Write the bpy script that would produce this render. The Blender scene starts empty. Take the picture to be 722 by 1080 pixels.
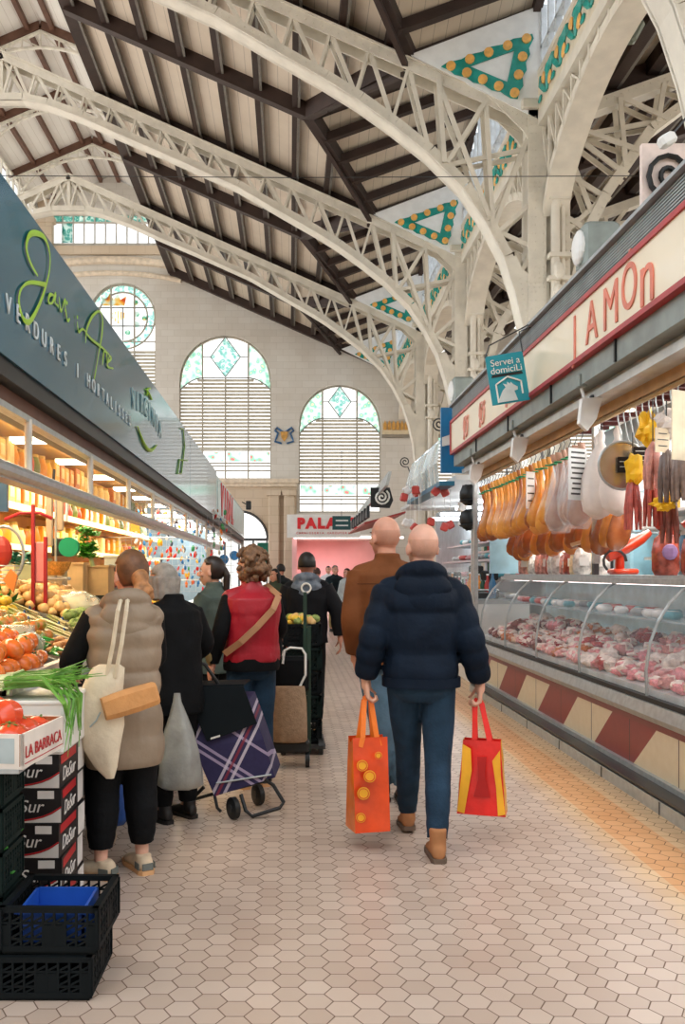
import bpy, bmesh, math, random
from mathutils import Vector, Matrix, noise as mnoise
random.seed(7)
PI = math.pi
S = bpy.context.scene
COL = S.collection
# ---------------------------------------------------------------- camera, sky, light, exposure
F, CX, CY, EYE = 950.0, 305.0, 604.0, 1.52
cam_data = bpy.data.cameras.new('camera')
cam = bpy.data.objects.new('camera', cam_data)
COL.objects.link(cam)
cam.location = (0, 0, EYE)
cam.rotation_euler = (PI / 2, 0, 0)
cam_data.sensor_fit = 'VERTICAL'
cam_data.sensor_height = 36.0
cam_data.lens = F / 1080 * 36.0
cam_data.shift_x = (361 - CX) / 1080
cam_data.shift_y = (CY - 540) / 1080
cam_data.clip_end = 300
S.camera = cam
S.view_settings.view_transform = 'Standard'
S.view_settings.look = 'None'
S.view_settings.exposure = 0.22
S.view_settings.gamma = 1.0
S.view_settings.use_curve_mapping = False
S.cycles.use_denoising = True
S.cycles.max_bounces = 7
S.cycles.diffuse_bounces = 4
S.cycles.glossy_bounces = 3
S.cycles.transmission_bounces = 6
S.cycles.transparent_max_bounces = 10
S.cycles.caustics_reflective = False
S.cycles.caustics_refractive = False
S.cycles.sample_clamp_indirect = 6.0
world = bpy.data.worlds.new('sky')
S.world = world
world.use_nodes = True
wn = world.node_tree
bg = wn.nodes['Background']
geo = wn.nodes.new('ShaderNodeTexCoord')
sep = wn.nodes.new('ShaderNodeSeparateXYZ')
ramp = wn.nodes.new('ShaderNodeValToRGB')
wn.links.new(geo.outputs['Generated'], sep.inputs[0])
wn.links.new(sep.outputs['Z'], ramp.inputs[0])
wn.links.new(ramp.outputs[0], bg.inputs[0])
ramp.color_ramp.elements[0].position = 0.0
ramp.color_ramp.elements[0].color = (0.95, 0.90, 0.84, 1)
ramp.color_ramp.elements[1].position = 0.5
ramp.color_ramp.elements[1].color = (0.84, 0.92, 1.0, 1)
bg.inputs[1].default_value = 2.0

def area(name, loc, size, power, color=(1, 1, 1), rot=(0, 0, 0), sy=None):
    l = bpy.data.lights.new(name, 'AREA')
    l.energy = power
    l.color = color
    l.size = size
    if sy:
        l.shape = 'RECTANGLE'
        l.size_y = sy
    o = bpy.data.objects.new(name, l)
    o.location = loc
    o.rotation_euler = rot
    COL.objects.link(o)
    return o

# strip lights of the stalls, an added ceiling fill and the pink shop's light
area('left_stall_strip_light', (-2.2, 9.5, 2.72), 0.5, 230, (1.0, 0.84, 0.58), (0, 0, 0), 12.0)
area('left_far_strip_light', (-2.2, 20.0, 2.7), 0.5, 160, (0.86, 0.95, 1.0), (0, 0, 0), 8.0)
area('right_stall_strip_light', (3.3, 7.8, 3.0), 0.4, 170, (1.0, 0.93, 0.86), (0, 0, 0), 8.0)
area('right_far_strip_light', (3.4, 16.5, 2.9), 0.4, 120, (0.95, 0.98, 1.0), (0, 0, 0), 7.0)
area('left_stall_ceiling_fill', (-2.3, 9.5, 2.64), 0.3, 90, (1.0, 0.80, 0.5), (PI, 0, 0), 12.0)  # added fill, shines upward to brighten the otherwise unlit stall ceiling
area('pink_shop_light', (1.1, 31.5, 2.55), 2.0, 90, (1.0, 0.74, 0.74), (0, 0, 0), 2.5)
sun = bpy.data.lights.new('sun', 'SUN')
sun.energy = 0.6
sun.angle = 0.3
sun.color = (1, 0.95, 0.88)
so = bpy.data.objects.new('sun', sun)
so.rotation_euler = (math.radians(38), math.radians(-12), 0)
COL.objects.link(so)

# ---------------------------------------------------------------- helpers
def at(px, py, Y):
    return Vector(((px - CX) / F * Y, Y, EYE - (py - CY) / F * Y))

def atx(px, py, X):
    Y = X * F / (px - CX)
    return Vector((X, Y, EYE - (py - CY) / F * Y))

def lin(h):
    h = h.lstrip('#')
    c = [int(h[i:i + 2], 16) / 255 for i in (0, 2, 4)]
    return tuple(x / 12.92 if x <= 0.04045 else ((x + 0.055) / 1.055) ** 2.4 for x in c) + (1.0,)

MATS = {}
def mat(name, hexc, rough=0.6, metal=0.0, vary=0.12, vscale=6.0, bump=0.0, bscale=40.0, emit=0.0, alpha=None,
        coat=0.0, trans=0.0, sss=0.0, hex2=None):
    if name in MATS:
        return MATS[name]
    m = bpy.data.materials.new(name)
    m.use_nodes = True
    n, l = m.node_tree.nodes, m.node_tree.links
    b = n['Principled BSDF']
    b.inputs['Roughness'].default_value = rough
    b.inputs['Metallic'].default_value = metal
    if rough >= .7: b.inputs['Specular IOR Level'].default_value = .18
    c = lin(hexc)
    if vary > 0 or hex2:
        tc = n.new('ShaderNodeTexCoord')
        nz = n.new('ShaderNodeTexNoise')
        nz.inputs['Scale'].default_value = vscale
        nz.inputs['Detail'].default_value = 3
        l.new(tc.outputs['Object'], nz.inputs['Vector'])
        r = n.new('ShaderNodeValToRGB')
        r.color_ramp.elements[0].position = 0.35
        r.color_ramp.elements[1].position = 0.65
        if hex2:
            r.color_ramp.elements[0].color = c
            r.color_ramp.elements[1].color = lin(hex2)
        else:
            r.color_ramp.elements[0].color = tuple(x * (1 - vary) for x in c[:3]) + (1,)
            r.color_ramp.elements[1].color = tuple(min(1, x * (1 + vary)) for x in c[:3]) + (1,)
        l.new(nz.outputs['Fac'], r.inputs['Fac'])
        l.new(r.outputs[0], b.inputs['Base Color'])
    else:
        b.inputs['Base Color'].default_value = c
    if bump > 0:
        tc2 = n.new('ShaderNodeTexCoord')
        nb = n.new('ShaderNodeTexNoise')
        nb.inputs['Scale'].default_value = bscale
        nb.inputs['Detail'].default_value = 4
        l.new(tc2.outputs['Object'], nb.inputs['Vector'])
        bp = n.new('ShaderNodeBump')
        bp.inputs['Strength'].default_value = bump
        bp.inputs['Distance'].default_value = 0.02
        l.new(nb.outputs['Fac'], bp.inputs['Height'])
        l.new(bp.outputs[0], b.inputs['Normal'])
    if emit > 0:
        b.inputs['Emission Color'].default_value = c
        b.inputs['Emission Strength'].default_value = emit
    if alpha is not None:
        b.inputs['Alpha'].default_value = alpha
    if coat:
        b.inputs['Coat Weight'].default_value = coat
        b.inputs['Coat Roughness'].default_value = 0.05
    if trans:
        b.inputs['Transmission Weight'].default_value = trans
    if sss:
        b.inputs['Subsurface Weight'].default_value = sss
        b.inputs['Subsurface Radius'].default_value = (0.02, 0.008, 0.005)
    MATS[name] = m
    return m

class NB:
    """tiny node builder for maths on coordinates"""
    def __init__(s, m):
        s.n, s.l = m.node_tree.nodes, m.node_tree.links
    def m(s, op, a, b=None, c=None):
        k = s.n.new('ShaderNodeMath')
        k.operation = op
        for i, v in enumerate((a, b, c)):
            if v is None:
                continue
            if isinstance(v, (int, float)):
                k.inputs[i].default_value = v
            else:
                s.l.new(v, k.inputs[i])
        return k.outputs[0]
    def mix(s, f, a, b):
        k = s.n.new('ShaderNodeMix')
        k.data_type = 'RGBA'
        for i, v in ((0, f), (6, a), (7, b)):
            if isinstance(v, (int, float)):
                k.inputs[i].default_value = v
            elif isinstance(v, tuple):
                k.inputs[i].default_value = v
            else:
                s.l.new(v, k.inputs[i])
        return k.outputs[2]
    def pos(s):
        t = s.n.new('ShaderNodeTexCoord')
        x = s.n.new('ShaderNodeSeparateXYZ')
        s.l.new(t.outputs['Object'], x.inputs[0])
        return t.outputs['Object'], x.outputs[0], x.outputs[1], x.outputs[2]
    def noise(s, vec, scale, detail=3):
        t = s.n.new('ShaderNodeTexNoise')
        t.inputs['Scale'].default_value = scale
        t.inputs['Detail'].default_value = detail
        s.l.new(vec, t.inputs['Vector'])
        return t.outputs['Fac']
    def ramp(s, f, stops):
        r = s.n.new('ShaderNodeValToRGB')
        while len(r.color_ramp.elements) < len(stops):
            r.color_ramp.elements.new(0.5)
        for e, (p, c) in zip(r.color_ramp.elements, stops):
            e.position = p
            e.color = c
        s.l.new(f, r.inputs[0])
        return r.outputs[0]

def root_matrix(o):
    M = Matrix.Identity(4)
    while o is not None:
        M = Matrix.LocRotScale(o.location, o.rotation_euler, o.scale) @ M
        o = o.parent
    return M

class MB:
    def __init__(s):
        s.v, s.f = [], []
    def add(s, vs, fs):
        k = len(s.v)
        s.v += [Vector(v) for v in vs]
        s.f += [tuple(i + k for i in f) for f in fs]
        return s
    def box(s, c, d, R=None):
        c = Vector(c)
        vs = [Vector((x * d[0] / 2, y * d[1] / 2, z * d[2] / 2)) for x in (-1, 1) for y in (-1, 1) for z in (-1, 1)]
        if R is not None:
            vs = [R @ v for v in vs]
        return s.add([v + c for v in vs], [(0, 1, 3, 2), (4, 6, 7, 5), (0, 4, 5, 1), (2, 3, 7, 6), (0, 2, 6, 4), (1, 5, 7, 3)])
    def bb(s, a, b):
        return s.box([(a[i] + b[i]) / 2 for i in range(3)], [abs(b[i] - a[i]) for i in range(3)])
    def rbox(s, c, d, r=0.01, R=None):
        """box with chamfered vertical and horizontal edges"""
        c = Vector(c); x, y, z = [q / 2 for q in d]; r = min(r, x * .9, y * .9, z * .9)
        def ring(zz, k):
            xx, yy = x - k, y - k
            q = r
            return [(-xx + q, -yy, zz), (xx - q, -yy, zz), (xx, -yy + q, zz), (xx, yy - q, zz), (xx - q, yy, zz), (-xx + q, yy, zz), (-xx, yy - q, zz), (-xx, -yy + q, zz)]
        rs = [ring(-z, r * .7), ring(-z + r, 0), ring(z - r, 0), ring(z, r * .7)]
        vs = [Vector(p) for q in rs for p in q]
        if R is not None:
            vs = [R @ v for v in vs]
        fs = [tuple(range(7, -1, -1)), tuple(range(24, 32))]
        for k in range(3):
            for i in range(8):
                j = (i + 1) % 8
                fs.append((k * 8 + i, k * 8 + j, k * 8 + 8 + j, k * 8 + 8 + i))
        return s.add([v + c for v in vs], fs)
    def bar(s, p, q, w, h, up=(0, 0, 1)):
        p, q = Vector(p), Vector(q)
        d = (q - p)
        L = d.length
        if L < 1e-6:
            return s
        d.normalize()
        up = Vector(up)
        sd = d.cross(up)
        if sd.length < 1e-4:
            sd = d.cross(Vector((0, 1, 0)))
        sd.normalize()
        u = sd.cross(d)
        R = Matrix((sd, d, u)).transposed()
        return s.box((p + q) / 2, (w, L, h), R)
    def tube(s, pts, r, n=8, closed=False, cap=True):
        pts = [Vector(p) for p in pts]
        if not hasattr(r, '__len__'):
            r = [r] * len(pts)
        k0 = len(s.v)
        prev = None
        N = len(pts)
        for i, p in enumerate(pts):
            a = pts[(i - 1) % N] if (i > 0 or closed) else pts[i]
            b = pts[(i + 1) % N] if (i < N - 1 or closed) else pts[i]
            t = (b - a)
            t = t.normalized() if t.length > 1e-9 else Vector((0, 0, 1))
            if prev is None:
                u = t.orthogonal().normalized()
            else:
                u = prev - t * prev.dot(t)
                u = u.normalized() if u.length > 1e-6 else t.orthogonal().normalized()
            prev = u
            w = t.cross(u)
            for j in range(n):
                A = 2 * PI * j / n
                s.v.append(p + (u * math.cos(A) + w * math.sin(A)) * r[i])
        for i in range(N if closed else N - 1):
            for j in range(n):
                a, b = k0 + i * n + j, k0 + i * n + (j + 1) % n
                i2 = (i + 1) % N
                c, d = k0 + i2 * n + (j + 1) % n, k0 + i2 * n + j
                s.f.append((a, b, c, d))
        if cap and not closed:
            s.f.append(tuple(k0 + j for j in range(n - 1, -1, -1)))
            s.f.append(tuple(k0 + (N - 1) * n + j for j in range(n)))
        return s
    def cyl(s, p, q, r, r2=None, n=16):
        return s.tube([p, q], [r, r if r2 is None else r2], n)
    def rings(s, rs, cap=True):
        """rs: list of lists of points (same count)"""
        n = len(rs[0]); k = len(s.v)
        for r in rs:
            s.v += [Vector(p) for p in r]
        for i in range(len(rs) - 1):
            for j in range(n):
                s.f.append((k + i * n + j, k + i * n + (j + 1) % n, k + (i + 1) * n + (j + 1) % n, k + (i + 1) * n + j))
        if cap:
            s.f.append(tuple(k + j for j in range(n - 1, -1, -1)))
            s.f.append(tuple(k + (len(rs) - 1) * n + j for j in range(n)))
        return s
    def ell(s, c, r, n=12, m=8, R=None, fn=None):
        c = Vector(c)
        if not hasattr(r, '__len__'):
            r = (r, r, r)
        rs = []
        for i in range(1, m):
            th = PI * i / m
            ring = []
            for j in range(n):
                ph = 2 * PI * j / n
                d = Vector((math.sin(th) * math.cos(ph), math.sin(th) * math.sin(ph), -math.cos(th)))
                k = fn(d) if fn else 1
                v = Vector((d.x * r[0] * k, d.y * r[1] * k, d.z * r[2] * k))
                ring.append((R @ v if R is not None else v) + c)
            rs.append(ring)
        k = len(s.v)
        s.rings(rs, cap=False)
        for sg, base in ((-1, k), (1, k + (m - 2) * n)):
            kk = fn(Vector((0, 0, sg))) if fn else 1
            v = Vector((0, 0, sg * r[2] * kk))
            s.v.append((R @ v if R is not None else v) + c)
            t = len(s.v) - 1
            for j in range(n):
                a, b = base + j, base + (j + 1) % n
                s.f.append((b, a, t) if sg < 0 else (a, b, t))
        return s
    def cap(s, p, q, r1, r2=None, n=12):
        """tapered capsule"""
        p, q = Vector(p), Vector(q)
        r2 = r1 if r2 is None else r2
        d = (q - p).normalized() if (q - p).length > 1e-6 else Vector((0, 0, 1))
        pts, rr = [], []
        for a in (80, 50, 20):
            A = math.radians(a)
            pts.append(p - d * r1 * math.sin(A)); rr.append(r1 * math.cos(A))
        pts += [p, q]; rr += [r1, r2]
        for a in (20, 50, 80):
            A = math.radians(a)
            pts.append(q + d * r2 * math.sin(A)); rr.append(r2 * math.cos(A))
        return s.tube(pts, rr, n)
    def prism(s, poly, ax, a, b):
        """extrude a 2-D convex-ish polygon along axis ax (0,1,2) from a to b"""
        def P(u, v, t):
            return {0: (t, u, v), 1: (u, t, v), 2: (u, v, t)}[ax]
        n = len(poly)
        vs = [P(u, v, a) for u, v in poly] + [P(u, v, b) for u, v in poly]
        fs = [tuple(range(n)), tuple(range(2 * n - 1, n - 1, -1))]
        for i in range(n):
            j = (i + 1) % n
            fs.append((i, i + n, j + n, j))
        return s.add(vs, fs)
    def slab(s, pts, th, nrm=(0, 0, 1)):
        """planar polygon in 3-D thickened along nrm"""
        nrm = Vector(nrm).normalized() * th
        pts = [Vector(p) for p in pts]
        n = len(pts)
        vs = pts + [p + nrm for p in pts]
        fs = [tuple(range(n)), tuple(range(2 * n - 1, n - 1, -1))]
        for i in range(n):
            j = (i + 1) % n
            fs.append((i, i + n, j + n, j))
        return s.add(vs, fs)
    def build(s, name, m=None, parent=None, smooth=False, tag=None, mesh_only=False, tri=False):
        me = bpy.data.meshes.new(name)
        vs = s.v
        if parent is not None:
            I = root_matrix(parent).inverted()
            vs = [I @ v for v in vs]
        me.from_pydata([tuple(v) for v in vs], [], s.f)
        bm = bmesh.new(); bm.from_mesh(me)
        bmesh.ops.recalc_face_normals(bm, faces=bm.faces)
        bm.to_mesh(me); bm.free()
        if m is not None:
            for q in (m if isinstance(m, (list, tuple)) else [m]):
                me.materials.append(q)
        if smooth:
            me.shade_smooth()
            try:
                me.set_sharp_from_angle(angle=math.radians(50))
            except Exception:
                pass
        o = bpy.data.objects.new(name, me)
        COL.objects.link(o)
        o.parent = parent
        return o

def tag(o, label=None, cat=None, group=None, kind=None):
    if label: o['label'] = label
    if cat: o['category'] = cat
    if group: o['group'] = group
    if kind: o['kind'] = kind
    return o

def struct(mb, name, m, smooth=False):
    return tag(mb.build(name, m, None, smooth), kind='structure')

def empty(name, loc, label=None, cat=None, group=None, rz=0.0):
    o = bpy.data.objects.new(name, None)
    o.location = loc
    o.rotation_euler = (0, 0, rz)
    o.empty_display_size = 0.1
    COL.objects.link(o)
    return tag(o, label, cat, group)

def kids(o):
    return [c for c in bpy.data.objects if c.parent == o]

def copy_tree(o, loc=None, rz=None, parent=None, rot=None, scale=None, cache={}):
    if o.name not in cache:
        cache[o.name] = kids(o)
    c = o.copy()
    COL.objects.link(c)
    c.parent = parent
    if loc is not None: c.location = loc
    if rz is not None: c.rotation_euler = (0, 0, rz)
    if rot is not None: c.rotation_euler = rot
    if scale is not None: c.scale = (scale,) * 3 if not hasattr(scale, '__len__') else scale
    for ch in cache[o.name]:
        copy_tree(ch, parent=c)
    return c

FACING = {'right_wall': Matrix(((0, 0, -1), (-1, 0, 0), (0, 1, 0))),   # reads towards -Y, faces -X
          'left_wall': Matrix(((0, 0, 1), (1, 0, 0), (0, 1, 0))),      # reads towards +Y, faces +X
          'camera': Matrix(((1, 0, 0), (0, 0, -1), (0, 1, 0)))}

def text(body, name, loc, size, m, face='camera', parent=None, depth=0.004, align='CENTER', space=1.0, shear=0.0, R=None, xs=1.0, bold=0.0):
    cu = bpy.data.curves.new(name, 'FONT')
    cu.body = body
    cu.size = size
    cu.extrude = depth
    cu.align_x = align
    cu.align_y = 'CENTER'
    cu.space_character = space
    cu.shear = shear
    cu.offset = bold
    o = bpy.data.objects.new('tmp', cu)
    COL.objects.link(o)
    dg = bpy.context.evaluated_depsgraph_get()
    me = bpy.data.meshes.new_from_object(o.evaluated_get(dg))
    bpy.data.objects.remove(o)
    M = (R if R is not None else FACING[face]).to_4x4()
    M = Matrix.Translation(Vector(loc)) @ M @ Matrix.Diagonal((xs, 1, 1, 1))
    if parent is not None:
        M = root_matrix(parent).inverted() @ M
    me.transform(M)
    me.name = name
    me.materials.clear()
    me.materials.append(m)
    o = bpy.data.objects.new(name, me)
    COL.objects.link(o)
    o.parent = parent
    return o

def plate(outer, holes, th, name, m, M=Matrix.Identity(4), parent=None):
    """flat plate with holes, outlines in 2-D, extruded +-th/2 and placed by M"""
    cu = bpy.data.curves.new(name, 'CURVE')
    cu.dimensions = '2D'
    cu.fill_mode = 'BOTH'
    cu.extrude = th / 2
    for poly in [outer] + holes:
        sp = cu.splines.new('POLY')
        sp.points.add(len(poly) - 1)
        for p, (x, y) in zip(sp.points, poly):
            p.co = (x, y, 0, 1)
        sp.use_cyclic_u = True
    o = bpy.data.objects.new('tmp', cu)
    COL.objects.link(o)
    dg = bpy.context.evaluated_depsgraph_get()
    me = bpy.data.meshes.new_from_object(o.evaluated_get(dg))
    bpy.data.objects.remove(o)
    if parent is not None:
        M = root_matrix(parent).inverted() @ M
    me.transform(M)
    me.name = name
    me.materials.clear()
    me.materials.append(m)
    o = bpy.data.objects.new(name, me)
    COL.objects.link(o)
    o.parent = parent
    return o

def solid(mb, name, m, parent=None, voxel=0.01, smooth=2, mod=None):
    """fuse the closed pieces of mb into one continuous smooth skin"""
    me = bpy.data.meshes.new('tmp')
    me.from_pydata([tuple(v) for v in mb.v], [], mb.f)
    o = bpy.data.objects.new('tmp', me)
    COL.objects.link(o)
    r = o.modifiers.new('r', 'REMESH')
    r.mode = 'VOXEL'
    r.voxel_size = voxel
    r.use_smooth_shade = True
    if smooth:
        sm = o.modifiers.new('s', 'SMOOTH')
        sm.factor = 0.5
        sm.iterations = smooth
    if mod:
        mod(o)
    dg = bpy.context.evaluated_depsgraph_get()
    res = bpy.data.meshes.new_from_object(o.evaluated_get(dg))
    bpy.data.objects.remove(o)
    bpy.data.meshes.remove(me)
    if parent is not None:
        res.transform(root_matrix(parent).inverted())
    res.name = name
    res.materials.clear()
    res.materials.append(m)
    res.shade_smooth()
    o = bpy.data.objects.new(name, res)
    COL.objects.link(o)
    o.parent = parent
    return o

def arc(cx, cy, r, a0, a1, n):
    return [(cx + r * math.cos(math.radians(a0 + (a1 - a0) * i / n)), cy + r * math.sin(math.radians(a0 + (a1 - a0) * i / n))) for i in range(n + 1)]

# common materials
cream_iron = mat('cream_iron', 'DCD6C8', 0.5, 0.0, 0.08, 3, 0.15, 60)
rivet_iron = mat('rivet_iron', 'E6E1D4', 0.45)
white_paint = mat('white_paint', 'ECE9E2', 0.6, bump=0.05)
steel = mat('brushed_steel', 'B4BABC', 0.3, 0.45, 0.1, 20)
dark_steel = mat('dark_steel', '4A4C4E', 0.4, 0.6, 0.1)
grey_panel = mat('grey_panel', '8C948F', 0.5, 0.2)
black_plastic = mat('black_plastic', '15181A', 0.45, 0, 0.15)
dark_wood = mat('dark_wood', '35251F', 0.6, 0, 0.2, 3, 0.2, 30)
white_plastic = mat('white_plastic', 'E9E9E6', 0.4, 0, 0.04)
# ================================================================ SETTING
# ---- floor with hexagonal tiles
def floor_material():
    m = bpy.data.materials.new('hex_tile_floor'); m.use_nodes = True
    b = m.node_tree.nodes['Principled BSDF']; N = NB(m)
    vec, x, y, z = N.pos()
    R = 0.0625; sx, sy = 3 * R, math.sqrt(3) * R
    def grid(ox, oy):
        gx = N.m('SUBTRACT', N.m('FLOORED_MODULO', N.m('ADD', x, ox), sx), sx / 2)
        gy = N.m('SUBTRACT', N.m('FLOORED_MODULO', N.m('ADD', y, oy), sy), sy / 2)
        d2 = N.m('ADD', N.m('MULTIPLY', gx, gx), N.m('MULTIPLY', gy, gy))
        ax, ay = N.m('ABSOLUTE', gx), N.m('ABSOLUTE', gy)
        e = N.m('MAXIMUM', ay, N.m('ADD', N.m('MULTIPLY', ax, math.sqrt(3) / 2), N.m('MULTIPLY', ay, 0.5)))
        return gx, gy, d2, e
    a = grid(100 * sx, 100 * sy); c = grid(100.5 * sx, 100.5 * sy)
    pick = N.m('LESS_THAN', a[2], c[2])
    def sel(u, v):
        return N.m('ADD', N.m('MULTIPLY', u, pick), N.m('MULTIPLY', v, N.m('SUBTRACT', 1.0, pick)))
    e = sel(a[3], c[3]); gx = sel(a[0], c[0]); gy = sel(a[1], c[1])
    edge = N.m('SUBTRACT', math.sqrt(3) / 2 * R, e)
    grout = N.m('SMOOTH_MIN', N.m('MAXIMUM', N.m('MULTIPLY', N.m('SUBTRACT', edge, 0.0012), 500.0), 0.0), 1.0, 0.05)
    cm = m.node_tree.nodes.new('ShaderNodeCombineXYZ')
    N.l.new(N.m('SUBTRACT', x, gx), cm.inputs[0]); N.l.new(N.m('SUBTRACT', y, gy), cm.inputs[1])
    wn_ = m.node_tree.nodes.new('ShaderNodeTexWhiteNoise'); wn_.noise_dimensions = '2D'
    rnd = m.node_tree.nodes.new('ShaderNodeVectorMath'); rnd.operation = 'SNAP'
    rnd.inputs[1].default_value = (0.01, 0.01, 0.01)
    N.l.new(cm.outputs[0], rnd.inputs[0]); N.l.new(rnd.outputs[0], wn_.inputs['Vector'])
    tile = N.ramp(wn_.outputs['Value'], [(0, lin('BCA899')), (1, lin('D0BEB0'))])
    # terracotta border strip that runs along the butcher's counter
    wob = N.m('ADD', x, N.m('MULTIPLY', N.m('SUBTRACT', N.noise(vec, 1.2), 0.5), 0.25))
    s1 = N.m('SMOOTH_MIN', N.m('MAXIMUM', N.m('MULTIPLY', N.m('SUBTRACT', wob, 1.62), 4.0), 0.0), 1.0, 0.1)
    tile = N.mix(s1, tile, N.mix(wn_.outputs['Value'], lin('D0AC82'), lin('DCBE96')))
    s2 = N.m('MULTIPLY', N.m('GREATER_THAN', x, 1.86), N.m('LESS_THAN', x, 2.14))
    tile = N.mix(s2, tile, N.mix(wn_.outputs['Value'], lin('CD9560'), lin('D9A878')))
    # worn darker walking line
    dirt = N.ramp(N.noise(vec, 0.7, 5), [(0.35, (0.9, 0.87, 0.84, 1)), (0.7, (1, 1, 1, 1))])
    mx = m.node_tree.nodes.new('ShaderNodeMix'); mx.data_type = 'RGBA'; mx.blend_type = 'MULTIPLY'
    mx.inputs[0].default_value = 1.0
    N.l.new(tile, mx.inputs[6]); N.l.new(dirt, mx.inputs[7])
    col = N.mix(grout, lin('6E5748'), mx.outputs[2])
    N.l.new(col, b.inputs['Base Color'])
    N.l.new(N.ramp(grout, [(0, (.9, .9, .9, 1)), (1, (.34, .34, .34, 1))]), b.inputs['Roughness'])
    bp = m.node_tree.nodes.new('ShaderNodeBump'); bp.inputs['Strength'].default_value = 0.4; bp.inputs['Distance'].default_value = 0.003
    N.l.new(grout, bp.inputs['Height']); N.l.new(bp.outputs[0], b.inputs['Normal'])
    return m
mb = MB().bb((-14, -7, -0.1), (14, 36, 0))
struct(mb, 'floor', floor_material())

# ---- end wall: pale ashlar laid in courses, window openings cut through
def ashlar(name, c1, c2, mortar, bw=0.62, bh=0.3):
    m = bpy.data.materials.new(name); m.use_nodes = True
    b = m.node_tree.nodes['Principled BSDF']; N = NB(m)
    vec, x, y, z = N.pos()
    cm = m.node_tree.nodes.new('ShaderNodeCombineXYZ')
    N.l.new(x, cm.inputs[0]); N.l.new(z, cm.inputs[1])
    br = m.node_tree.nodes.new('ShaderNodeTexBrick')
    br.inputs['Scale'].default_value = 1.0
    br.inputs['Brick Width'].default_value = bw; br.inputs['Row Height'].default_value = bh
    br.inputs['Mortar Size'].default_value = 0.008
    br.inputs['Color1'].default_value = lin(c1); br.inputs['Color2'].default_value = lin(c2); br.inputs['Mortar'].default_value = lin(mortar)
    N.l.new(cm.outputs[0], br.inputs['Vector'])
    st = N.ramp(N.noise(vec, 0.8, 5), [(0.3, (0.9, 0.87, 0.84, 1)), (0.7, (1, 1, 1, 1))])
    mx = m.node_tree.nodes.new('ShaderNodeMix'); mx.data_type = 'RGBA'; mx.blend_type = 'MULTIPLY'; mx.inputs[0].default_value = 1
    N.l.new(br.outputs['Color'], mx.inputs[6]); N.l.new(st, mx.inputs[7])
    N.l.new(mx.outputs[2], b.inputs['Base Color']); b.inputs['Roughness'].default_value = 0.85
    return m
stone = ashlar('pale_ashlar', 'DCD9D2', 'D5D1C9', 'CBC7BE', .5, .25)
stone2 = ashlar('warm_ashlar', 'D6C6B0', 'CDBBA3', 'BDAB94', 0.7, 0.34)
WY = 35.4
XZ = Matrix(((1, 0, 0, 0), (0, 0, -1, WY), (0, 1, 0, 0), (0, 0, 0, 1)))
WINS = [(-6.52, 11.54, 1.3, 7.6, 'round'), (-2.5, 9.0, 1.79, 5.17, 'four'), (1.97, 7.26, 1.6, 3.87, 'three'),
        (7.2, 6.6, 1.6, 3.4, 'three'), (11.4, 6.6, 1.6, 3.4, 'three')]
def win_outline(cx, cz, r, zb):
    return arc(cx, cz, r, 0, 180, 28) + [(cx - r, zb), (cx + r, zb)]
holes = [win_outline(*w[:4]) for w in WINS]
holes.append([(-9.3, 14.28), (-5.15, 14.28), (-5.15, 15.5), (-9.3, 15.5)])
holes.append(arc(-1.95, 2.8, 1.12, 0, 180, 20) + [(-3.07, 0.02), (-0.83, 0.02)])
outer = [(-19, 0), (16, 0), (16, 9), (8.6, 11.1), (4.4, 9.55), (-4.5, 13.5), (-4.0, 15.6), (-7, 17.0), (-10, 15.6), (-9.6, 13.4), (-19, 9)]
w = plate(outer, holes, 0.5, 'wall_end', stone, XZ)
tag(w, kind='structure')

glass_clear = mat('window_glass', 'F3F8FA', 0.1, alpha=0.25, vary=0)
lead = mat('lead_cames', '7E817C', 0.5)
wood_slat = mat('louver_slat', 'BEB7A8', 0.6)
win_frame = mat('window_frame_iron', 'A9A294', 0.5)
def stained(name, c1, c2, c3, scale=5.5):
    m = bpy.data.materials.new(name); m.use_nodes = True
    b = m.node_tree.nodes['Principled BSDF']; N = NB(m)
    vec, x, y, z = N.pos()
    t = m.node_tree.nodes.new('ShaderNodeTexVoronoi'); t.inputs['Scale'].default_value = scale; t.feature = 'SMOOTH_F1'
    N.l.new(vec, t.inputs['Vector'])
    col = N.ramp(t.outputs['Distance'], [(0.12, lin(c3)), (0.24, lin(c1)), (0.40, lin(c2)), (0.55, lin('EAF7F2'))])
    N.l.new(col, b.inputs['Base Color'])
    b.inputs['Roughness'].default_value = 0.2
    b.inputs['Transmission Weight'].default_value = 0.0
    b.inputs['Alpha'].default_value = 0.62
    tr = m.node_tree.nodes.new('ShaderNodeBsdfTranslucent'); N.l.new(col, tr.inputs[0])
    mixs = m.node_tree.nodes.new('ShaderNodeMixShader'); mixs.inputs[0].default_value = 0.7
    N.l.new(b.outputs[0], mixs.inputs[1]); N.l.new(tr.outputs[0], mixs.inputs[2])
    N.l.new(mixs.outputs[0], m.node_tree.nodes['Material Output'].inputs[0])
    return m
sg_green = stained('stained_glass_green', '4CB89A', 'A8DEC4', 'F0E6A8')
sg_teal = stained('stained_glass_teal', '3FA79C', '8CCFC6', 'CFEFE6', 8)
sg_rose = stained('stained_glass_rose', '5FBF98', 'C4E8D4', 'D8504A', 4)
sg_crest = stained('stained_glass_crest', 'E8A63C', 'F2D070', 'D86A28', 4)

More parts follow.
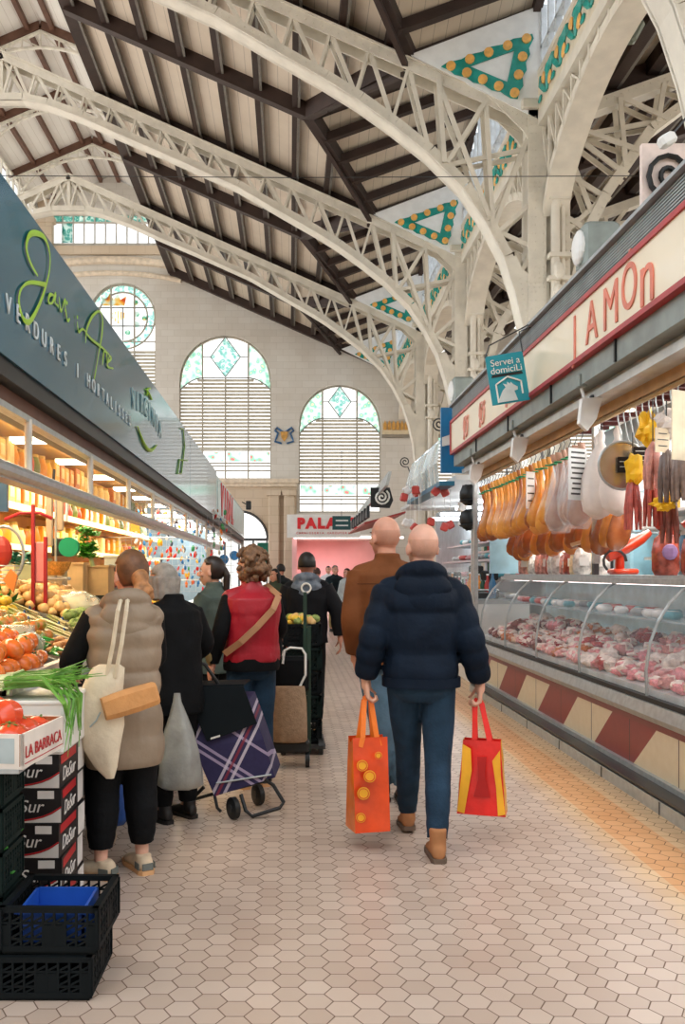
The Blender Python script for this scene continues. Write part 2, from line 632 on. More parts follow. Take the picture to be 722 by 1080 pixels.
def window(idx, cx, cz, r, zb, style):
    y = WY
    root = empty('window_%d' % idx, (cx, y, zb)); tag(root, kind='structure')
    f = MB()
    t = 0.05
    for rr in ([r - 0.04] if style != 'round' else [r - 0.04, r * 0.74]):
        a = arc(cx, cz, rr, 0, 360 if style == 'round' else 180, 40)
        f.tube([(p[0], y - 0.1, p[1]) for p in a], 0.035, 6, closed=False)
    for sx in (-1, 1):
        f.bb((cx + sx * r - 0.04, y - 0.14, zb), (cx + sx * r + 0.04, y - 0.06, cz))
    zt = cz - 0.02 if style != 'round' else cz - r * 0.6
    if style == 'four':
        xs = [cx - r / 2, cx, cx + r / 2]
        zl = cz + 0.14
    elif style == 'three':
        xs = [cx - r * 0.42, cx + r * 0.42]
        zl = cz + 0.3
    else:
        xs = [cx - r * 0.35, cx + r * 0.35]
        zl = cz - r * 0.75
    for x in xs:
        top = cz + math.sqrt(max(0, r * r - (x - cx) ** 2))
        if style == 'four' and abs(x - cx) < 0.01:
            top = zl
        f.bb((x - 0.03, y - 0.16, zb), (x + 0.03, y - 0.08, top - 0.02))
    zs = zb + 0.62 if style != 'round' else zb   # stained strip
    f.bb((cx - r, y - 0.15, zl - 0.02), (cx + r, y - 0.09, zl + 0.02)) if style == 'round' else None
    f.bb((cx - r, y - 0.15, zb - 0.02), (cx + r, y - 0.05, zb + 0.05))
    f.build('window_frame', win_frame, root)
    s = MB()
    z = zs + 0.62
    while z < cz + r:
        hw = r - 0.03 if z < cz else math.sqrt(max(0.0, r * r - (z - cz) ** 2)) - 0.03
        if z > zl:
            break
        if style != 'round' and z > cz - 0.35:   # spandrel arcs eat the corners
            k = (z - (cz - 0.35)) / (zl - cz + 0.35)
            hw = min(hw, r * (1 - 0.5 * k * k) - 0.02)
        if style == 'round' and z > cz - r:
            break
        s.box((cx, y + 0.0, z), (hw * 2, 0.12, 0.022), Matrix.Rotation(math.radians(-38), 3, 'X'))
        z += 0.14
    s.build('louver_slats', wood_slat, root)
    if style == 'round':
        ring = MB()
        a1, a2 = arc(cx, cz, r - 0.05, 0, 360, 36), arc(cx, cz, r * 0.76, 0, 360, 36)
        vs, fs = [], []
        for p, q in zip(a1[:-1], a2[:-1]):
            vs += [(p[0], y - 0.08, p[1]), (q[0], y - 0.08, q[1])]
        for i in range(36):
            j = (i + 1) % 36
            fs.append((2 * i, 2 * j, 2 * j + 1, 2 * i + 1))
        ring.add(vs, fs).build('stained_glass_border', sg_teal, root)
        d = MB().cyl((cx, y - 0.07, cz), (cx, y - 0.05, cz), r * 0.75, n=32)
        d.build('pane', glass_clear, root)
        g = MB()
        for dz in (-0.36, 0.36):
            hw = r * 0.93
            g.bb((cx - hw, y - 0.13, cz + dz - 0.02), (cx + hw, y - 0.09, cz + dz + 0.02))
        g.bb((cx - 0.02, y - 0.13, cz - r * .7), (cx + 0.02, y - 0.09, cz + 0.36))
        g.build('glazing_bar', lead, root)
        # coat of arms: crown over a barred shield
        c = MB()
        pts = [(-0.42, 0.48), (0.42, 0.48), (0.5, 0.86), (0.27, 0.7), (0.16, 0.95), (0, 0.72), (-0.16, 0.95), (-0.27, 0.7), (-0.5, 0.86)]
        plate([(cx - .35 + p[0], cz - .05 + p[1]) for p in pts], [], 0.02, 'crown_emblem', sg_crest, Matrix(((1, 0, 0, 0), (0, 0, -1, y - .15), (0, 1, 0, 0), (0, 0, 0, 1))), root)
        sh = MB()
        for k in range(5):
            sh.add([(cx - .42 + k * .11, y - .15, cz + .22 - abs(k - 2) * .03), (cx - .36 + k * .11, y - .15, cz + .22 - abs(k - 2) * .03),
                    (cx - .36 + k * .11, y - .15, cz - .28 + abs(k - 2) * .1), (cx - .42 + k * .11, y - .15, cz - .28 + abs(k - 2) * .1)], [(0, 1, 2, 3)])
        sh.build('shield_emblem', sg_crest, root)
        lf = MB()
        for px_, pz_ in ((.55, .1), (.85, -.05), (.55, -.3), (.2, -.62), (.5, .55)):
            lf.cyl((cx + px_, y - .15, cz + pz_), (cx + px_, y - .14, cz + pz_), 0.11, n=7)
        lf.build('leaf_emblem', sg_green, root)
        return root
    # stained spandrels left and right
    for sx in (-1, 1):
        sp = MB()
        out, inn = [], []
        x0 = r / 2 if style == 'four' else r * 0.42
        n = 10
        for i in range(n + 1):
            x = x0 + (r - 0.04 - x0) * i / n
            zt_ = cz + math.sqrt(max(0, (r - 0.04) ** 2 - x * x))
            k = (x - x0) / (r - x0)
            zb_ = zl - (zl - cz + 0.35) * (k ** 2)
            out.append((cx + sx * x, y - 0.1, max(zt_, zb_ + 0.001))); inn.append((cx + sx * x, y - 0.1, zb_))
        vs = out + inn
        fs = [(i, i + 1, n + 2 + i, n + 1 + i) for i in range(n)]
        sp.add(vs, fs).build('stained_glass_spandrel', sg_green, root)
        MB().tube([(p[0], p[1] - .03, p[2]) for p in inn], 0.025, 6).build('came', lead, root)
    # clear centre with a stained lozenge
    x0 = r / 2 if style == 'four' else r * 0.42
    zc = (zl + cz + r) / 2; hh = (cz + r - zl) / 2 - 0.04; hw = x0 * 0.66
    top = []
    for i in range(9):
        x = -x0 + 2 * x0 * i / 8
        top.append((cx + x, y - 0.08, cz + math.sqrt(r * r - x * x) - 0.03))
    MB().add(top + [(cx + x0, y - .08, zl), (cx - x0, y - .08, zl)], [tuple(range(11))]).build('pane', glass_clear, root)
    dm = [(cx, zc + hh), (cx + hw, zc), (cx, zc - hh), (cx - hw, zc)]
    MB().add([(p[0], y - .11, p[1]) for p in dm], [(0, 1, 2, 3)]).build('stained_glass_lozenge', sg_teal, root)
    g = MB()
    for i in range(4):
        a, b_ = dm[i], dm[(i + 1) % 4]
        g.bar((a[0], y - .14, a[1]), (b_[0], y - .14, b_[1]), 0.035, 0.035)
    g.bar((cx - x0, y - .14, zc), (cx - hw, y - .14, zc), 0.03, 0.03)
    g.bar((cx + x0, y - .14, zc), (cx + hw, y - .14, zc), 0.03, 0.03)
    g.bar((cx - x0, y - .14, zl), (cx + x0, y - .14, zl), 0.04, 0.04)
    g.build('came', lead, root)
    # stained strip in bays and clear panes beneath
    edges = [cx - r] + xs + [cx + r]
    for i in range(len(edges) - 1):
        a, b_ = edges[i] + 0.06, edges[i + 1] - 0.06
        MB().add([(a, y - .1, zs + .08), (b_, y - .1, zs + .08), (b_, y - .1, zs + .46), (a, y - .1, zs + .46)], [(0, 1, 2, 3)]).build('stained_glass_strip', sg_rose, root)
        MB().add([(a, y - .08, zb), (b_, y - .08, zb), (b_, y - .08, zs), (a, y - .08, zs)], [(0, 1, 2, 3)]).build('pane', glass_clear, root)
    h = MB()
    for zz in (zs + .02, zs + .52, zb + .34, zs - .1):
        h.bb((cx - r, y - .15, zz - .025), (cx + r, y - .09, zz + .025))
    h.build('transom', win_frame, root)
    return root
for i, wdef in enumerate(WINS):
    window(i + 1, *wdef)
# lunette strip window high in the gable
r6 = empty('window_6', (-7.2, WY, 14.3)); tag(r6, kind='structure')
f = MB()
x = -9.3
while x < -5.1:
    f.bb((x - .025, WY - .12, 14.28), (x + .025, WY - .04, 15.5)); x += 0.42
f.bb((-9.3, WY - .14, 14.26), (-5.1, WY - .04, 14.42))
f.bb((-9.3, WY - .14, 15.2), (-5.1, WY - .04, 15.26))
f.build('window_frame', mat('pale_frame', 'C9C6BE', 0.5), r6)
MB().bb((-9.3, WY - .07, 14.3), (-5.1, WY - .05, 15.25)).build('pane', glass_clear, r6)
MB().bb((-9.3, WY - .09, 15.26), (-5.1, WY - .06, 15.5)).build('stained_glass_strip', sg_teal, r6)
MB().bb((-8.9, WY - .13, 14.45), (-8.5, WY - .10, 15.2)).build('stained_glass_strip', sg_teal, r6)
# mouldings of the end wall
warm_trim = mat('warm_moulding', 'DCCDB8', 0.7, bump=0.1)
m_ = MB()
for rr, wd in ((14.0, 0.16), (13.4, 0.1)):
    pts = arc(-7, 13.35 - rr + (0.35 if rr == 14.0 else -0.15), rr, 78, 102, 24)
    m_.tube([(p[0], WY - .3, p[1]) for p in pts], wd, 8)
struct(m_, 'trim_1', warm_trim)
m_ = MB()
m_.bb((-9.5, WY - .38, 13.9), (-4.6, WY - .25, 14.24))
m_.bb((-9.75, WY - .5, 13.6), (-9.2, WY - .2, 16)); m_.bb((-9.85, WY - .55, 15.1), (-9.1, WY - .2, 15.3))
struct(m_, 'trim_2', stone2)
m_ = MB()   # cornice + lower warm stone zone with the portal
m_.bb((-3.4, WY - .55, 5.0), (0.35, WY - .25, 5.16)); m_.bb((-3.4, WY - .48, 4.86), (0.3, WY - .25, 5.0))
struct(m_, 'trim_3', warm_trim)
lower = plate([(-12, 0), (0.28, 0), (0.28, 4.9), (-12, 4.9)], [arc(-1.95, 2.8, 1.12, 0, 180, 20) + [(-3.07, 0.02), (-0.83, 0.02)]], 0.12, 'trim_4', stone2,
              Matrix(((1, 0, 0, 0), (0, 0, -1, WY - .32), (0, 1, 0, 0), (0, 0, 0, 1))))
tag(lower, kind='structure')
m_ = MB()
for x in (-0.6, 0.0):
    m_.rbox((x, WY - .5, 2.3), (0.42, 0.3, 4.6), 0.04); m_.bb((x - .27, WY - .72, 4.5), (x + .27, WY - .35, 4.7)); m_.bb((x - .27, WY - .72, 0), (x + .27, WY - .35, 0.5))
struct(m_, 'trim_5', stone2)
# arched glass door under the cornice
dr = empty('door_1', (-1.95, WY, 0)); tag(dr, kind='structure')
f = MB()
f.tube([(p[0], WY - .45, p[1]) for p in arc(-1.95, 2.8, 1.1, 0, 180, 24)], 0.05, 6)
f.bb((-3.07, WY - .5, 2.76), (-.83, WY - .4, 2.86))
for x in (-3.03, -2.5, -1.95, -1.4, -.87): f.bb((x - .03, WY - .49, 0), (x + .03, WY - .41, 2.8))
f.build('door_frame', dark_steel, dr)
MB().bb((-3.05, WY - .46, 0.02), (-.85, WY - .44, 2.8)).build('pane', mat('blue_glass', 'BFD6DC', 0.1, alpha=0.35, vary=0), dr)
# painted tile crests and dado frieze
tile_blue = mat('majolica_blue', '2E5F8C', 0.3, vary=0.3, vscale=9)
tile_ochre = mat('majolica_ochre', 'C9974C', 0.35, vary=0.25, vscale=9)
tile_cream = mat('majolica_cream', 'D9C9A8', 0.4, vary=0.1)
cr = empty('tile_crest', (-.2, WY - .26, 6.7), 'small blue and ochre tile crest on the wall between the two louvered windows', 'wall ornament')
c = MB()
for sx in (-1, 1):
    c.tube([(-.2 + sx * a, WY - .29, 6.9 + b) for a, b in ((.05, .1), (.3, .28), (.36, .16), (.24, .06), (.3, -.12), (.36, -.26), (.1, -.34))], 0.04, 6)
c.build('scrollwork', tile_blue, cr)
MB().prism([(-.34, 7.02), (-.06, 7.02), (-.08, 6.8), (-.2, 6.62), (-.32, 6.8)], 1, WY - .33, WY - .26).build('shield', tile_ochre, cr)
fr = empty('tile_frieze', (4.3, WY - .3, 7.0), 'ochre patterned tile frieze band on the end wall beside the right louvered window', 'wall ornament')
c = MB().bb((3.62, WY - .32, 6.85), (8, WY - .26, 7.35)); c.build('band', tile_cream, fr)
c = MB()
for k in range(26):
    x = 3.72 + k * .165
    c.prism([(x - .06, 7.08), (x + .06, 7.08), (x + .06, 7.3), (x, 7.46), (x - .06, 7.3)], 1, WY - .36, WY - .32)
c.build('motif', tile_ochre, fr)
MB().bb((3.6, WY - .36, 6.78), (8, WY - .26, 6.9)).build('moulding', mat('grey_moulding', '8F8678', .6), fr)

# ---- roof: boarded slopes, dark timbers, dormers, raised lantern
def board_material(name, c1, c2, line, period=0.22, axis='x'):
    m = bpy.data.materials.new(name); m.use_nodes = True
    b = m.node_tree.nodes['Principled BSDF']; N = NB(m)
    vec, x, y, z = N.pos()
    u = x if axis == 'x' else y
    md = N.m('FLOORED_MODULO', N.m('ADD', u, 200.0), period)
    ln = N.m('LESS_THAN', md, 0.012)
    nz = N.noise(vec, 2.0, 5)
    col = N.mix(nz, lin(c1), lin(c2))
    col = N.mix(ln, col, lin(line))
    N.l.new(col, b.inputs['Base Color']); b.inputs['Roughness'].default_value = 0.7
    return m
boards = board_material('aged_boards', 'C6B7A4', 'DACDBB', 'A99C8B')
boards_w = board_material('white_boards', 'EFEAE2', 'F6F3ED', 'D8D2C8')
lantern_wood = mat('lantern_timber', '6B4B3C', 0.6, 0, 0.15, 3)
K = 0.4436
def RZ(x): return 9.52 + K * (4.2 - x)
NODES = [8.6, 15.3, 22.0, 28.7, 35.2]
BAYS = [(1.9, 8.6)] + [(NODES[i], NODES[i + 1]) for i in range(4)]
def dz_at(x, dy): return 10.28 + 0.36 * (x - 2.08) + 0.41 * dy   # dormer soffit height, dy = distance from the truss
n_ceil = [0]
def ceil(mb, m):
    o = struct(mb, 'ceiling_boards', m); return o
for (a, b_) in BAYS:
    ym = (a + b_) / 2
    mb = MB().slab([(-4.6, a, RZ(-4.6)), (2.08, a, RZ(2.08)), (.39, ym, RZ(.39)), (2.08, b_, RZ(2.08)), (-4.6, b_, RZ(-4.6))], 0.06)
    ceil(mb, boards)
    d = MB()
    h = (b_ - a) / 2
    for (y0, s) in ((a, 1), (b_, -1)):
        d.slab([(2.08, y0, dz_at(2.08, 0)), (.39, ym, RZ(.39)), (4.25, ym, dz_at(4.25, h)), (4.25, y0, dz_at(4.25, 0))], 0.06)
    ceil(d, boards)
    # timbers
    t = MB()
    for sy in (a, b_):
        s = 1 if sy == a else -1
        t.bar((2.08, sy, RZ(2.08) - .14), (.39, ym, RZ(.39) - .14), 0.2, 0.34)
        t.bar((1.98, sy + s*.1, dz_at(2.08, 0) - .24), (.36, ym, RZ(.39) - .24), 0.09, 0.08)
        for k in range(6):
            f_ = k / 5.0
            dy = h * f_
            y = sy + s * max(dy, 0.10)
            xs_ = 2.08 + (.39 - 2.08) * f_
            t.bar((xs_, y, dz_at(xs_, dy) - .08), (4.2, y, dz_at(4.2, dy) - .08), 0.17, 0.17)
    t.bar((4.15, a, dz_at(4.15, 0) - .1), (4.15, ym, dz_at(4.15, h) - .1), 0.14, 0.2)
    t.bar((4.15, b_, dz_at(4.15, 0) - .1), (4.15, ym, dz_at(4.15, h) - .1), 0.14, 0.2)
    struct(t, 'ceiling_dormer_timber', dark_wood)
    # purlins between the trusses
    for k in range(11):
        x = -4.6 + k * 0.785
        if x > 3.5: break
        zz = RZ(x) - 0.12
        if x <= .39:
            segs = [(a, b_)]
        elif x < 2.08:
            q = (x - .39) / (2.08 - .39)
            segs = [(a, ym - h * q), (ym + h * q, b_)]
            segs = [(a, a + h * (1 - q)), (b_ - h * (1 - q), b_)]
        else:
            segs = []
        for (p, q) in segs:
            if abs(q - p) < .1: continue
            w_ = 0.11 if k else 0.24
            t = MB().bar((x, p, zz), (x, q, zz), w_, 0.24)
            struct(t, 'ceiling_purlin_beam', dark_wood)
            t = MB().bar((x + w_ / 2 + .03, p, zz - .09), (x + w_ / 2 + .03, q, zz - .09), 0.05, 0.06)
            struct(t, 'ceiling_purlin_edge_beam', mat('grey_timber_edge', '77736C', .6))
    # rafters: at the truss and mid bay
    for y in ([a + .28, ym] + ([b_ - .15] if b_ > 35 else [])):
        x1 = 4.2 if y != ym else .39
        if y != ym: x1 = 2.08 if y < 35 else 4.0
        t = MB().bar((-4.6, y, RZ(-4.6) - .16), (x1, y, RZ(x1) - .16), 0.2, 0.3)
        struct(t, 'ceiling_rafter_beam', dark_wood)
# lantern over the crown of the nave
LZ, LK = 17.05, 0.43
def lz(x): return LZ - LK * abs(x + 7)
for s in (-1, 1):
    x1 = -7 + s * 3.05
    mb = MB().slab([(-7, 8, lz(-7)), (x1, 8, lz(x1)), (x1, WY, lz(x1)), (-7, WY, lz(-7))], 0.06)
    ceil(mb, boards_w)
    for k in range(4):
        x = -7 + s * (0.35 + k * 0.86)
        struct(MB().bar((x, 8, lz(x) - .08), (x, WY, lz(x) - .08), 0.12, 0.16), 'ceiling_lantern_beam', lantern_wood)
y = 11.95
while y < 35.3:
    for s in (-1, 1):
        struct(MB().bar((-7, y, lz(-7) - .13), (-7 + s * 3.0, y, lz(-4.0) - .13), 0.14, 0.22), 'ceiling_lantern_rafter_beam', lantern_wood)
    y += 3.35
# white arched ribs below the lantern rafters
y = 11.95 + 3.35
k = 0
while y < 35:
    rib = empty('lantern_arch_rib', (-7, y, 13.6), 'slender white lattice arch rib under the raised lantern roof', 'arch rib', 'arch ribs under the lantern')
    top = [(-7 + 3.0 * math.cos(math.radians(a_)), y, 13.7 + 2.6 * math.sin(math.radians(a_))) for a_ in range(0, 181, 10)]
    MB().tube(top, 0.05, 6).build('lower_chord', rivet_iron, rib)
    ub = MB()
    ub.bar((-7, y, lz(-7) - .3), (-4.0, y, lz(-4) - .3), .1, .06); ub.bar((-7, y, lz(-7) - .3), (-10, y, lz(-4) - .3), .1, .06)
    ub.build('upper_chord', rivet_iron, rib)
    wb = MB()
    for i, p in enumerate(top):
        zt = lz(p[0]) - .3
        if zt - p[2] > .1:
            wb.bar(p, (p[0], y, zt), .04, .04)
            if i + 1 < len(top):
                q = top[i + 1]; wb.bar(p, (q[0], y, lz(q[0]) - .3), .03, .03)
    wb.build('web_bar', rivet_iron, rib)
    y += 3.35
# lantern side glazing (left side is the one in view)
for nm, x in (('window_7', -9.85), ('window_8', -4.35)):
    g = empty(nm, (x, 20, 13.3)); tag(g, kind='structure')
    f = MB()
    zb, zt = (13.45, 15.6)
    yy = 8.0
    while yy < WY:
        f.bb((x - .04, yy - .03, zb), (x + .04, yy + .03, zt)); yy += .67
    f.bb((x - .06, 8, zb - .1), (x + .06, WY, zb)); f.bb((x - .06, 8, zt), (x + .06, WY, zt + .1))
    f.build('window_frame', rivet_iron, g)
    MB().bb((x - .01, 8, zb), (x + .01, WY, zt)).build('pane', glass_clear, g)

# ---- trusses
UP = [(-7.0, 14.18), (4.28, 9.17)]
LOW = [(-7.0, 12.98), (-6.48, 12.98), (-5.9, 12.86), (-5.05, 12.55), (-4.17, 12.15), (-3.0, 11.65), (-1.27, 10.87), (-.12, 10.2), (.58, 9.8), (1.16, 9.44),
       (1.74, 9.02), (2.32, 8.56), (2.9, 7.98), (3.29, 7.4), (3.59, 6.82), (3.78, 6.24), (3.93, 5.6), (4.0, 4.9)]
def poly_z(P, x):
    for (x0, z0), (x1, z1) in zip(P, P[1:]):
        if x0 <= x <= x1:
            return z0 + (z1 - z0) * (x - x0) / (x1 - x0)
    return P[-1][1]
def rivets(mb, pts, y, step=0.13, r=0.016, off=(0, 0, 0)):
    carry = 0
    for p, q in zip(pts, pts[1:]):
        p, q = Vector(p), Vector(q); L = (q - p).length; t = carry
        while t < L:
            c = p + (q - p) * (t / L) + Vector(off)
            n = 5
            k = len(mb.v)
            for j in range(n):
                mb.v.append(c + Vector((r * math.cos(2 * PI * j / n), 0, r * math.sin(2 * PI * j / n))))
            mb.v.append(c + Vector((0, -0.014, 0)))
            for j in range(n): mb.f.append((k + j, k + (j + 1) % n, k + n))
            t += step
        carry = t - L
def truss_half(root, y, up, low, s, xs, rv=True):
    """s = mirror factor about the crown; pts given for +x half"""
    cx = -7.0 if low is LOW else 0
    def T(x, z, yy): return (x if s > 0 else -14 - x, yy, z)
    def chord(P, name, wide, dep, below):
        c = MB()
        for i in range(len(P) - 1):
            (x0, z0), (x1, z1) = P[i], P[i + 1]
            n = 1
            d = Vector((x1 - x0, z1 - z0)).normalized(); nn = Vector((-d.y, d.x))
            if nn.y < 0 : nn = -nn
            o1 = 0 if below else -dep
            def q(x, z, k, yy):
                return T(x + nn.x * k, z + nn.y * k, yy)
            k0, k1 = (0, dep) if below else (-dep, 0)
            for sy in (-1, 1):
                yy0, yy1 = y + sy * wide / 2, y + sy * (wide / 2 - .03)
                vs = [q(x0, z0, k0, yy0), q(x1, z1, k0, yy0), q(x1, z1, k1, yy0), q(x0, z0, k1, yy0),
                      q(x0, z0, k0, yy1), q(x1, z1, k0, yy1), q(x1, z1, k1, yy1), q(x0, z0, k1, yy1)]
                c.add(vs, [(0, 1, 2, 3), (4, 7, 6, 5), (0, 4, 5, 1), (3, 2, 6, 7), (1, 5, 6, 2), (0, 3, 7, 4)])
            kk0, kk1 = (0, .03) if below else (-.03, 0)
            vs = [q(x0, z0, kk0, y - wide / 2 - .03), q(x1, z1, kk0, y - wide / 2 - .03), q(x1, z1, kk1, y - wide / 2 - .03), q(x0, z0, kk1, y - wide / 2 - .03),
                  q(x0, z0, kk0, y + wide / 2 + .03), q(x1, z1, kk0, y + wide / 2 + .03), q(x1, z1, kk1, y + wide / 2 + .03), q(x0, z0, kk1, y + wide / 2 + .03)]
            c.add(vs, [(0, 1, 2, 3), (4, 7, 6, 5), (0, 4, 5, 1), (3, 2, 6, 7), (1, 5, 6, 2), (0, 3, 7, 4)])
        if rv and s > 0:
            for kk in ((.05, .12) if below else (-.06, -.14)):
                rivets(c, [T(p[0], p[1] + kk, y - wide / 2) for p in P], y, 0.15, .014)
        c.build(name, cream_iron, root)
    chord(up, 'upper_chord', 0.36, 0.2, False)
    chord(low, 'lower_chord', 0.36, 0.17, True)
    w = MB()
    for i, x in enumerate(xs):
        zu, zl = poly_z(up, x) - .15, poly_z(low, x) + .1
        for yy in (y - .15, y + .15):
            if x < 2.6 and i + 1 < len(xs):
                x2 = xs[i + 1]
                # perpendicular-ish post leaning with the slope, plus diagonal
                xa = x + (zu - zl) * K * .6
                w.bar(T(x, zl, yy), T(xa, poly_z(up, min(xa, 4.2)) - .15, yy), .05, .05)
                if yy < y:
                    w.bar(T(x2, poly_z(low, x2) + .1, yy), T(xa, poly_z(up, min(xa, 4.2)) - .15, yy), .075, .02, (0, 1, 0))
                if i % 2 == 0 and yy > y:
                    w.bar(T(x2, poly_z(low, x2) + .1, yy), T(xa, poly_z(up, min(xa, 4.2)) - .15, yy), .05, .05)
        w.bar(T(x, zl, y - .15), T(x, zl, y + .15), .05, .05)
    w.build('web_bar', cream_iron, root)
def spandrel(root, y, s=1, mir=None):
    w = MB()
    T = mir or (lambda x, z, yy: (x if s > 0 else -14 - x, yy, z))
    for yy in (y - .15, y + .15):
        for qi, (a_, b_) in enumerate((((2.5, 9.95 - .1), (2.6, 8.4)), ((2.5, 9.75), (3.35, 7.5)), ((3.3, 9.45), (2.65, 8.4)), ((3.3, 9.45), (3.42, 7.3)), ((4.05, 8.95), (3.45, 7.35)),
                         ((3.45, 7.2), (4.2, 7.85)), ((3.75, 6.4), (4.2, 7.0)), ((3.45, 7.3), (4.2, 6.95)), ((2.7, 8.4), (4.2, 8.7)), ((3.8, 6.3), (4.2, 7.3)))):
            w.bar(T(a_[0], a_[1], yy + qi * .011 - .05), T(b_[0], b_[1], yy + qi * .011 - .05), .075, .04, (0, 1, 0))
    w.build('spandrel_brace', cream_iron, root)
XS = [-6.95 + i * 0.62 for i in range(16)]
TLAB = {8.6: 'cream iron roof truss nearest the camera, only its end showing top right',
        15.3: 'cream riveted iron arch truss crossing the top of the picture, nearest complete span',
        22.0: 'middle cream iron lattice truss spanning the nave under the boarded roof',
        28.7: 'farthest cream iron lattice truss, closest to the stained windows'}
RUP = [(4.6, 9.3), (9.0, 10.85)]
RLOW = [(4.35, 4.9), (4.5, 5.6), (4.72, 6.1), (4.87, 6.4), (5.1, 7.3), (5.39, 7.87), (5.71, 8.33), (6.15, 8.96), (6.71, 9.38), (7.6, 9.8), (9.0, 10.1)]
for y in NODES[:-1]:
    root = empty('roof_truss', (-7, y, 4.9), TLAB[y], 'roof truss')
    truss_half(root, y, UP, LOW, 1, XS)
    if y > 10:
        truss_half(root, y, UP, [p for p in LOW], -1, XS[:8])
    k_ = MB(); k_.bb((-7.05, y - .14, 13.0), (-6.95, y + .14, 14.1)); 
    for sx in (-1, 1): k_.bar((-7 + sx * .07, y + sx * .01, 13.95), (-7 + sx * .6, y + sx * .01, 13.05), .08, .2, (0, 1, 0))
    k_.build('king_post', cream_iron, root)
    spandrel(root, y)
    # gusset between the spandrel and the column, with its round notch
    g = MB()
    for yy in (y - .2, y + .17):
        lowp = [(3.62, 6.75), (3.8, 6.24), (3.95, 5.6), (4.02, 4.9), (4.35, 4.9), (4.35, 6.55)]
        g.prism(lowp + [(4.2, 6.5), (4.05, 6.5), (3.9, 6.62), (3.8, 6.85)], 1, yy, yy + .03)
        g.prism([(3.3, 9.55), (4.3, 9.12), (4.3, 8.2), (4.15, 8.6), (3.9, 8.95)], 1, yy, yy + .03)
    rivets(g, [(3.86, y - .2, 6.45), (4.02, y - .2, 5.6), (4.08, y - .2, 5)], y, .09, .014)
    rivets(g, [(3.98, y - .2, 6.4), (4.14, y - .2, 5.6), (4.2, y - .2, 5)], y, .09, .014)
    rivets(g, [(3.5, y - .2, 9.38), (4.2, y - .2, 9.0)], y, .09, .014)
    rivets(g, [(3.9, y - .2, 9.05), (4.25, y - .2, 8.8)], y, .09, .014)
    g.build('gusset_plate', cream_iron, root)
# side-aisle trusses to the right of the columns
ALAB = {8.6: 'cream iron side-aisle arch at the top right corner', 15.3: 'cream iron side-aisle arch springing right from the nearest column, above the butcher sign',
        22.0: 'cream iron side-aisle arch springing right from the second column', 28.7: 'cream iron side-aisle arch springing right from the farthest column'}
for y in NODES[:-1]:
    root = empty('aisle_arch', (4.7, y, 4.9), ALAB[y], 'roof truss')
    for nm, P, k0, k1 in (('upper_chord', RUP, -.2, 0), ('lower_chord', RLOW, -.02, .15)):
        c = MB()
        for (x0, z0), (x1, z1) in zip(P, P[1:]):
            d = Vector((x1 - x0, 0, z1 - z0)).normalized(); nn = Vector((-d.z, 0, d.x))
            a0, a1 = Vector((x0, 0, z0)), Vector((x1, 0, z1))
            kk = (k0 + k1) / 2
            c.bar(a0 + nn * kk + Vector((0, y, 0)), a1 + nn * kk + Vector((0, y, 0)), 0.32, abs(k1 - k0), nn)
        rivets(c, [(p[0], y - .165, p[1] + (.06 if nm[0] == 'l' else -.07)) for p in P], y, .13, .014)
        c.build(nm, cream_iron, root)
    w = MB()
    for yy in (y - .13, y + .13):
        for qi, (a_, b_) in enumerate((((4.95, 8.95), (5.9, 8.6)), ((5.55, 9.5), (5.65, 8.35)), ((5.6, 9.5), (6.35, 9.15)), ((6.3, 9.75), (6.2, 9.1)), ((6.35, 9.75), (6.9, 9.55)), ((7.0, 10.0), (6.95, 9.6)),
                       ((7.0, 10.0), (7.6, 9.85)), ((4.9, 8.8), (5.7, 8.2)), ((4.75, 8.2), (5.4, 7.8)), ((4.75, 8.5), (5.2, 7.3)), ((4.7, 7.5), (5.15, 7.2)), ((4.7, 7.3), (5.4, 7.95)), ((4.9, 8.9), (6.3, 9.15)),
                       ((7.7, 10.3), (7.7, 9.9)), ((8.3, 10.5), (7.9, 9.95)), ((4.7, 6.9), (5.0, 6.8)))):
            w.bar((a_[0], yy + qi * .007 - .05, a_[1]), (b_[0], yy + qi * .007 - .05, b_[1]), .08, .04, (0, 1, 0))
    w.build('web_bar', cream_iron, root)
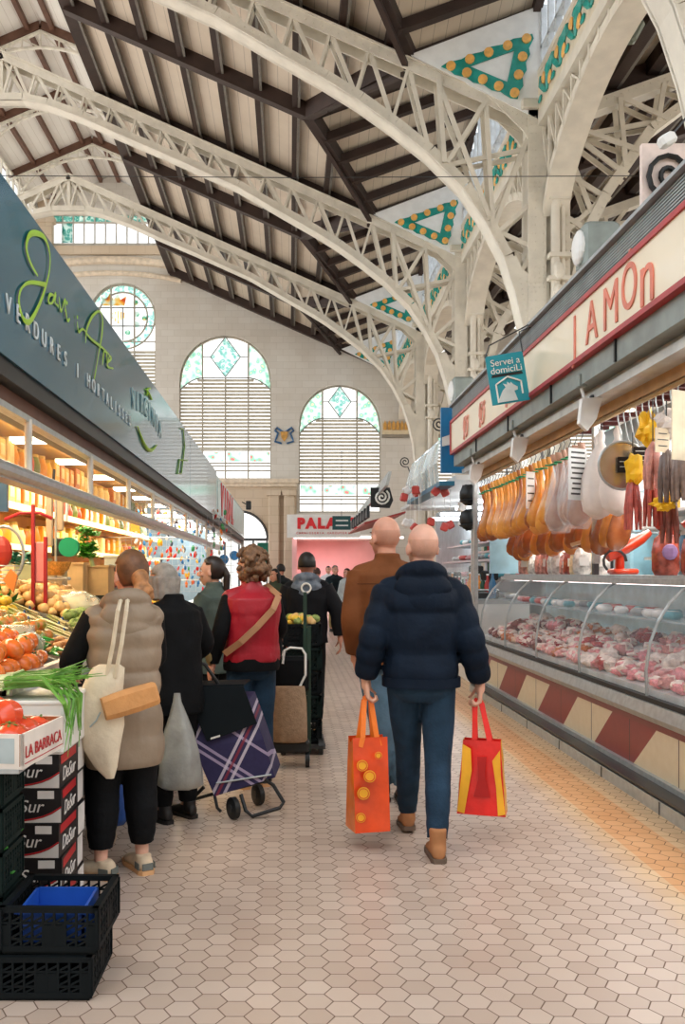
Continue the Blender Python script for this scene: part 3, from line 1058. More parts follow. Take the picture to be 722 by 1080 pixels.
# ---- columns
CLAB = {8.6: 'cream iron column at the right edge behind the butcher stall', 15.3: 'nearest riveted cream iron column rising behind the butcher sign, with downpipe',
        22.0: 'second riveted cream iron column from the camera', 28.7: 'farthest riveted cream iron column, in front of the end wall'}
for y in NODES[:-1]:
    root = empty('iron_column', (4.35, y, 0), CLAB[y], 'column')
    c = MB()
    c.bb((4.0, y - .179, 0), (4.04, y + .179, 9.28)); c.bb((4.66, y - .179, 0), (4.70, y + .179, 9.28))
    c.bb((4.041, y - .12, 0), (4.659, y + .05, 9.27))
    c.bb((4.0, y - .22, 0), (4.3, y - .18, 9.3)); c.bb((4.48, y - .22, 0), (4.70, y - .18, 9.2)); c.bb((4.0, y + .18, 0), (4.7, y + .22, 9.3))
    for x in (4.05, 4.12, 4.25, 4.53, 4.64):
        rivets(c, [(x, y - .222, 3), (x, y - .222, 9.2)], y, .14, .013)
    for z0 in (7.9, 6.3):
        for i in range(5):
            rivets(c, [(4.02, y - .222, z0 + i * .08), (4.3, y - .222, z0 + i * .08)], y, .08, .013)
    c.build('shaft', cream_iron, root)
    MB().rbox((4.35, y, 9.35), (.95, .6, .16), .02).build('capital', cream_iron, root)
    MB().rbox((4.35, y, .2), (.95, .7, .4), .04).build('base', cream_iron, root)
    g = MB()
    g.prism([(4.66, 6.3), (4.72, 6.45), (4.85, 6.55), (5.0, 6.9), (4.87, 6.35), (4.72, 5.9), (4.68, 4.9), (4.62, 4.9)], 1, y - .2, y - .17)
    g.build('gusset_plate', cream_iron, root)
    p = MB().tube([(4.75, y - .33, 9.3), (4.68, y - .33, 8.95), (4.5, y - .33, 8.5), (4.42, y - .33, 8.1), (4.42, y - .33, 7.6), (4.42, y - .33, 3)], .075, 10)
    p.tube([(4.9, y - .3, 9.3), (4.8, y - .3, 8.95), (4.62, y - .3, 8.5), (4.55, y - .3, 8.1), (4.55, y - .3, 7.6), (4.55, y - .3, 3)], .04, 8)
    p.build('downpipe', cream_iron, root, smooth=True)
    o = MB()
    for zz in (8.75, 7.7, 6.75):
        o.bb((4.3, y - .42, zz), (4.66, y - .24, zz + .07))
    o.ell((4.44, y - .42, 6.5), (.1, .09, .16)); o.ell((4.44, y - .42, 6.2), (.07, .07, .1)); o.bb((4.28, y - .46, 6.36), (4.66, y - .3, 6.42)); o.ell((4.44, y - .4, 5.95), (.045, .045, .12))
    for k in range(3):
        o.ell((4.5 + k * .09, y - .4, 8.72), (.04, .05, .1))
    o.build('pipe_bracket', cream_iron, root)
# ---- longitudinal girders with painted frieze, clerestory windows and dormer cheeks
teal_tile = mat('teal_tile', '1C8A80', 0.25, vary=0.3, vscale=7, hex2='28A49A')
orange_tile = mat('orange_tile', 'EDB562', 0.3, vary=0.15, vscale=12)
frieze_bg = mat('frieze_tile', 'DCCFB8', 0.35, vary=0.1)
for bi, (a, b_) in enumerate(BAYS):
    ym = (a + b_) / 2; h = (b_ - a) / 2
    pos = ['above the camera', 'nearest bay', 'second bay', 'third bay', 'last bay before the end wall'][bi]
    root = empty('longitudinal_girder', (4.3, ym, 8.6), 'cream arched girder between two columns, ' + pos, 'girder')
    A = [(4.45, a + .2 + (2 * h - .4) * i / 16, 7.5 + 1.35 * math.sin(PI * min(max(i / 16, 0), 1)) ** .6) for i in range(17)]
    c = MB()
    for p, q in zip(A, A[1:]): c.bar(p, q, .42, .05)
    for p, q in zip(A, A[1:]): c.bar((p[0] - .2, p[1], p[2] + .06), (q[0] - .2, q[1], q[2] + .06), .03, .12)
    c.build('arch_chord', cream_iron, root)
    c = MB(); c.bb((4.2, a, 9.0), (4.7, b_, 9.06)); c.bb((4.16, a, 9.0), (4.2, b_, 9.2)); c.bb((4.15, a, 9.82), (4.3, b_, 9.92)); c.build('top_chord', cream_iron, root)
    c = MB()
    for i in range(16):
        p, q = A[i], A[i + 1]
        for xx in (4.25, 4.6):
            c.bar((xx, p[1], p[2]), (xx, p[1], 9.0), .05, .05)
            if p[2] < 8.75:
                c.bar((xx, p[1], p[2]), (xx, q[1], 9.0), .05, .03)
    c.build('lattice', cream_iron, root)
    MB().bb((4.16, a + .1, 9.2), (4.24, b_ - .1, 9.82)).build('frieze_panel', frieze_bg, root)
    o1, t1 = MB(), MB()
    y = a + .35; k = 0
    while y < b_ - .25:
        s = -1 if k % 2 else 1
        o1.ell((4.14, y, 9.51 + s * .08), (.02, .10, .11), 8, 6)
        t1.tube([(4.14, y - .18, 9.51 - s * .2), (4.14, y - .06, 9.51 - s * .1), (4.14, y + .06, 9.5 + s * .0), (4.14, y + .15, 9.5 + s * .2)], [.03, .07, .06, .02], 5)
        t1.ell((4.14, y + .18, 9.35 if s > 0 else 9.68), (.02, .11, .06), 6, 4)
        y += .36; k += 1
    o1.build('fruit_motif', orange_tile, root); t1.build('garland_motif', teal_tile, root)
    # clerestory window above the frieze
    wroot = empty('window_%d' % (9 + bi), (4.25, ym, 9.92)); tag(wroot, kind='structure')
    f = MB()
    y = a + .15
    i = 0
    while y < b_:
        dy = min(y - a, b_ - y)
        f.bb((4.2, y - .035, 9.9), (4.3, y + .035, dz_at(4.2, dy) - .15)); y += .42; i += 1
    f.bb((4.2, a, 10.28), (4.3, b_, 10.33))
    f.build('window_frame', mat('blue_white_frame', 'D5DEE6', 0.5), wroot)
    MB().add([(4.28, a, 9.9), (4.28, b_, 9.9), (4.28, b_, dz_at(4.2, 0)), (4.28, ym, dz_at(4.2, h)), (4.28, a, dz_at(4.2, 0))], [(0, 1, 2, 3, 4)]).build('pane', glass_clear, wroot)
for i, y in enumerate([8.6, 15.3, 22.0, 28.7, 35.0]):
    nm = ['above the top right of the picture', 'nearest, at the top of the picture', 'second from the camera', 'third from the camera', 'at the end wall'][i]
    root = empty('dormer_cheek_panel', (3.4, y, 9.6), 'white triangular panel with teal and orange tile triangle, ' + nm, 'tile panel')
    yy = y - .24 if y < 35 else y - .1
    P0, P1, P2 = (2.02, RZ(2.0) - .3), (4.2, dz_at(4.2, 0) - .02), (4.2, 9.1)
    MB().prism([P0, P2, P1], 1, yy + .02, yy + .06).build('panel', mat('cheek_white', 'F4F7F8', .4, vary=.04), root)
    c = Vector(((2.62 + 4.02 + 3.80) / 3, 0, (9.78 + 10.42 + 9.28) / 3))
    T3 = [Vector((2.5, 0, 9.98)), Vector((4.08, 0, 10.55)), Vector((3.83, 0, 9.42))]
    cc = sum(T3, Vector()) / 3
    c1, c2 = MB(), MB()
    wdt = .30
    rnd = random.Random(3)
    inner = [cc + (p - cc) * 0.47 for p in T3]
    out_pts, n = [], 0
    for k in range(3):
        p, q = T3[k], T3[(k + 1) % 3]
        for j in range(9):
            b0 = p.lerp(q, j / 9)
            out_pts.append(cc + (b0 - cc) * (1.0 + (.05 if j % 2 else -.04)))
    plate([(p.x, p.z) for p in out_pts], [[(p.x, p.z) for p in inner]], 0.02, 'teal_triangle', teal_tile, Matrix(((1, 0, 0, 0), (0, 0, -1, yy), (0, 1, 0, 0), (0, 0, 0, 1))), root)
    mid = [cc + (p - cc) * 0.80 for p in T3]
    for k in range(3):
        p, q = mid[k], mid[(k + 1) % 3]
        m_n = [4, 3, 4][k]
        for j in range(m_n):
            o = p.lerp(q, j / m_n)
            c2.cyl((o.x, yy - .04, o.z), (o.x, yy - .01, o.z), .08, n=10)
    c2.build('orange_disc', orange_tile, root)
# right aisle roof
def rz2(x): return 9.75 + 0.352 * (x - 4.6)
mb = MB().slab([(4.6, 2, rz2(4.6)), (9.2, 2, rz2(9.2)), (9.2, WY, rz2(9.2)), (4.6, WY, rz2(4.6))], .06); ceil(mb, boards)
mb = MB().slab([(9.2, 2, rz2(9.2)), (13.8, 2, rz2(4.6)), (13.8, WY, rz2(4.6)), (9.2, WY, rz2(9.2))], .06); ceil(mb, boards)
for k in range(7):
    x = 4.75 + k * .72
    struct(MB().bar((x, 2, rz2(x) - .15), (x, WY, rz2(x) - .15), .2, .28), 'ceiling_aisle_purlin_beam', dark_wood)
    struct(MB().bar((x + .14, 2, rz2(x) - .24), (x + .14, WY, rz2(x) - .24), .06, .06), 'ceiling_aisle_edge_beam', mat('grey_timber_edge', '77736C'))
y = 5.2
while y < 35:
    struct(MB().bar((4.6, y + .25, rz2(4.6) - .2), (9.2, y + .25, rz2(9.2) - .2), .22, .32), 'ceiling_aisle_rafter_beam', dark_wood); y += 3.35
# window wall of the right aisle
g = empty('window_20', (13.8, 18, 4)); tag(g, kind='structure')
f = MB()
y = 2.0
while y < WY:
    f.bb((13.74, y - .05, 3.5), (13.86, y + .05, 9.7)); y += 1.1
for z in (3.5, 5.0, 6.5, 8.0, 9.6): f.bb((13.74, 2, z - .05), (13.86, WY, z + .05))
f.build('window_frame', cream_iron, g)
struct(MB().bb((-14, -7.3, 0), (14, -7.0, 12)), 'wall_back_light_block', stone)  # unseen wall added behind the camera to block fill light and deepen contrast
tag(struct(MB().bb((13.7, 2, 0), (14.0, WY, 3.5)), 'wall_right', stone), kind='structure')
# thin tie wire across the nave
o = MB().tube([(-9, 14, 7.72), (0, 14, 7.66), (8, 14, 7.7)], .007, 5).build('tie_wire', dark_steel)
tag(o, 'thin dark tie wire stretched across the nave below the trusses', 'wire')
# ================================================================ BUTCHER'S STALL (right)
Y0, Y1 = 3.2, 11.6
def panel_material():
    m = bpy.data.materials.new('red_cream_panel'); m.use_nodes = True
    b = m.node_tree.nodes['Principled BSDF']; N = NB(m)
    vec, x, y, z = N.pos()
    u = N.m('ADD', y, N.m('MULTIPLY', N.m('SUBTRACT', z, .15), 1.32))
    md = N.m('FLOORED_MODULO', N.m('SUBTRACT', u, 9.04 - .83 * 20), 1.66)
    isr = N.m('LESS_THAN', md, 0.83)
    nz = N.noise(vec, 14, 4)
    col = N.mix(isr, N.mix(nz, lin('D9C9A6'), lin('E8DCC0')), N.mix(nz, lin('7E201E'), lin('943030')))
    seam = N.m('FLOORED_MODULO', N.m('SUBTRACT', y, 9.94 - .83 * 20), .83)
    col = N.mix(N.m('LESS_THAN', seam, 0.014), col, lin('3A201C'))
    top = N.m('GREATER_THAN', z, .455)
    col = N.mix(top, col, N.mix(nz, lin('7A2A26'), lin('8E3832')))
    N.l.new(col, b.inputs['Base Color']); b.inputs['Roughness'].default_value = .28
    return m
counter = empty('butcher_counter', (2.7, 7.4, 0), 'long butcher display counter with curved glass, red and cream diagonal front panels', 'display counter')
c = MB()
c.bb((2.32, Y0, 0), (2.6, Y1, .085)); c.bb((2.44, Y0, .085), (2.7, Y1, .15))
c.build('plinth', steel, counter)
c = MB()
for k in range(8): 
    y = 10.9 - k * 1.05
    c.bb((2.316, y - .006, 0), (2.33, y + .006, .08))
c.build('plinth_seam', dark_steel, counter)
MB().bb((2.32, Y0, .1), (2.44, Y1, .115)).build('plinth_ledge', dark_steel, counter)
MB().bb((2.475, Y0, .15), (3.3, Y1, .52)).build('front_panel', panel_material(), counter)
c = MB().prism([(2.42, .52), (2.40, .56), (2.42, .64), (2.6, .655), (2.6, .52)], 1, Y0, Y1); c.build('steel_band', steel, counter)
MB().bb((2.43, Y0, .643), (2.52, Y1, .675)).build('rubber_bumper', black_plastic, counter)
c = MB().prism([(2.48, .66), (3.5, .66), (3.5, .95), (3.2, .95), (2.7, .78), (2.48, .72)], 1, Y0, Y1 - .05); c.build('display_deck', mat('deck_white', 'D9DCDC', .3, .2), counter)
GL = [(2.455, .67), (2.45, .85), (2.475, 1.03), (2.53, 1.18), (2.61, 1.31), (2.70, 1.40), (2.78, 1.445)]
glass = mat('counter_glass', 'DDE8EA', 0.03, alpha=0.13, vary=0)
glass.node_tree.nodes['Principled BSDF'].inputs['Specular IOR Level'].default_value = 1.0
ribs = [11.55, 10.25, 8.95, 7.63, 6.19, 4.85, 3.4]
for a, b_ in zip(ribs, ribs[1:]):
    g = MB(); a_, c_ = a - .02, b_ + .02
    for (x0, z0), (x1, z1) in zip(GL, GL[1:]):
        g.add([(x0, a_, z0), (x0, c_, z0), (x1, c_, z1), (x1, a_, z1)], [(0, 1, 2, 3)])
    g.build('curved_glass', glass, counter, smooth=True)
for y in ribs:
    MB().tube([(x, y, z) for x, z in GL], .011, 6).build('glass_rib', steel, counter)
c = MB(); c.bb((2.76, Y0, 1.455), (3.25, Y1, 1.50)); c.bb((2.72, Y0, 1.43), (2.8, Y1, 1.475)); c.build('steel_shelf', steel, counter)
c = MB().prism([(2.45, .67)] + GL + [(3.3, 1.45), (3.3, .67)], 1, Y1 - .02, Y1); c.build('end_glass', glass, counter)
c = MB().bb((3.3, Y0, .95), (3.34, Y1, 1.45)); c.build('back_rail', mat('pale_blue_back', 'A9C6D2', .3), counter)
c = MB(); c.bb((2.8, Y0, 1.15), (3.2, Y1 - .1, 1.165)); c.build('inner_shelf', mat('shelf_glass', 'D0E0E4', .1, alpha=.4, vary=0), counter)
c = MB(); c.tube([(2.9, Y0, 1.43), (2.9, Y1, 1.43)], .010, 8); c.build('lamp_tube', mat('counter_lamp', 'FFE9E6', .5, emit=4, vary=0), counter)
# ---- meat, packets and trays in the counter
def organic(r, amp, seed, freq=3.0):
    def fn(d):
        return 1 + amp * mnoise.noise(d * freq + Vector((seed, seed * 2, 0)))
    return fn
meat_cols = [('raw_pink_meat', 'D8848A'), ('red_beef', 'B0343A'), ('pale_chicken', 'E9BFA8'), ('marbled_pork', 'E2A0A0'), ('dark_liver', '7A2A2E'), ('white_fat_cut', 'EBD5CB'), ('cured_orange', 'C8703E')]
protos = []
for i, (nm, h) in enumerate(meat_cols):
    root = empty('meat_cut', (0, 0, 0))
    mm = mat(nm, h, .3, 0, .3, 30, .25, 50, coat=.3)
    for q in range(1):
        MB().ell((0, 0, .035), (.085, .06, .035), 12, 8, fn=organic(1, .45, i * 3.1 + q, 2.2)).build('flesh', mm, root, smooth=True)
    MB().ell((.02, .01, .04), (.07, .045, .034), 10, 6, fn=organic(1, .5, i * 1.7 + 9, 2.5)).build('fat_cap', mat('meat_fat', 'F0DCD2', .35, 0, .1, 20, coat=.3), root, smooth=True)
    protos.append(root)
rnd = random.Random(11)
MN = ['pink raw meat cut', 'dark red beef piece', 'pale chicken piece', 'marbled pink pork cut', 'dark liver piece', 'whitish fatty cut', 'orange cured piece']
def deck_z(x): return .72 + (x - 2.48) / .22 * .06 if x < 2.7 else .78 + (x - 2.7) / .5 * .17
cnt = 0
tray_m = mat('white_tray', 'EEF0F0', .35)
used = set()
y = 4.0
while y < 11.35:
    for x in (2.54, 2.66, 2.80, 2.95, 3.1):
        if rnd.random() < .10: continue
        sec = int(y / .95 + x * 3)
        k = (sec * 5 + rnd.choice([0, 0, 0, 3])) % 7
        if rnd.random() < .35: k = rnd.choice([0, 3, 5])
        p = protos[k]
        yy, xx = y + rnd.uniform(-.03, .03), x + rnd.uniform(-.02, .02)
        sc = rnd.uniform(.8, 1.25)
        if k not in used:
            used.add(k); o = p; o.location = (xx, yy, deck_z(xx)); o.scale = (sc,) * 3; o.rotation_euler = (0, -.25, rnd.uniform(0, 6))
        else:
            o = copy_tree(p, (xx, yy, deck_z(xx)), rot=(0, -.25, rnd.uniform(0, 6)), scale=(sc, sc, sc * rnd.uniform(.9, 1.6)))
        tag(o, MN[k] + ' lying in the glass butcher counter', 'meat', MN[k] + 's in the counter')
        cnt += 1
    y += .155
# paper/plastic packets and price cards on the inner shelf and deck
pk_m = [mat('pack_white', 'EDEBE8', .3, coat=.4), mat('pack_red', 'C94B45', .3, coat=.4), mat('pack_pink', 'E3A6A8', .3, coat=.4), mat('pack_teal', '5AA3B0', .35), mat('pack_grey', '9A9EA0', .4)]
pkp = []
PN = ['white', 'red', 'pink', 'teal', 'grey']
for i, m in enumerate(pk_m):
    r = empty('meat_packet', (0, 0, 0))
    MB().rbox((0, 0, .03), (.15, .11, .06), .02).build('wrap', m, r, smooth=True)
    MB().bb((-.045, -.03, .061), (.045, .03, .063)).build('price_label', white_plastic, kids(r)[0])
    pkp.append(r)
fst = set()
y = 4.1
while y < 11.3:
    for x in (2.9, 3.08):
        if rnd.random() < .25: continue
        i = rnd.choice([0, 0, 1, 2, 3, 4])
        loc = (x, y, 1.166); rz = rnd.uniform(-.3, .3) + PI / 2
        if i not in fst:
            fst.add(i); o = pkp[i]; o.location = loc; o.rotation_euler = (0, 0, rz)
        else: o = copy_tree(pkp[i], loc, rz)
        tag(o, PN[i] + ' wrapped packet on the glass shelf inside the butcher counter', 'packet', PN[i] + ' packets in the counter')
    y += .21
# ---- sign fascia above
sign = empty('butcher_sign', (2.1, 7.6, 3.05), 'long cream butcher fascia sign with red border and red lettering under a ribbed grey cornice', 'shop sign')
cream_sign = mat('cream_sign', 'E9DCC0', .3, 0, .04, 1.5, coat=.3)
red_trim = mat('red_trim', 'A9232B', .4)
MB().bb((2.10, Y0, 3.08), (2.3, 11.7, 3.46)).build('face', cream_sign, sign)
c = MB(); c.bb((2.085, Y0, 3.05), (2.31, 11.72, 3.085)); c.bb((2.085, Y0, 3.455), (2.31, 11.72, 3.49)); c.bb((2.085, 11.69, 3.05), (2.31, 11.73, 3.49)); c.build('red_border', red_trim, sign)
c = MB(); c.bb((2.16, Y0, 3.49), (2.5, 11.75, 3.68)); 
for k in range(9): c.bb((2.12, Y0, 3.495 + k * .02), (2.16, 11.75, 3.505 + k * .02))
c.bb((2.08, Y0, 3.675), (2.5, 11.78, 3.70)); c.build('ribbed_cornice', mat('cornice_grey', '9EA3A4', .5, .2), sign)
sign_red = mat('sign_lettering_red', 'DB7D66', .5)
for ch, y, xs_ in (('J', 6.62, .8), ('A', 6.25, .9), ('M', 5.88, .95), ('Ó', 5.56, .8), ('n', 5.28, 1.0)):
    text(ch, 'lettering', (2.095, y, 3.25 if ch != 'Ó' else 3.275), .41 if ch != 'n' else .50, sign_red, 'right_wall', sign, .004, xs=xs_)
c = MB()
for y0 in (9.8, 8.6, 10.7):
    c.tube([(2.095, y0 + .12 * math.cos(t / 2), 3.26 + .11 * math.sin(t / 2) * (1 + .3 * math.sin(t))) for t in range(13)], .014, 5, closed=True)
    c.tube([(2.095, y0 + .1, 3.12), (2.095, y0, 3.3), (2.095, y0 - .14, 3.36)], .018, 5)
c.build('ornament', mat('sign_ornament', 'E6A596', .5), sign)
beam = empty('stall_beam', (2.2, 7.4, 2.8), 'grey steel beam under the butcher sign with a white shutter rail', 'beam')
MB().bb((2.14, Y0, 2.9), (2.42, 11.72, 3.05)).build('box_beam', grey_panel, beam)
c = MB(); c.bb((2.24, Y0, 2.8), (2.4, 11.7, 2.86)); c.bb((2.27, Y0, 2.86), (2.4, 11.7, 2.9)); c.build('shutter_rail', mat('rail_white', 'C9CBC8', .4, .3), beam)
c = MB()
for y in (5.9, 7.35, 8.8, 10.3): c.bb((2.125, y - .01, 2.9), (2.14, y + .01, 3.05))
c.build('joint', black_plastic, beam)
# stall canopy: ceiling with dark red slats and downlights
can = empty('stall_canopy', (3.6, 7.4, 2.9), 'butcher stall ceiling with dark red slats and small round downlights', 'canopy')
MB().bb((2.55, Y0, 3.42), (3.99, 11.7, 3.5)).build('roof_deck', grey_panel, can)
c = MB()
y = Y0 + .3
while y < 11.6:
    c.bb((2.55, y, 3.3), (3.97, y + .09, 3.38)); y += .32
c.build('slat', mat('dark_red_slat', '6A2A24', .5), can)
c = MB()
for y in (5, 6.6, 8.2, 9.8): 
    for x in (2.9, 3.7): c.cyl((x, y, 3.28), (x, y, 3.295), .06)
c.build('downlight', mat('downlight_glow', 'FFE6B8', .5, emit=9, vary=0), can)
c = MB(); c.bb((2.4, Y0, 2.72), (2.44, 11.7, 2.8)); c.build('wood_batten', mat('pine_batten', 'B98F5E', .6), can)
# posts of the stall
for y, lab in ((11.62, 'slim grey steel post at the far corner of the butcher stall'), (8.0, 'dark steel post inside the butcher stall behind the hanging hams'), (5.75, 'steel post in the butcher stall beside the hanging plate')):
    x = 2.4 if y > 11 else 2.72
    c = MB(); c.rbox((x, y, 2.2), (.06, .06, 1.4 if y < 11 else 2.7), .008) if y > 11 else c.rbox((x, y, 2.45), (.06, .06, 1.7), .008)
    tag(c.build('stall_post', steel), lab, 'post')
# back wall of the stall with shelving
bw = empty('stall_back_wall', (3.98, 7.4, 0), 'white tiled back wall of the butcher stall with steel shelves', 'partition')
MB().bb((3.98, Y0, 0), (3.995, 11.7, 3.3)).build('tiled_wall', mat('stall_tile', 'BFCDD2', .25, 0, .15, 1.2), bw)
c = MB()
for z in (1.2, 1.65, 2.1): c.bb((3.66, Y0, z), (3.98, 9.3, z + .03))
c.build('steel_shelf', steel, bw)
c = MB(); c.bb((3.94, Y0, 2.45), (3.98, 11.6, 2.8)); c.build('lit_panel', mat('bright_panel', 'E8F4FA', .4, emit=1.2, vary=0), bw)
c = MB().rbox((3.66, 11.1, 1.2), (.6, .8, 2.4), .03); o = c.build('side_cabinet', mat('pale_blue_steel', '9FC0CC', .3, .2)); tag(o, 'pale blue steel cabinet at the far end of the butcher stall', 'cabinet')
o = MB().bb((2.55, 11.45, 1.51), (3.15, 11.5, 2.6)).build('blue_end_panel', mat('pale_blue_panel', '9DC3D3', .35)); tag(o, 'tall pale blue panel at the far end of the counter beneath the hams', 'panel')
# jars and packs on the back shelves
jcol = [('7A1F22', 'dark red'), ('C9A24A', 'ochre'), ('DDE3E4', 'white'), ('2E5B76', 'blue'), ('B8583A', 'rust')]
jp = []
for h, nm in jcol:
    r = empty('jar', (0, 0, 0))
    MB().rings([[(rr * math.cos(2 * PI * j / 12), rr * math.sin(2 * PI * j / 12), z) for j in range(12)] for rr, z in ((.05, 0), (.055, .02), (.055, .15), (.04, .18))]).build('body', mat('jar_' + nm.replace(' ', '_'), h, .2, coat=.4), r, smooth=True)
    MB().cyl((0, 0, .175), (0, 0, .205), .043, n=12).build('lid', steel, kids(r)[0])
    jp.append(r)
fs = set()
for z in (1.23, 1.68, 2.13):
    y = 4.6
    while y < 9.2:
        if rnd.random() < .8:
            i = rnd.randrange(5)
            if i not in fs: fs.add(i); o = jp[i]; o.location = (3.82, y, z)
            else: o = copy_tree(jp[i], (3.82, y, z), scale=rnd.uniform(.9, 1.4))
            tag(o, jcol[i][1] + ' jar on the back shelves of the butcher stall', 'jar', jcol[i][1] + ' jars on the back shelves')
        y += .24
# ---- ham rail
rail = empty('ham_rail', (2.42, 7.5, 2.68), 'brass coloured hanging rail along the front of the butcher stall with ham hooks', 'rail')
MB().tube([(2.42, 4.3, 2.70), (2.42, 11.6, 2.70)], .018, 8).build('front_tube', mat('brass_tube', 'B79A6C', .35, .7), rail)
MB().tube([(2.75, 4.3, 2.50), (2.75, 11.6, 2.50)], .016, 8).build('rear_tube', steel, rail)
c = MB()
for y in (4.5, 6.2, 8.0, 9.8, 11.4):
    c.bar((2.42, y, 2.70), (2.42, y, 2.85), .02, .02); c.bar((2.75, y, 2.5), (2.75, y, 3.4), .02, .02)
c.build('hanger_bracket', dark_steel, rail)
def ham_mb(seed, L=.68):
    # long cured leg, hoof end up at z=0, bulging rump at the bottom
    prof = [(0, .028), (.05, .03), (.10, .022), (.18, .024), (.28, .04), (.38, .065), (.48, .088), (.56, .095), (.63, .08), (.67, .045), (.685, .012)]
    rs = []
    for z, r in prof:
        z *= L / .685
        bend = .05 * math.sin(z / L * PI)
        rs.append([(r * 1.15 * math.cos(2 * PI * j / 14) * (1 + .06 * mnoise.noise(Vector((z * 6, j, seed)))) + bend, r * .62 * math.sin(2 * PI * j / 14), -z) for j in range(14)])
    return MB().rings(rs)
ham_defs = [('amber_ham', 'C87A2E', 'E09A46', 'golden amber cured ham', 0), ('brown_ham', '8E4A26', 'B56B36', 'dark brown cured ham', 1), ('orange_ham', 'D9882E', 'F0AE58', 'bright orange cured ham', 2), ('wrapped_ham', '9C5A3A', 'C8A08A', 'plastic wrapped cured ham', 3)]
hp = []
for nm, c1, c2, lab, sd in ham_defs:
    r = empty('cured_ham', (0, 0, 0))
    ham_mb(sd).build('leg_meat', mat(nm, c1, .25, 0, 0, 7, .15, 25, coat=.5, hex2=c2), r, smooth=True)
    MB().tube([(0, 0, .09), (.012, 0, .06), (0, 0, .03), (-.01, 0, .0)], .004, 5).build('hook', dark_steel, r)
    MB().tube([(.034 * math.cos(t / 8 * 2 * PI), .026 * math.sin(t / 8 * 2 * PI), -.085) for t in range(8)], .008, 5, closed=True).build('green_cord', mat('green_cord', '2E8A5C', .6), r)
    if nm == 'wrapped_ham':
        rs = [[((rr * 1.2 + .004) * math.cos(2 * PI * j / 12) + .03, (rr * .72) * math.sin(2 * PI * j / 12), -z) for j in range(12)] for z, rr in ((.1, .03), (.25, .06), (.45, .1), (.6, .1), (.7, .06))]
        MB().rings(rs).build('plastic_wrap', mat('plastic_film', 'E6E9EA', .1, alpha=.25, vary=0, coat=.5), r, smooth=True)
    hp.append(r)
fs = set()
def put_ham(i, loc, s, lab_row):
    rz = rnd.uniform(-.25, .25); ry = rnd.uniform(-.06, .06); rx = rnd.uniform(-.06, .1)
    if i not in fs:
        fs.add(i); o = hp[i]; o.location = loc; o.rotation_euler = (rx, ry, rz); o.scale = (s,) * 3
    else: o = copy_tree(hp[i], loc, rot=(rx, ry, rz), scale=s)
    tag(o, ham_defs[i][3] + ' hanging in the ' + lab_row + ' row above the butcher counter', 'ham', ham_defs[i][3] + 's in the ' + lab_row + ' row')
y = 11.35; k = 0
while y > 7.45:
    i = 2 if 9.9 < y < 10.8 or 8.4 < y < 8.9 else (3 if y < 8.3 else (0 if k % 3 else 1))
    put_ham(i, (2.42, y, 2.60), rnd.uniform(.92, 1.05), 'front'); y -= .155; k += 1
y = 11.0
while y > 7.4:
    put_ham(1 if int(y * 7) % 2 else 0, (2.75, y, 2.40), rnd.uniform(.95, 1.1), 'rear'); y -= .19
# price sheets and white wrapped hams
def sheet(loc, w, h, lab, m, lines=0, rz=0, tilt=0.0, name='price_sheet'):
    r = empty(name, loc, lab, 'price card')
    r.rotation_euler = (tilt, 0, rz)
    I = root_matrix(r)
    def L(p): return I @ Vector(p)
    MB().add([L(p) for p in [(-w / 2, -.003, -h), (w / 2, -.003, -h), (w / 2, -.003, 0), (-w / 2, -.003, 0), (-w / 2, .003, -h), (w / 2, .003, -h), (w / 2, .003, 0), (-w / 2, .003, 0)]],
             [(0, 1, 2, 3), (7, 6, 5, 4), (0, 4, 5, 1), (3, 2, 6, 7), (0, 3, 7, 4), (1, 5, 6, 2)]).build('sheet', m, r)
    if lines:
        c = MB()
        rr = random.Random(int(loc[1] * 100))
        for k in range(lines):
            z = -h * (k + 1) / (lines + 1); ww = w * rr.uniform(.3, .42)
            c.add([L(p) for p in [(-ww, -.006, z), (ww, -.006, z), (ww, -.006, z + h * .035), (-ww, -.006, z + h * .035)]], [(0, 1, 2, 3)])
        c.build('printed_lines', dark_steel if m.name != 'chalk_black' else white_plastic, r)
    return r
paper = mat('white_paper', 'E6EBEE', .6)
sheet((2.34, 7.32, 2.53), .20, .42, 'white printed price sheet hanging in front of wrapped hams', paper, 9, .5)
sheet((2.34, 8.75, 2.50), .12, .36, 'bright white paper sheet hung between the orange hams', paper, 4, .6)
for k, (y, x) in enumerate(((7.3, 2.5), (7.08, 2.45), (6.86, 2.5))):
    r = empty('cloth_wrapped_ham', (x, y, 2.66), ['ham wrapped in white cloth behind the price sheet', 'white cloth wrapped ham right of the price sheet', 'pale cloth wrapped ham next to the round metal plate'][k], 'ham', None)
    mb = MB()
    rs = [[(x + (rr * 1.1) * math.cos(2 * PI * j / 18) * (1 + .1 * math.sin(5 * 2 * PI * j / 18)), y + rr * .7 * math.sin(2 * PI * j / 18) * (1 + .1 * math.cos(4 * 2 * PI * j / 18)), 2.64 - z) for j in range(18)] for z, rr in ((0, .012), (.05, .03), (.1, .022), (.2, .07), (.35, .11), (.5, .12), (.62, .1), (.67, .05), (.69, .01))]
    mb.rings(rs).build('cloth_bag', mat('muslin', 'EDE3DC', .7, 0, .05, 8, .3, 14), r, smooth=True)
    MB().tube([(x, y, 2.70), (x + .01, y, 2.67), (x, y, 2.63)], .004, 5).build('hook', dark_steel, r)
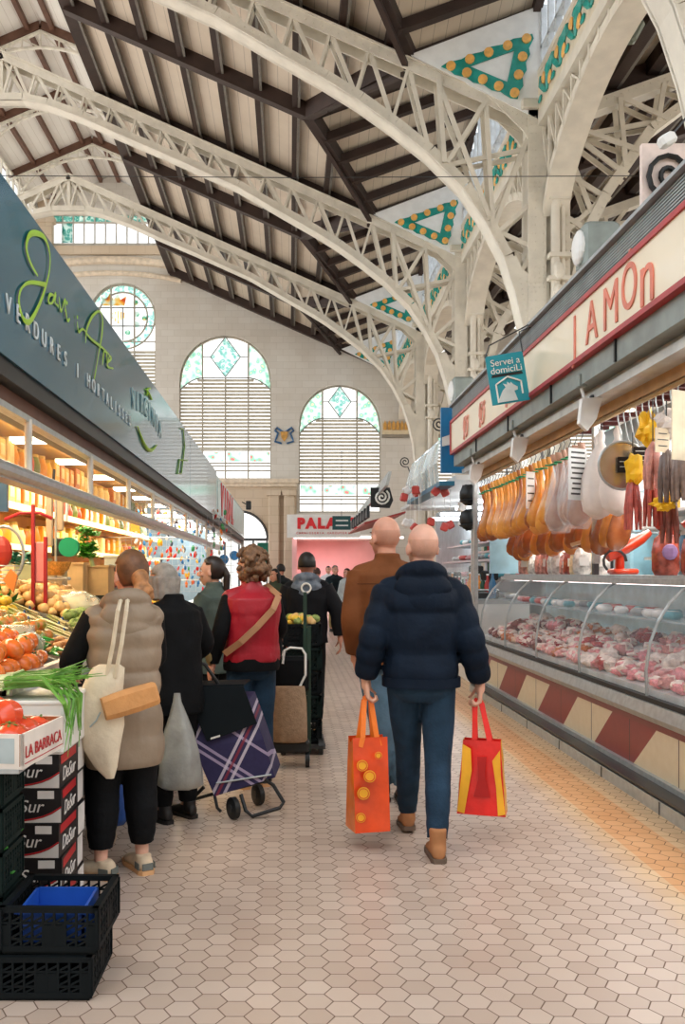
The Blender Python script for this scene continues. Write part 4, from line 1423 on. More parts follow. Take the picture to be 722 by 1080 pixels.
# round metal plate (steelyard pan) and chalk cards
r = empty('round_plate', (2.35, 6.4, 2.24), 'large round shiny metal plate hanging beside the sausages', 'plate')
c = MB().cyl((2.36, 6.39, 2.28), (2.36, 6.41, 2.28), .17, .165, 32); c.build('dish', mat('brushed_pan', 'C6B49A', .25, .8), r)
c = MB().tube([(2.36 + .17 * math.cos(a * PI / 16), 6.385, 2.28 + .17 * math.sin(a * PI / 16)) for a in range(32)], .009, 6, closed=True); c.build('rim', steel, r)
chalk = mat('chalk_black', '2A2320', .7)
sheet((2.48, 6.3, 2.40), .15, .13, 'small dark chalk price card in front of the round plate', chalk, 3, 0)
sheet((2.36, 6.37, 2.34), .08, .11, 'tiny dark price card stuck on the round metal plate', chalk, 2, 0)
# sausages
def sausage_bunch(loc, n, L, r0, hexc, lab, name='sausage_bundle', spread=.03, yellow=False):
    r = empty(name, loc, lab, 'sausages')
    m = mat('sausage_' + hexc, hexc, .35, 0, .25, 18, .2, 40, coat=.2)
    rr = random.Random(int(loc[1] * 37))
    for k in range(n):
        a = 2 * PI * k / n
        dx, dy = spread * math.cos(a) * rr.uniform(.6, 1.2), spread * math.sin(a)
        x, y, z = loc
        MB().tube([(x, y, z), (x + dx, y + dy, z - L * .2), (x + dx * 1.6, y + dy * 1.6, z - L * .6), (x + dx * 1.8, y + dy * 1.8, z - L)], [r0 * .3, r0, r0, r0 * .6], 7).build('sausage', m, r, smooth=True)
    MB().tube([(loc[0], loc[1], loc[2] + .3), (loc[0], loc[1], loc[2])], .004, 5).build('string', dark_steel, r)
    if yellow:
        MB().ell((loc[0], loc[1] - .03, loc[2] + .04), (.06, .05, .1), 10, 8, fn=organic(1, .6, 3, 5)).build('yellow_netting', mat('yellow_net', 'F2C01E', .5), r)
    return r
BUN = [((2.40, 6.3, 2.20), 9, .38, .016, 'B8544A', 'bundle of thin red sausages with yellow netting under the chalk card', True),
       ((2.5, 6.2, 2.24), 8, .40, .016, 'A8483C', 'second bundle of thin red sausages just right of the round plate', False),
       ((2.44, 6.05, 2.40), 5, .32, .024, 'C9897C', 'pale salami bundle hanging below a white cloth pouch', False),
       ((2.46, 5.88, 2.34), 6, .36, .022, '6E5A52', 'grey dried sausages beside the tilted paper card', False),
       ((2.48, 5.7, 2.32), 7, .34, .022, '7F6A60', 'grey dried sausages nearest the right picture edge', False),
       ((2.6, 6.15, 2.06), 5, .34, .02, '8A4A3E', 'lower brown sausages in deep shade behind the salami', False),
       ((2.6, 5.75, 2.06), 6, .34, .02, '57423C', 'dark sausages hanging at the right edge above the pink packets', False)]
for loc, n, L, r0, h, lab, yl in BUN: sausage_bunch(loc, n, L, r0, h, lab, yellow=yl)
for loc, lab in (((2.45, 6.15, 2.50), 'bright yellow netting pouch hanging on the rail above the sausages'), ((2.5, 6.0, 1.98), 'yellow netting tuft under the dark sausages')):
    o = MB().ell(loc, (.07, .06, .11 if loc[2] > 2 else .05), 14, 10, fn=organic(1, .7, loc[2], 6)).build('yellow_netting_pouch', mat('yellow_net', 'F2C01E', .5)); tag(o, lab, 'netting')
o = MB().ell((2.5, 5.92, 2.5), (.09, .07, .1), 14, 10, fn=organic(1, .4, 5, 3)).build('white_cloth_pouch', mat('muslin', 'EDE3DC')); tag(o, 'white cloth pouch hanging on the rail between sausages', 'pouch')
sheet((2.42, 5.85, 2.46), .12, .16, 'cream tilted paper tag hanging on the grey sausages', mat('cream_paper', 'E3D2B6', .6), 3, .4, .0)
sheet((2.38, 5.45, 2.62), .2, .42, 'large pale green edged paper bag hanging at the right picture edge', mat('pale_paper', 'E6D9BE', .6), 0, .5, .0)
o = MB().rbox((2.75, 5.95, 2.04), (.34, .3, .03), .01).build('black_tray', black_plastic); tag(o, 'black shelf tray under the dark sausages at the right edge', 'tray')
hk = empty('wire_hooks', (2.45, 5.4, 2.6), 'row of thin steel wire hooks on the front rail above the sausages', 'hooks')
for k in range(14):
    y = 5.2 + k * .115
    MB().tube([(2.42, y, 2.73), (2.44, y, 2.72), (2.44, y, 2.66), (2.47, y, 2.50), (2.50, y, 2.44), (2.47, y + .01, 2.42)], .005, 5).build('hook', steel, hk)
# tools and goods standing on the counter shelf
dS = Vector((0, 1.2, 0))
r = empty('meat_slicer', (3.0, 8.05, 1.5), 'bright orange red hand slicer standing on the steel counter shelf', 'slicer')
ored = mat('orange_red_enamel', 'E2431E', .3, coat=.4)
c = MB(); c.rbox((2.98, 8.05, 1.53), (.22, .2, .05), .015); c.rbox((2.95, 8.05, 1.64), (.07, .08, .22), .02); c.build('stand', ored, r, smooth=True)
c = MB(); c.tube([(2.82, 8.0, 1.66), (2.98, 8.0, 1.74), (3.12, 8.0, 1.82), (3.2, 8.0, 1.88)], [.05, .055, .05, .03], 10); c.build('arm', ored, r, smooth=True)
c = MB(); c.tube([(2.86 + .1 * math.cos(a * .5), 7.92, 1.62 + .1 * math.sin(a * .5)) for a in range(9)], .012, 6); c.build('guard', dark_steel, r)
r = empty('ham_stand', (2.9, 8.45, 1.5), 'pale wooden ham carving stand with upright board on the counter', 'ham stand')
pine = mat('pale_pine', 'D9B384', .5)
c = MB(); c.bar((2.66, 8.5, 1.78), (3.12, 8.3, 1.93), .16, .03); c.build('board', pine, r)
MB().bar((3.02, 8.4, 1.90), (3.02, 8.4, 2.2), .1, .03, (0, 1, 0)).build('upright', pine, r)
MB().bar((2.86, 8.42, 1.50), (2.86, 8.42, 1.82), .05, .05, (0, 1, 0)).build('leg', dark_steel, r)
r = empty('steel_fridge', (3.72, 10.2, 0), 'stainless steel upright fridge behind the counter with a dark rim', 'fridge')
MB().rbox((3.71, 10.25, 1.12), (.5, .55, 2.24), .02).build('body', steel, r)
MB().rbox((3.72, 9.95, 1.2), (.44, .04, 1.95), .01).build('door', steel, r)
MB().bar((3.54, 9.9, 1.0), (3.54, 9.9, 1.9), .03, .03).build('handle', black_plastic, r)
MB().bb((3.955, 9.96, .0), (3.985, 10.5, 2.2)).build('side_panel', mat('side_grey', '8F9494', .35, .5), r)
o = MB().rbox((3.76, 9.6, 1.0), (.36, .3, 1.86), .03).build('blue_crate_stack', mat('light_blue_plastic', '8FC3D6', .4)); tag(o, 'light blue plastic bin behind the counter left of the pink packets', 'bin')
o = MB().rbox((3.80, 9.55, 2.14), (.26, .24, .36), .02).build('wall_box', white_plastic); tag(o, 'white switch box on the back wall beside the fridge', 'box')
# packets leaning on the shelf (px 525-625) and the pink packets (690-722)
bagm = [mat('film_pack_pink', 'D79C90', .25, coat=.5, vary=.5, vscale=25), mat('film_pack_clear', 'DCD9D4', .2, coat=.5, vary=.4, vscale=20), mat('film_pack_red', 'A8503F', .25, coat=.5, vary=.45, vscale=25), mat('film_pack_cream', 'E4CFA8', .3, vary=.3, vscale=25)]
BN = ['pink', 'clear', 'brownish red', 'cream']
def bag_mb(w, d, h, seed):
    rs = []
    for z, k in ((0, .8), (.1, 1), (.5, 1.02), (.8, .8), (.93, .35), (1, .6)):
        rs.append([(w / 2 * math.cos(a) * k * (1 + .12 * mnoise.noise(Vector((a, z * 3, seed)))), d / 2 * math.sin(a) * k * (1 + .15 * mnoise.noise(Vector((a * 2, z * 3, seed + 4)))), h * z) for a in [2 * PI * j / 14 for j in range(14)]])
    return MB().rings(rs)
bp_ = []
for i, m in enumerate(bagm):
    r = empty('vacuum_packet', (0, 0, 0))
    bag_mb(.15, .07, .24, i).build('film_bag', m, r, smooth=True)
    MB().bb((-.04, -.042, .07), (.04, -.036, .14)).build('price_label', white_plastic, r)
    bp_.append(r)
fs2 = set()
y = 10.9
while y > 8.75:
    for x in (2.88, 3.05):
        i = rnd.randrange(4); loc = (x + rnd.uniform(-.02, .02), y, 1.502); rz = rnd.uniform(-.5, .5)
        s = rnd.uniform(.95, 1.25)
        if i not in fs2: fs2.add(i); o = bp_[i]; o.location = loc; o.rotation_euler = (0, 0, rz); o.scale = (s,) * 3
        else: o = copy_tree(bp_[i], loc, rz, scale=s)
        tag(o, BN[i] + ' film packet standing on the steel shelf beneath the hams', 'packet', BN[i] + ' film packets beneath the hams')
    y -= .17
for k, (x, y, s) in enumerate(((2.86, 6.85, 1.75), (3.0, 7.15, 1.4), (2.9, 6.45, 1.6), (3.1, 6.8, 1.5))):
    r = empty('red_tied_packet', (x, y, 1.5), ['tall red and pink packet tied at the top at the right end of the shelf', 'smaller pink packet behind the tall tied packet', 'red and white packet at the right picture edge on the shelf', 'red packet leaning behind at the right edge of the shelf'][k], 'packet')
    r.scale = (s, s, s)
    m_ = bag_mb(.12, .08, .2, k + 3)
    I = root_matrix(r); m_.v = [I @ v for v in m_.v]
    m_.build('film_bag', bagm[0] if k % 2 else bagm[2], r, smooth=True)
    e = MB().ell((0, 0, .235), (.05, .04, .04), 12, 8, fn=organic(1, .5, k, 4)); e.v = [I @ v for v in e.v]
    e.build('ribbon_knot', mat('red_ribbon', 'D84A38', .4), r, smooth=True)
    e = MB().ell((0, -.045, .1), (.035, .008, .035), 10, 6); e.v = [I @ v for v in e.v]; e.build('round_label', mat('mauve_label', '9C7FB0', .5), r)
# hanging lamps on rods from the beam
for k, (px, py) in enumerate(((620, 437), (547, 474), (502, 500))):
    p = atx(px, py, 2.2)
    top = Vector((2.2, p.y, 2.92))
    r = empty('hanging_spot_lamp', p, ['nearest white flat lamp hanging on a rod from the butcher beam', 'middle white flat lamp on a rod below the beam', 'farthest white flat lamp on a rod at the end of the stall'][k], 'lamp')
    MB().rbox((2.15, p.y, 2.93), (.07, .07, .1), .01).build('mount', grey_panel, r)
    MB().cyl((2.15, p.y, 2.88), (2.18, p.y, p.z + .08), .012, n=8).build('rod', white_plastic, r)
    c = MB().slab([(2.12, p.y - .05, p.z + .1), (2.28, p.y - .02, p.z + .12), (2.24, p.y, p.z - .04), (2.17, p.y - .01, p.z - .13), (2.1, p.y - .05, p.z - .08)], .035, (0.3, -1, 0))
    c.build('shade', white_plastic, r)
    MB().rbox((2.24, p.y + .01, p.z + .12), (.05, .04, .05), .01).build('socket', dark_steel, r)
# teal hanging sign
yT = 7.85
sg = empty('hanging_sign', (1.92, yT, 3.3), 'teal square hanging sign with a dog in a house outline, tilted on chains', 'sign')
teal = mat('teal_sign', '1F93A3', .4, vary=.05)
tl = math.radians(9)
RT = Matrix.Rotation(-tl, 3, 'Y') 
cS = at(535, 399, yT)
def SP(u, v, d=0): 
    ca, sa = math.cos(tl), math.sin(tl)
    return Vector((cS.x + u * ca - v * sa, yT + d, cS.z + u * sa + v * ca))
w2, h2 = .165, .215
MB().slab([SP(-w2, -h2), SP(w2, -h2), SP(w2, h2), SP(-w2, h2)], .012, (0, 1, 0)).build('board', teal, sg)
RR = Matrix.Rotation(-tl, 3, 'Y') @ FACING['camera']
text('Servei a', 'lettering', SP(0, .145, -.006), .082, white_paint, parent=sg, R=RR, depth=.002)
text('domiciLi', 'lettering', SP(0, .078, -.006), .082, white_paint, parent=sg, R=RR, depth=.002)
MB().slab([SP(-.14, .022, -.002), SP(.14, .022, -.002), SP(.13, .046, -.002), SP(-.13, .046, -.002)], .002, (0, -1, 0)).build('black_ribbon', black_plastic, sg)
hz = MB()
hp_ = [(-.11, -.2), (-.11, -.04), (0, .015), (.11, -.04), (.11, -.15)]
for a_, b_ in zip(hp_, hp_[1:]): hz.bar(SP(a_[0], a_[1], -.006), SP(b_[0], b_[1], -.006), .012, .012)
hz.build('house_outline', white_paint, sg)
dg_ = [(-.12, -.2), (-.06, -.1), (-.03, -.075), (-.05, -.04), (-.015, -.055), (-.01, -.03), (.012, -.05), (.02, -.035), (.04, -.06), (.075, -.085), (.07, -.11), (.04, -.115), (.06, -.2)]
MB().slab([SP(u, v, -.004) for u, v in dg_], .003, (0, -1, 0)).build('dog_silhouette', mat('pale_grey_print', 'C9D3D2', .5), sg)
c = MB()
c.tube([SP(w2, h2 - .01), (2.0, yT, 3.62), (2.1, yT, 3.66)], .006, 5); c.tube([SP(-w2, h2 - .01), SP(-w2 + .05, h2 + .09), (2.1, yT, 3.69)], .006, 5)
c.build('chain', dark_steel, sg)
# flood lamp boxes and spiral emblem board above the stall
for k, (px, py, X) in enumerate(((630, 262, 2.95), (487, 412, 2.95))):
    p = atx(px, py, X)
    r = empty('loudspeaker_box', p, ['grey boxed lamp unit on top of the butcher stall near the big column', 'far grey boxed lamp unit on the stall roof'][k], 'lamp')
    MB().rbox(p, (.34, .3, .42), .03).build('housing', grey_panel, r)
    MB().ell((p.x - .18, p.y, p.z), (.06, .14, .17), 14, 8).build('white_lens', white_plastic, r)
    MB().cyl((p.x, p.y, 3.5), (p.x, p.y, p.z - .2), .03, n=8).build('post', dark_steel, r)
p = at(706, 184, 8.4)
r = empty('spiral_sign_board', (p.x, 8.4, 3.6), 'pale pink board with a black spiral emblem above the butcher sign, top right', 'sign')
MB().bb((p.x - .25, 8.42, 3.65), (p.x + 1.2, 8.48, p.z + .3)).build('board', mat('pale_pink_board', 'E8D6CE', .5), r)
sp = [(p.x + (.03 + .012 * t * .75) * math.cos(t * .5) * 1.0, 8.39, p.z + (.03 + .012 * t * .75) * math.sin(t * .5)) for t in range(26)]
MB().tube(sp, .024, 6).build('spiral', black_plastic, r)
p = at(619, 31, 14.0)
r = empty('horn_loudspeaker', p, 'dark square horn loudspeaker mounted on the girder at the top right', 'loudspeaker')
c = MB().rings([[(p.x + k * s * a, p.y - y_, p.z + k * s * b) for a, b in ((-1, -.8), (-.8, -1), (.8, -1), (1, -.8), (1, .8), (.8, 1), (-.8, 1), (-1, .8))] for k, s, y_ in ((.26, 1, .3), (.22, 1, .28), (.12, 1, .1), (.1, 1, -.1))]); c.build('horn', mat('speaker_grey', '4E5450', .5), r)
MB().ell((p.x, p.y - .3, p.z), (.07, .06, .07)).build('driver', mat('speaker_pale', '9BA5A2', .4), r)
MB().bar((p.x, p.y, p.z), (4.2, p.y + .1, p.z + .05), .05, .05).build('bracket', cream_iron, r)
p = at(666, 32, 13.5)
r = empty('floodlight', p, 'small grey green floodlight fixed to the arch at the top right', 'lamp')
MB().rbox(p, (.26, .2, .34), .04, Matrix.Rotation(.5, 3, 'Y')).build('housing', mat('lamp_green_grey', '7C857A', .4), r)
MB().ell((p.x - .05, p.y - .12, p.z), (.09, .04, .12)).build('lens', mat('lens_grey', 'C5CCCA', .1, .3), r)
p = at(703, 148, 7.0)
r = empty('emergency_lamp', p, 'small white emergency lamp box hanging below the arch at the right edge', 'lamp')
MB().rbox(p, (.13, .1, .09), .02, Matrix.Rotation(-.5, 3, 'Y')).build('housing', white_plastic, r)
MB().tube([p, p + Vector((.3, 0, .35))], .01, 5).build('cable', dark_steel, r)

# ================================================================ FURTHER STALLS ON THE RIGHT
blue_m = mat('sign_blue', '1F74A8', .35, vary=.1)
r = empty('clear_awning', (2.4, 14.5, 2.6), 'translucent rippled pale blue awning of the next stall with a blue and white end', 'awning')
film = mat('rippled_film', 'BFD9E4', .12, alpha=.45, vary=.25, vscale=3, coat=.6)
c = MB(); n = 30
rs = []
for i in range(n + 1):
    y = 12.1 + i * .105
    w_ = .02 * math.sin(i * 1.9)
    rs.append([(2.02 + w_, y, 2.72), (1.98 + w_, y, 3.0), (2.08 + w_, y, 3.35), (2.4 + w_, y, 3.62)])
for i in range(n):
    for j in range(3): c.add([rs[i][j], rs[i + 1][j], rs[i + 1][j + 1], rs[i][j + 1]], [(0, 1, 2, 3)])
c.build('rippled_sheet', film, r, smooth=True)
c = MB().bb((2.02, 12.0, 2.85), (2.5, 12.06, 3.72)); c.build('end_panel', blue_m, r)
MB().slab([(2.03, 11.99, 3.2), (2.5, 11.99, 3.3), (2.5, 11.99, 3.4), (2.2, 11.99, 3.38), (2.03, 11.99, 3.32)], .01, (0, -1, 0)).build('white_wave', white_paint, r)
c = MB().bb((2.0, 12.0, 2.68), (2.2, 15.3, 2.74)); c.build('lower_rail', mat('teal_rail', '2B6E8C', .4), r)
r2 = empty('second_stall', (3.2, 15, 0), 'second stall on the right with white cold counter, shelves and strip lights', 'market stall')
MB().bb((2.5, 12.0, 0), (3.2, 18, 1.1)).build('counter_body', white_plastic, r2)
MB().bb((2.45, 12.0, 1.1), (3.25, 18, 1.16)).build('counter_top', steel, r2)
c = MB(); c.bb((2.5, 12, 1.16), (2.52, 18, 1.6)); c.build('counter_glass', glass, r2)
MB().bb((3.9, 12.0, 0), (3.96, 18, 3.1)).build('back_panel', mat('stall_grey_back', '9FAAB0', .5), r2)
c = MB()
for z in (1.5, 1.9, 2.3): c.bb((3.66, 12, z), (3.9, 18, z + .03))
c.build('back_shelf', steel, r2)
c = MB()
for y in (12.6, 14, 15.4, 16.8): c.bb((2.6, y, 2.5), (3.8, y + .12, 2.55))
c.build('strip_lamp', mat('cool_strip', 'F4FAFF', .5, emit=5, vary=0), r2)
MB().bb((2.22, 12, 2.76), (3.95, 18, 2.82)).build('canopy_deck', white_plastic, r2)
o = MB().rbox((2.45, 12.02, 1.6), (.05, .05, 3.2), .005).build('steel_pole', steel); tag(o, 'thin steel pole between the butcher stall and the blue awning stall', 'pole')
for k, (px, py) in enumerate(((494, 522), (494, 548))):
    p = at(px, py, 11.85)
    r = empty('round_hat', p, ['upper black round cap hanging on the pole beside the hams', 'lower black round cap hanging on the pole beside the hams'][k], 'hat')
    MB().ell(p, (.12, .1, .14), 14, 10, fn=organic(1, .2, k, 3)).build('crown', black_plastic, r, smooth=True)
    MB().ell((p.x, p.y - .02, p.z - .08), (.13, .12, .03), 14, 6).build('brim', black_plastic, r, smooth=True)
# goods of the second stall
gcol = [('B23A3A', 'red'), ('E4E6E6', 'white'), ('D98FA0', 'pink'), ('3B6F52', 'green'), ('E08A2E', 'orange'), ('4E7FA6', 'blue')]
def bottle_proto(h, nm):
    r = empty('bottle', (0, 0, 0))
    MB().rings([[(rr * math.cos(2 * PI * j / 10), rr * math.sin(2 * PI * j / 10), z) for j in range(10)] for rr, z in ((.035, 0), (.04, .01), (.04, .16), (.015, .22), (.015, .27))]).build('body', mat('bottle_' + nm, h, .25, coat=.3), r, smooth=True)
    MB().cyl((0, 0, .27), (0, 0, .29), .017, n=8).build('cap', white_plastic, kids(r)[0])
    return r
bots = [bottle_proto(h, nm) for h, nm in gcol]
fb = set()
def put_bottle(i, loc, s, where):
    if i not in fb: fb.add(i); o = bots[i]; o.location = loc; o.scale = (s,) * 3
    else: o = copy_tree(bots[i], loc, scale=s)
    tag(o, gcol[i][1] + ' bottle ' + where, 'bottle', gcol[i][1] + ' bottles ' + where)
for z in (1.17, 1.53, 1.93, 2.33):
    y = 12.2
    while y < 17.4:
        if rnd.random() < .75: put_bottle(rnd.randrange(6), (2.75 if z < 1.2 else 3.78, y, z), rnd.uniform(.9, 1.3), 'in the second right stall')
        y += .3
for z in (1.17, 1.45, 1.75, 2.05):
    y = 12.1
    while y < 17.5:
        i = rnd.randrange(5); o = copy_tree(pkp[i], (3.0 + (z - 1.17) * .4 + rnd.uniform(-.05, .05), y, z), rnd.uniform(0, 3), scale=rnd.uniform(.9, 1.5))
        tag(o, PN[i] + ' packet stacked in the second right stall', 'packet', PN[i] + ' packets in the second right stall'); y += .3
MB().bb((2.95, 12.0, 1.40), (3.4, 18, 1.43)).build('display_shelf', steel, r2); MB().bb((3.05, 12.0, 1.70), (3.5, 18, 1.73)).build('display_shelf', steel, r2); MB().bb((3.15, 12.0, 2.0), (3.6, 18, 2.03)).build('display_shelf', steel, r2)
for k, (x, y, z, w_, h_) in enumerate(((2.75, 12.6, 1.16, .3, .32), (2.85, 14.0, 1.16, .28, .4), (2.75, 15.4, 1.16, .34, .3))):
    r = empty('weighing_machine', (x, y, z), ['nearest', 'middle', 'far'][k] + ' dark weighing machine on the second right counter', 'scale')
    MB().rbox((x, y, z + .05), (w_, .3, .1), .02).build('base', dark_steel, r); MB().rbox((x + .08, y + .08, z + h_ * .6), (.05, .06, h_), .01).build('column', dark_steel, r)
    MB().rbox((x + .06, y + .05, z + h_), (w_ * .8, .06, .14), .02).build('display', black_plastic, r); MB().rbox((x, y - .02, z + .12), (w_, .26, .02), .005).build('pan', steel, r)
for k in range(22):
    p = at(rnd.uniform(425, 490), rnd.uniform(515, 580), rnd.uniform(12.3, 14))
    r = empty('hanging_packet', p, 'small red and white packet hanging on a string in the second right stall', 'packet', 'hanging packets in the second right stall')
    MB().rbox(p, (.11, .06, .12), .02, Matrix.Rotation(rnd.uniform(-.8, .8), 3, 'Y')).build('wrap', mat('pack_red' if k % 2 else 'pack_white', 'C94B45'), r)
    MB().tube([(p.x, p.y, p.z), (p.x, p.y, 2.75)], .004, 4).build('string', white_plastic, r)
# dark iron canopy of the third stall with scroll
r = empty('iron_scroll_canopy', (1.8, 19, 2.5), 'grey stepped canopy edge with black iron scroll beyond the blue awning', 'canopy')
zt = 3.5
MB().slab([(1.80, 16.9, 3.16), (1.86, 16.9, 3.42), (1.86, 26, 3.12), (1.80, 26, 2.9)], .06, (1, 0, 0)).build('grey_fascia', mat('fascia_grey', 'A7A9A6', .5), r)
MB().slab([(1.66, 18.4, 2.86), (1.66, 18.4, 3.26), (2.05, 18.4, 3.26), (2.12, 18.4, 3.0), (2.05, 18.4, 2.84)], .05, (0, 1, 0)).build('black_gable', black_plastic, r)
c = MB()
for t in range(1): c.tube([(1.88 + (.015 + .0055 * t_) * math.cos(t_ * .5), 18.36, 3.06 + (.015 + .0055 * t_) * math.sin(t_ * .5)) for t_ in range(28)], .022, 6)
c.build('scroll', white_paint, r)
c = MB()
for k in range(7):
    y = 18.6 + k * .75
    c.prism([(y, 2.66), (y + .5, 2.66), (y + .5, 2.78), (y, 2.9)], 0, 1.6, 1.66)
c.build('dark_valance', mat('valance_black', '2A2D31', .5), r)
MB().slab([(1.55, 18.6, 2.52), (1.55, 23.5, 2.52), (2.4, 23.5, 2.75), (2.4, 18.6, 2.75)], .04).build('red_awning_edge', mat('awning_red', 'A33A33', .5), r)
r3 = empty('third_stall', (3, 21, 0), 'third stall on the right with a pink lit front beyond the men', 'market stall')
MB().bb((2.3, 18.6, 0), (3.2, 24, 1.15)).build('counter_body', mat('pinkish_front', 'D9A7AC', .4), r3)
MB().bb((2.2, 18.6, 1.15), (3.3, 24, 1.2)).build('counter_top', steel, r3)
MB().bb((3.9, 18.6, 0), (3.96, 24, 3.1)).build('back_panel', mat('stall_grey_back', '9FAAB0'), r3)
MB().bb((2.0, 18.7, 1.9), (2.05, 18.9, 2.5)).build('pink_strip_lamp', mat('pink_lamp', 'FF7FB0', .5, emit=1.5, vary=0), r3)
# small curled iron bracket near the blue awning
for k, (px, py, Y) in enumerate(((427, 487, 17.5), (463, 447, 13.5))):
    p = at(px, py, Y)
    o = MB().tube([(p.x + (.015 + .004 * t) * math.cos(t * .5), Y, p.z + (.015 + .004 * t) * math.sin(t * .5)) for t in range(24)] + [(p.x + .1, Y, p.z - .22)], .012, 5).build('iron_scroll_bracket', black_plastic)
    tag(o, ['curled black iron bracket above the grey canopy', 'curled black iron bracket at the top of the blue awning'][k], 'bracket')
# ---- pink lit shop at the end
sh = empty('pink_shop', (1.1, 30.5, 0), 'pink lit shop under the white sign with red letters ending the aisle', 'shop')
pink = mat('pink_wall', 'EDB4B4', .6, 0, .08, 1)
MB().bb((0.2, 34.0, 0), (3.8, 34.1, 2.75)).build('back_wall', pink, sh)
MB().bb((0.1, 30.2, 0), (0.25, 34.0, 2.75)).build('side_wall', pink, sh)
MB().bb((0.2, 30.0, 2.72), (2.9, 34.0, 2.8)).build('soffit', white_plastic, sh)
MB().bb((0.15, 29.98, 2.66), (3.8, 30.05, 2.72)).build('lamp_strip', mat('shop_strip', 'FFF0EC', .5, emit=4, vary=0), sh)
MB().rbox((1.9, 32.6, .5), (2.6, .6, 1.0), .03).build('counter', white_plastic, sh)
ss = empty('shop_sign', (1.1, 29.9, 2.7), 'white shop sign with red capital letters at the far end of the aisle', 'sign')
MB().bb((-0.08, 29.85, 2.68), (2.35, 29.98, 3.45)).build('board', white_plastic, ss)
redl = mat('red_letters', 'D8262E', .4)
for i, ch in enumerate('PALANC'):
    text(ch, 'letter', (.38 + i * .335, 29.84, 3.14), .46, redl, parent=ss, depth=.02, bold=.03)
for i, ch in enumerate('CARNISSERIA XARCUTERIA'):
    text(ch, 'small_letter', (.26 + i * .085, 29.84, 2.83), .10, redl, parent=ss, depth=.005) if ch != ' ' else None
d = empty('teal_direction_sign', (1.62, 27.5, 3.2), 'small dark teal hanging sign in front of the white shop sign', 'sign')
p = at(360, 551.5, 27.5)
MB().bb((p.x - .28, 27.48, p.z - .21), (p.x + .28, 27.52, p.z + .21)).build('board', mat('dark_teal_board', '174C50', .4), d)
for zz in (.07, -.08): MB().bb((p.x - .18, 27.47, p.z + zz - .02), (p.x + .2, 27.48, p.z + zz + .02)).build('text_line', white_plastic, d)
MB().cyl((p.x, 27.5, p.z + .2), (p.x, 27.5, p.z + 2.2), .008, n=5).build('cable', dark_steel, d)
# ================================================================ GREENGROCER'S STALL (left)
sgn = empty('greengrocer_sign', (-1.4, 8, 2.6), 'long glossy teal blue fascia sign with green script lettering on the left', 'shop sign')
def sign_mat():
    m = bpy.data.materials.new('glossy_teal_sign'); m.use_nodes = True
    b = m.node_tree.nodes['Principled BSDF']
    b.inputs['Base Color'].default_value = lin('206884'); b.inputs['Roughness'].default_value = .14
    b.inputs['Metallic'].default_value = .2; b.inputs['Coat Weight'].default_value = .15
    return m
sm_ = sign_mat()
MB().bb((-1.62, 2.6, 2.59), (-1.4, 12.7, 3.46)).build('face_panel', sm_, sgn)
MB().bb((-1.62, 12.72, 2.59), (-1.4, 17.3, 3.46)).build('face_panel', sm_, sgn)
green_l = mat('green_script', 'A6D63A', .4, vary=.03)
white_l = mat('white_sign_letters', 'E4EEF0', .4, vary=0)
def LP(px, py):  # picture point to the sign plane, expressed in metres on the sign
    Y = -1.4 * F / (px - CX)
    return Vector((-1.39, Y, EYE - (py - CY) / F * Y))
def Z3(x, y): return LP(x / 2.777, 170 + y / 2.777)
def stroke(pts, w, name='script_stroke', m=green_l, par=None):
    P = [Z3(*p) for p in pts]
    # catmull-rom
    Q = []
    for i in range(len(P) - 1):
        p0, p1, p2, p3 = P[max(i - 1, 0)], P[i], P[i + 1], P[min(i + 2, len(P) - 1)]
        for k in range(5):
            t = k / 5
            Q.append(.5 * ((2 * p1) + (-p0 + p2) * t + (2 * p0 - 5 * p1 + 4 * p2 - p3) * t * t + (-p0 + 3 * p1 - 3 * p2 + p3) * t ** 3))
    Q.append(P[-1])
    n = len(Q)
    r = [w * (.45 + .55 * abs(math.sin(PI * (i / n) * 2.3))) for i in range(n)]
    mb = MB().tube(Q, r, 6)
    for v in mb.v: v.x = -1.39 + (v.x + 1.39) * .25
    return mb.build(name, m, par or sgn)
stroke([(105, 335), (85, 300), (72, 255), (80, 218), (102, 211), (128, 228), (141, 275), (138, 330), (120, 395), (98, 445), (78, 472), (60, 455), (50, 410), (58, 372), (85, 355), (128, 362)], .017)
stroke([(152, 392), (141, 392), (137, 412), (148, 415), (158, 388), (156, 412), (166, 425)], .013)
stroke([(168, 398), (174, 440), (186, 405), (186, 440)], .012)
stroke([(188, 432), (192, 466), (200, 462)], .012)
stroke([(190, 413), (193, 417)], .014)
stroke([(222, 470), (226, 500), (240, 492), (262, 520), (300, 550), (322, 575)], .011)
stroke([(221, 455), (223, 459)], .013)
stroke([(246, 532), (250, 492), (266, 455), (287, 440), (296, 462), (294, 510), (284, 570), (272, 638)], .015)
stroke([(296, 598), (300, 560), (308, 562), (310, 600)], .013)
stroke([(312, 590), (322, 578), (316, 572), (311, 600), (327, 607)], .012)
yy = 4.47
for ch in 'VERDURES I HORTALISSES':
    if ch != ' ':
        text(ch, 'white_letter', (-1.392, yy, 2.845), .135, white_l, 'left_wall', sgn, .003)
    yy += .162
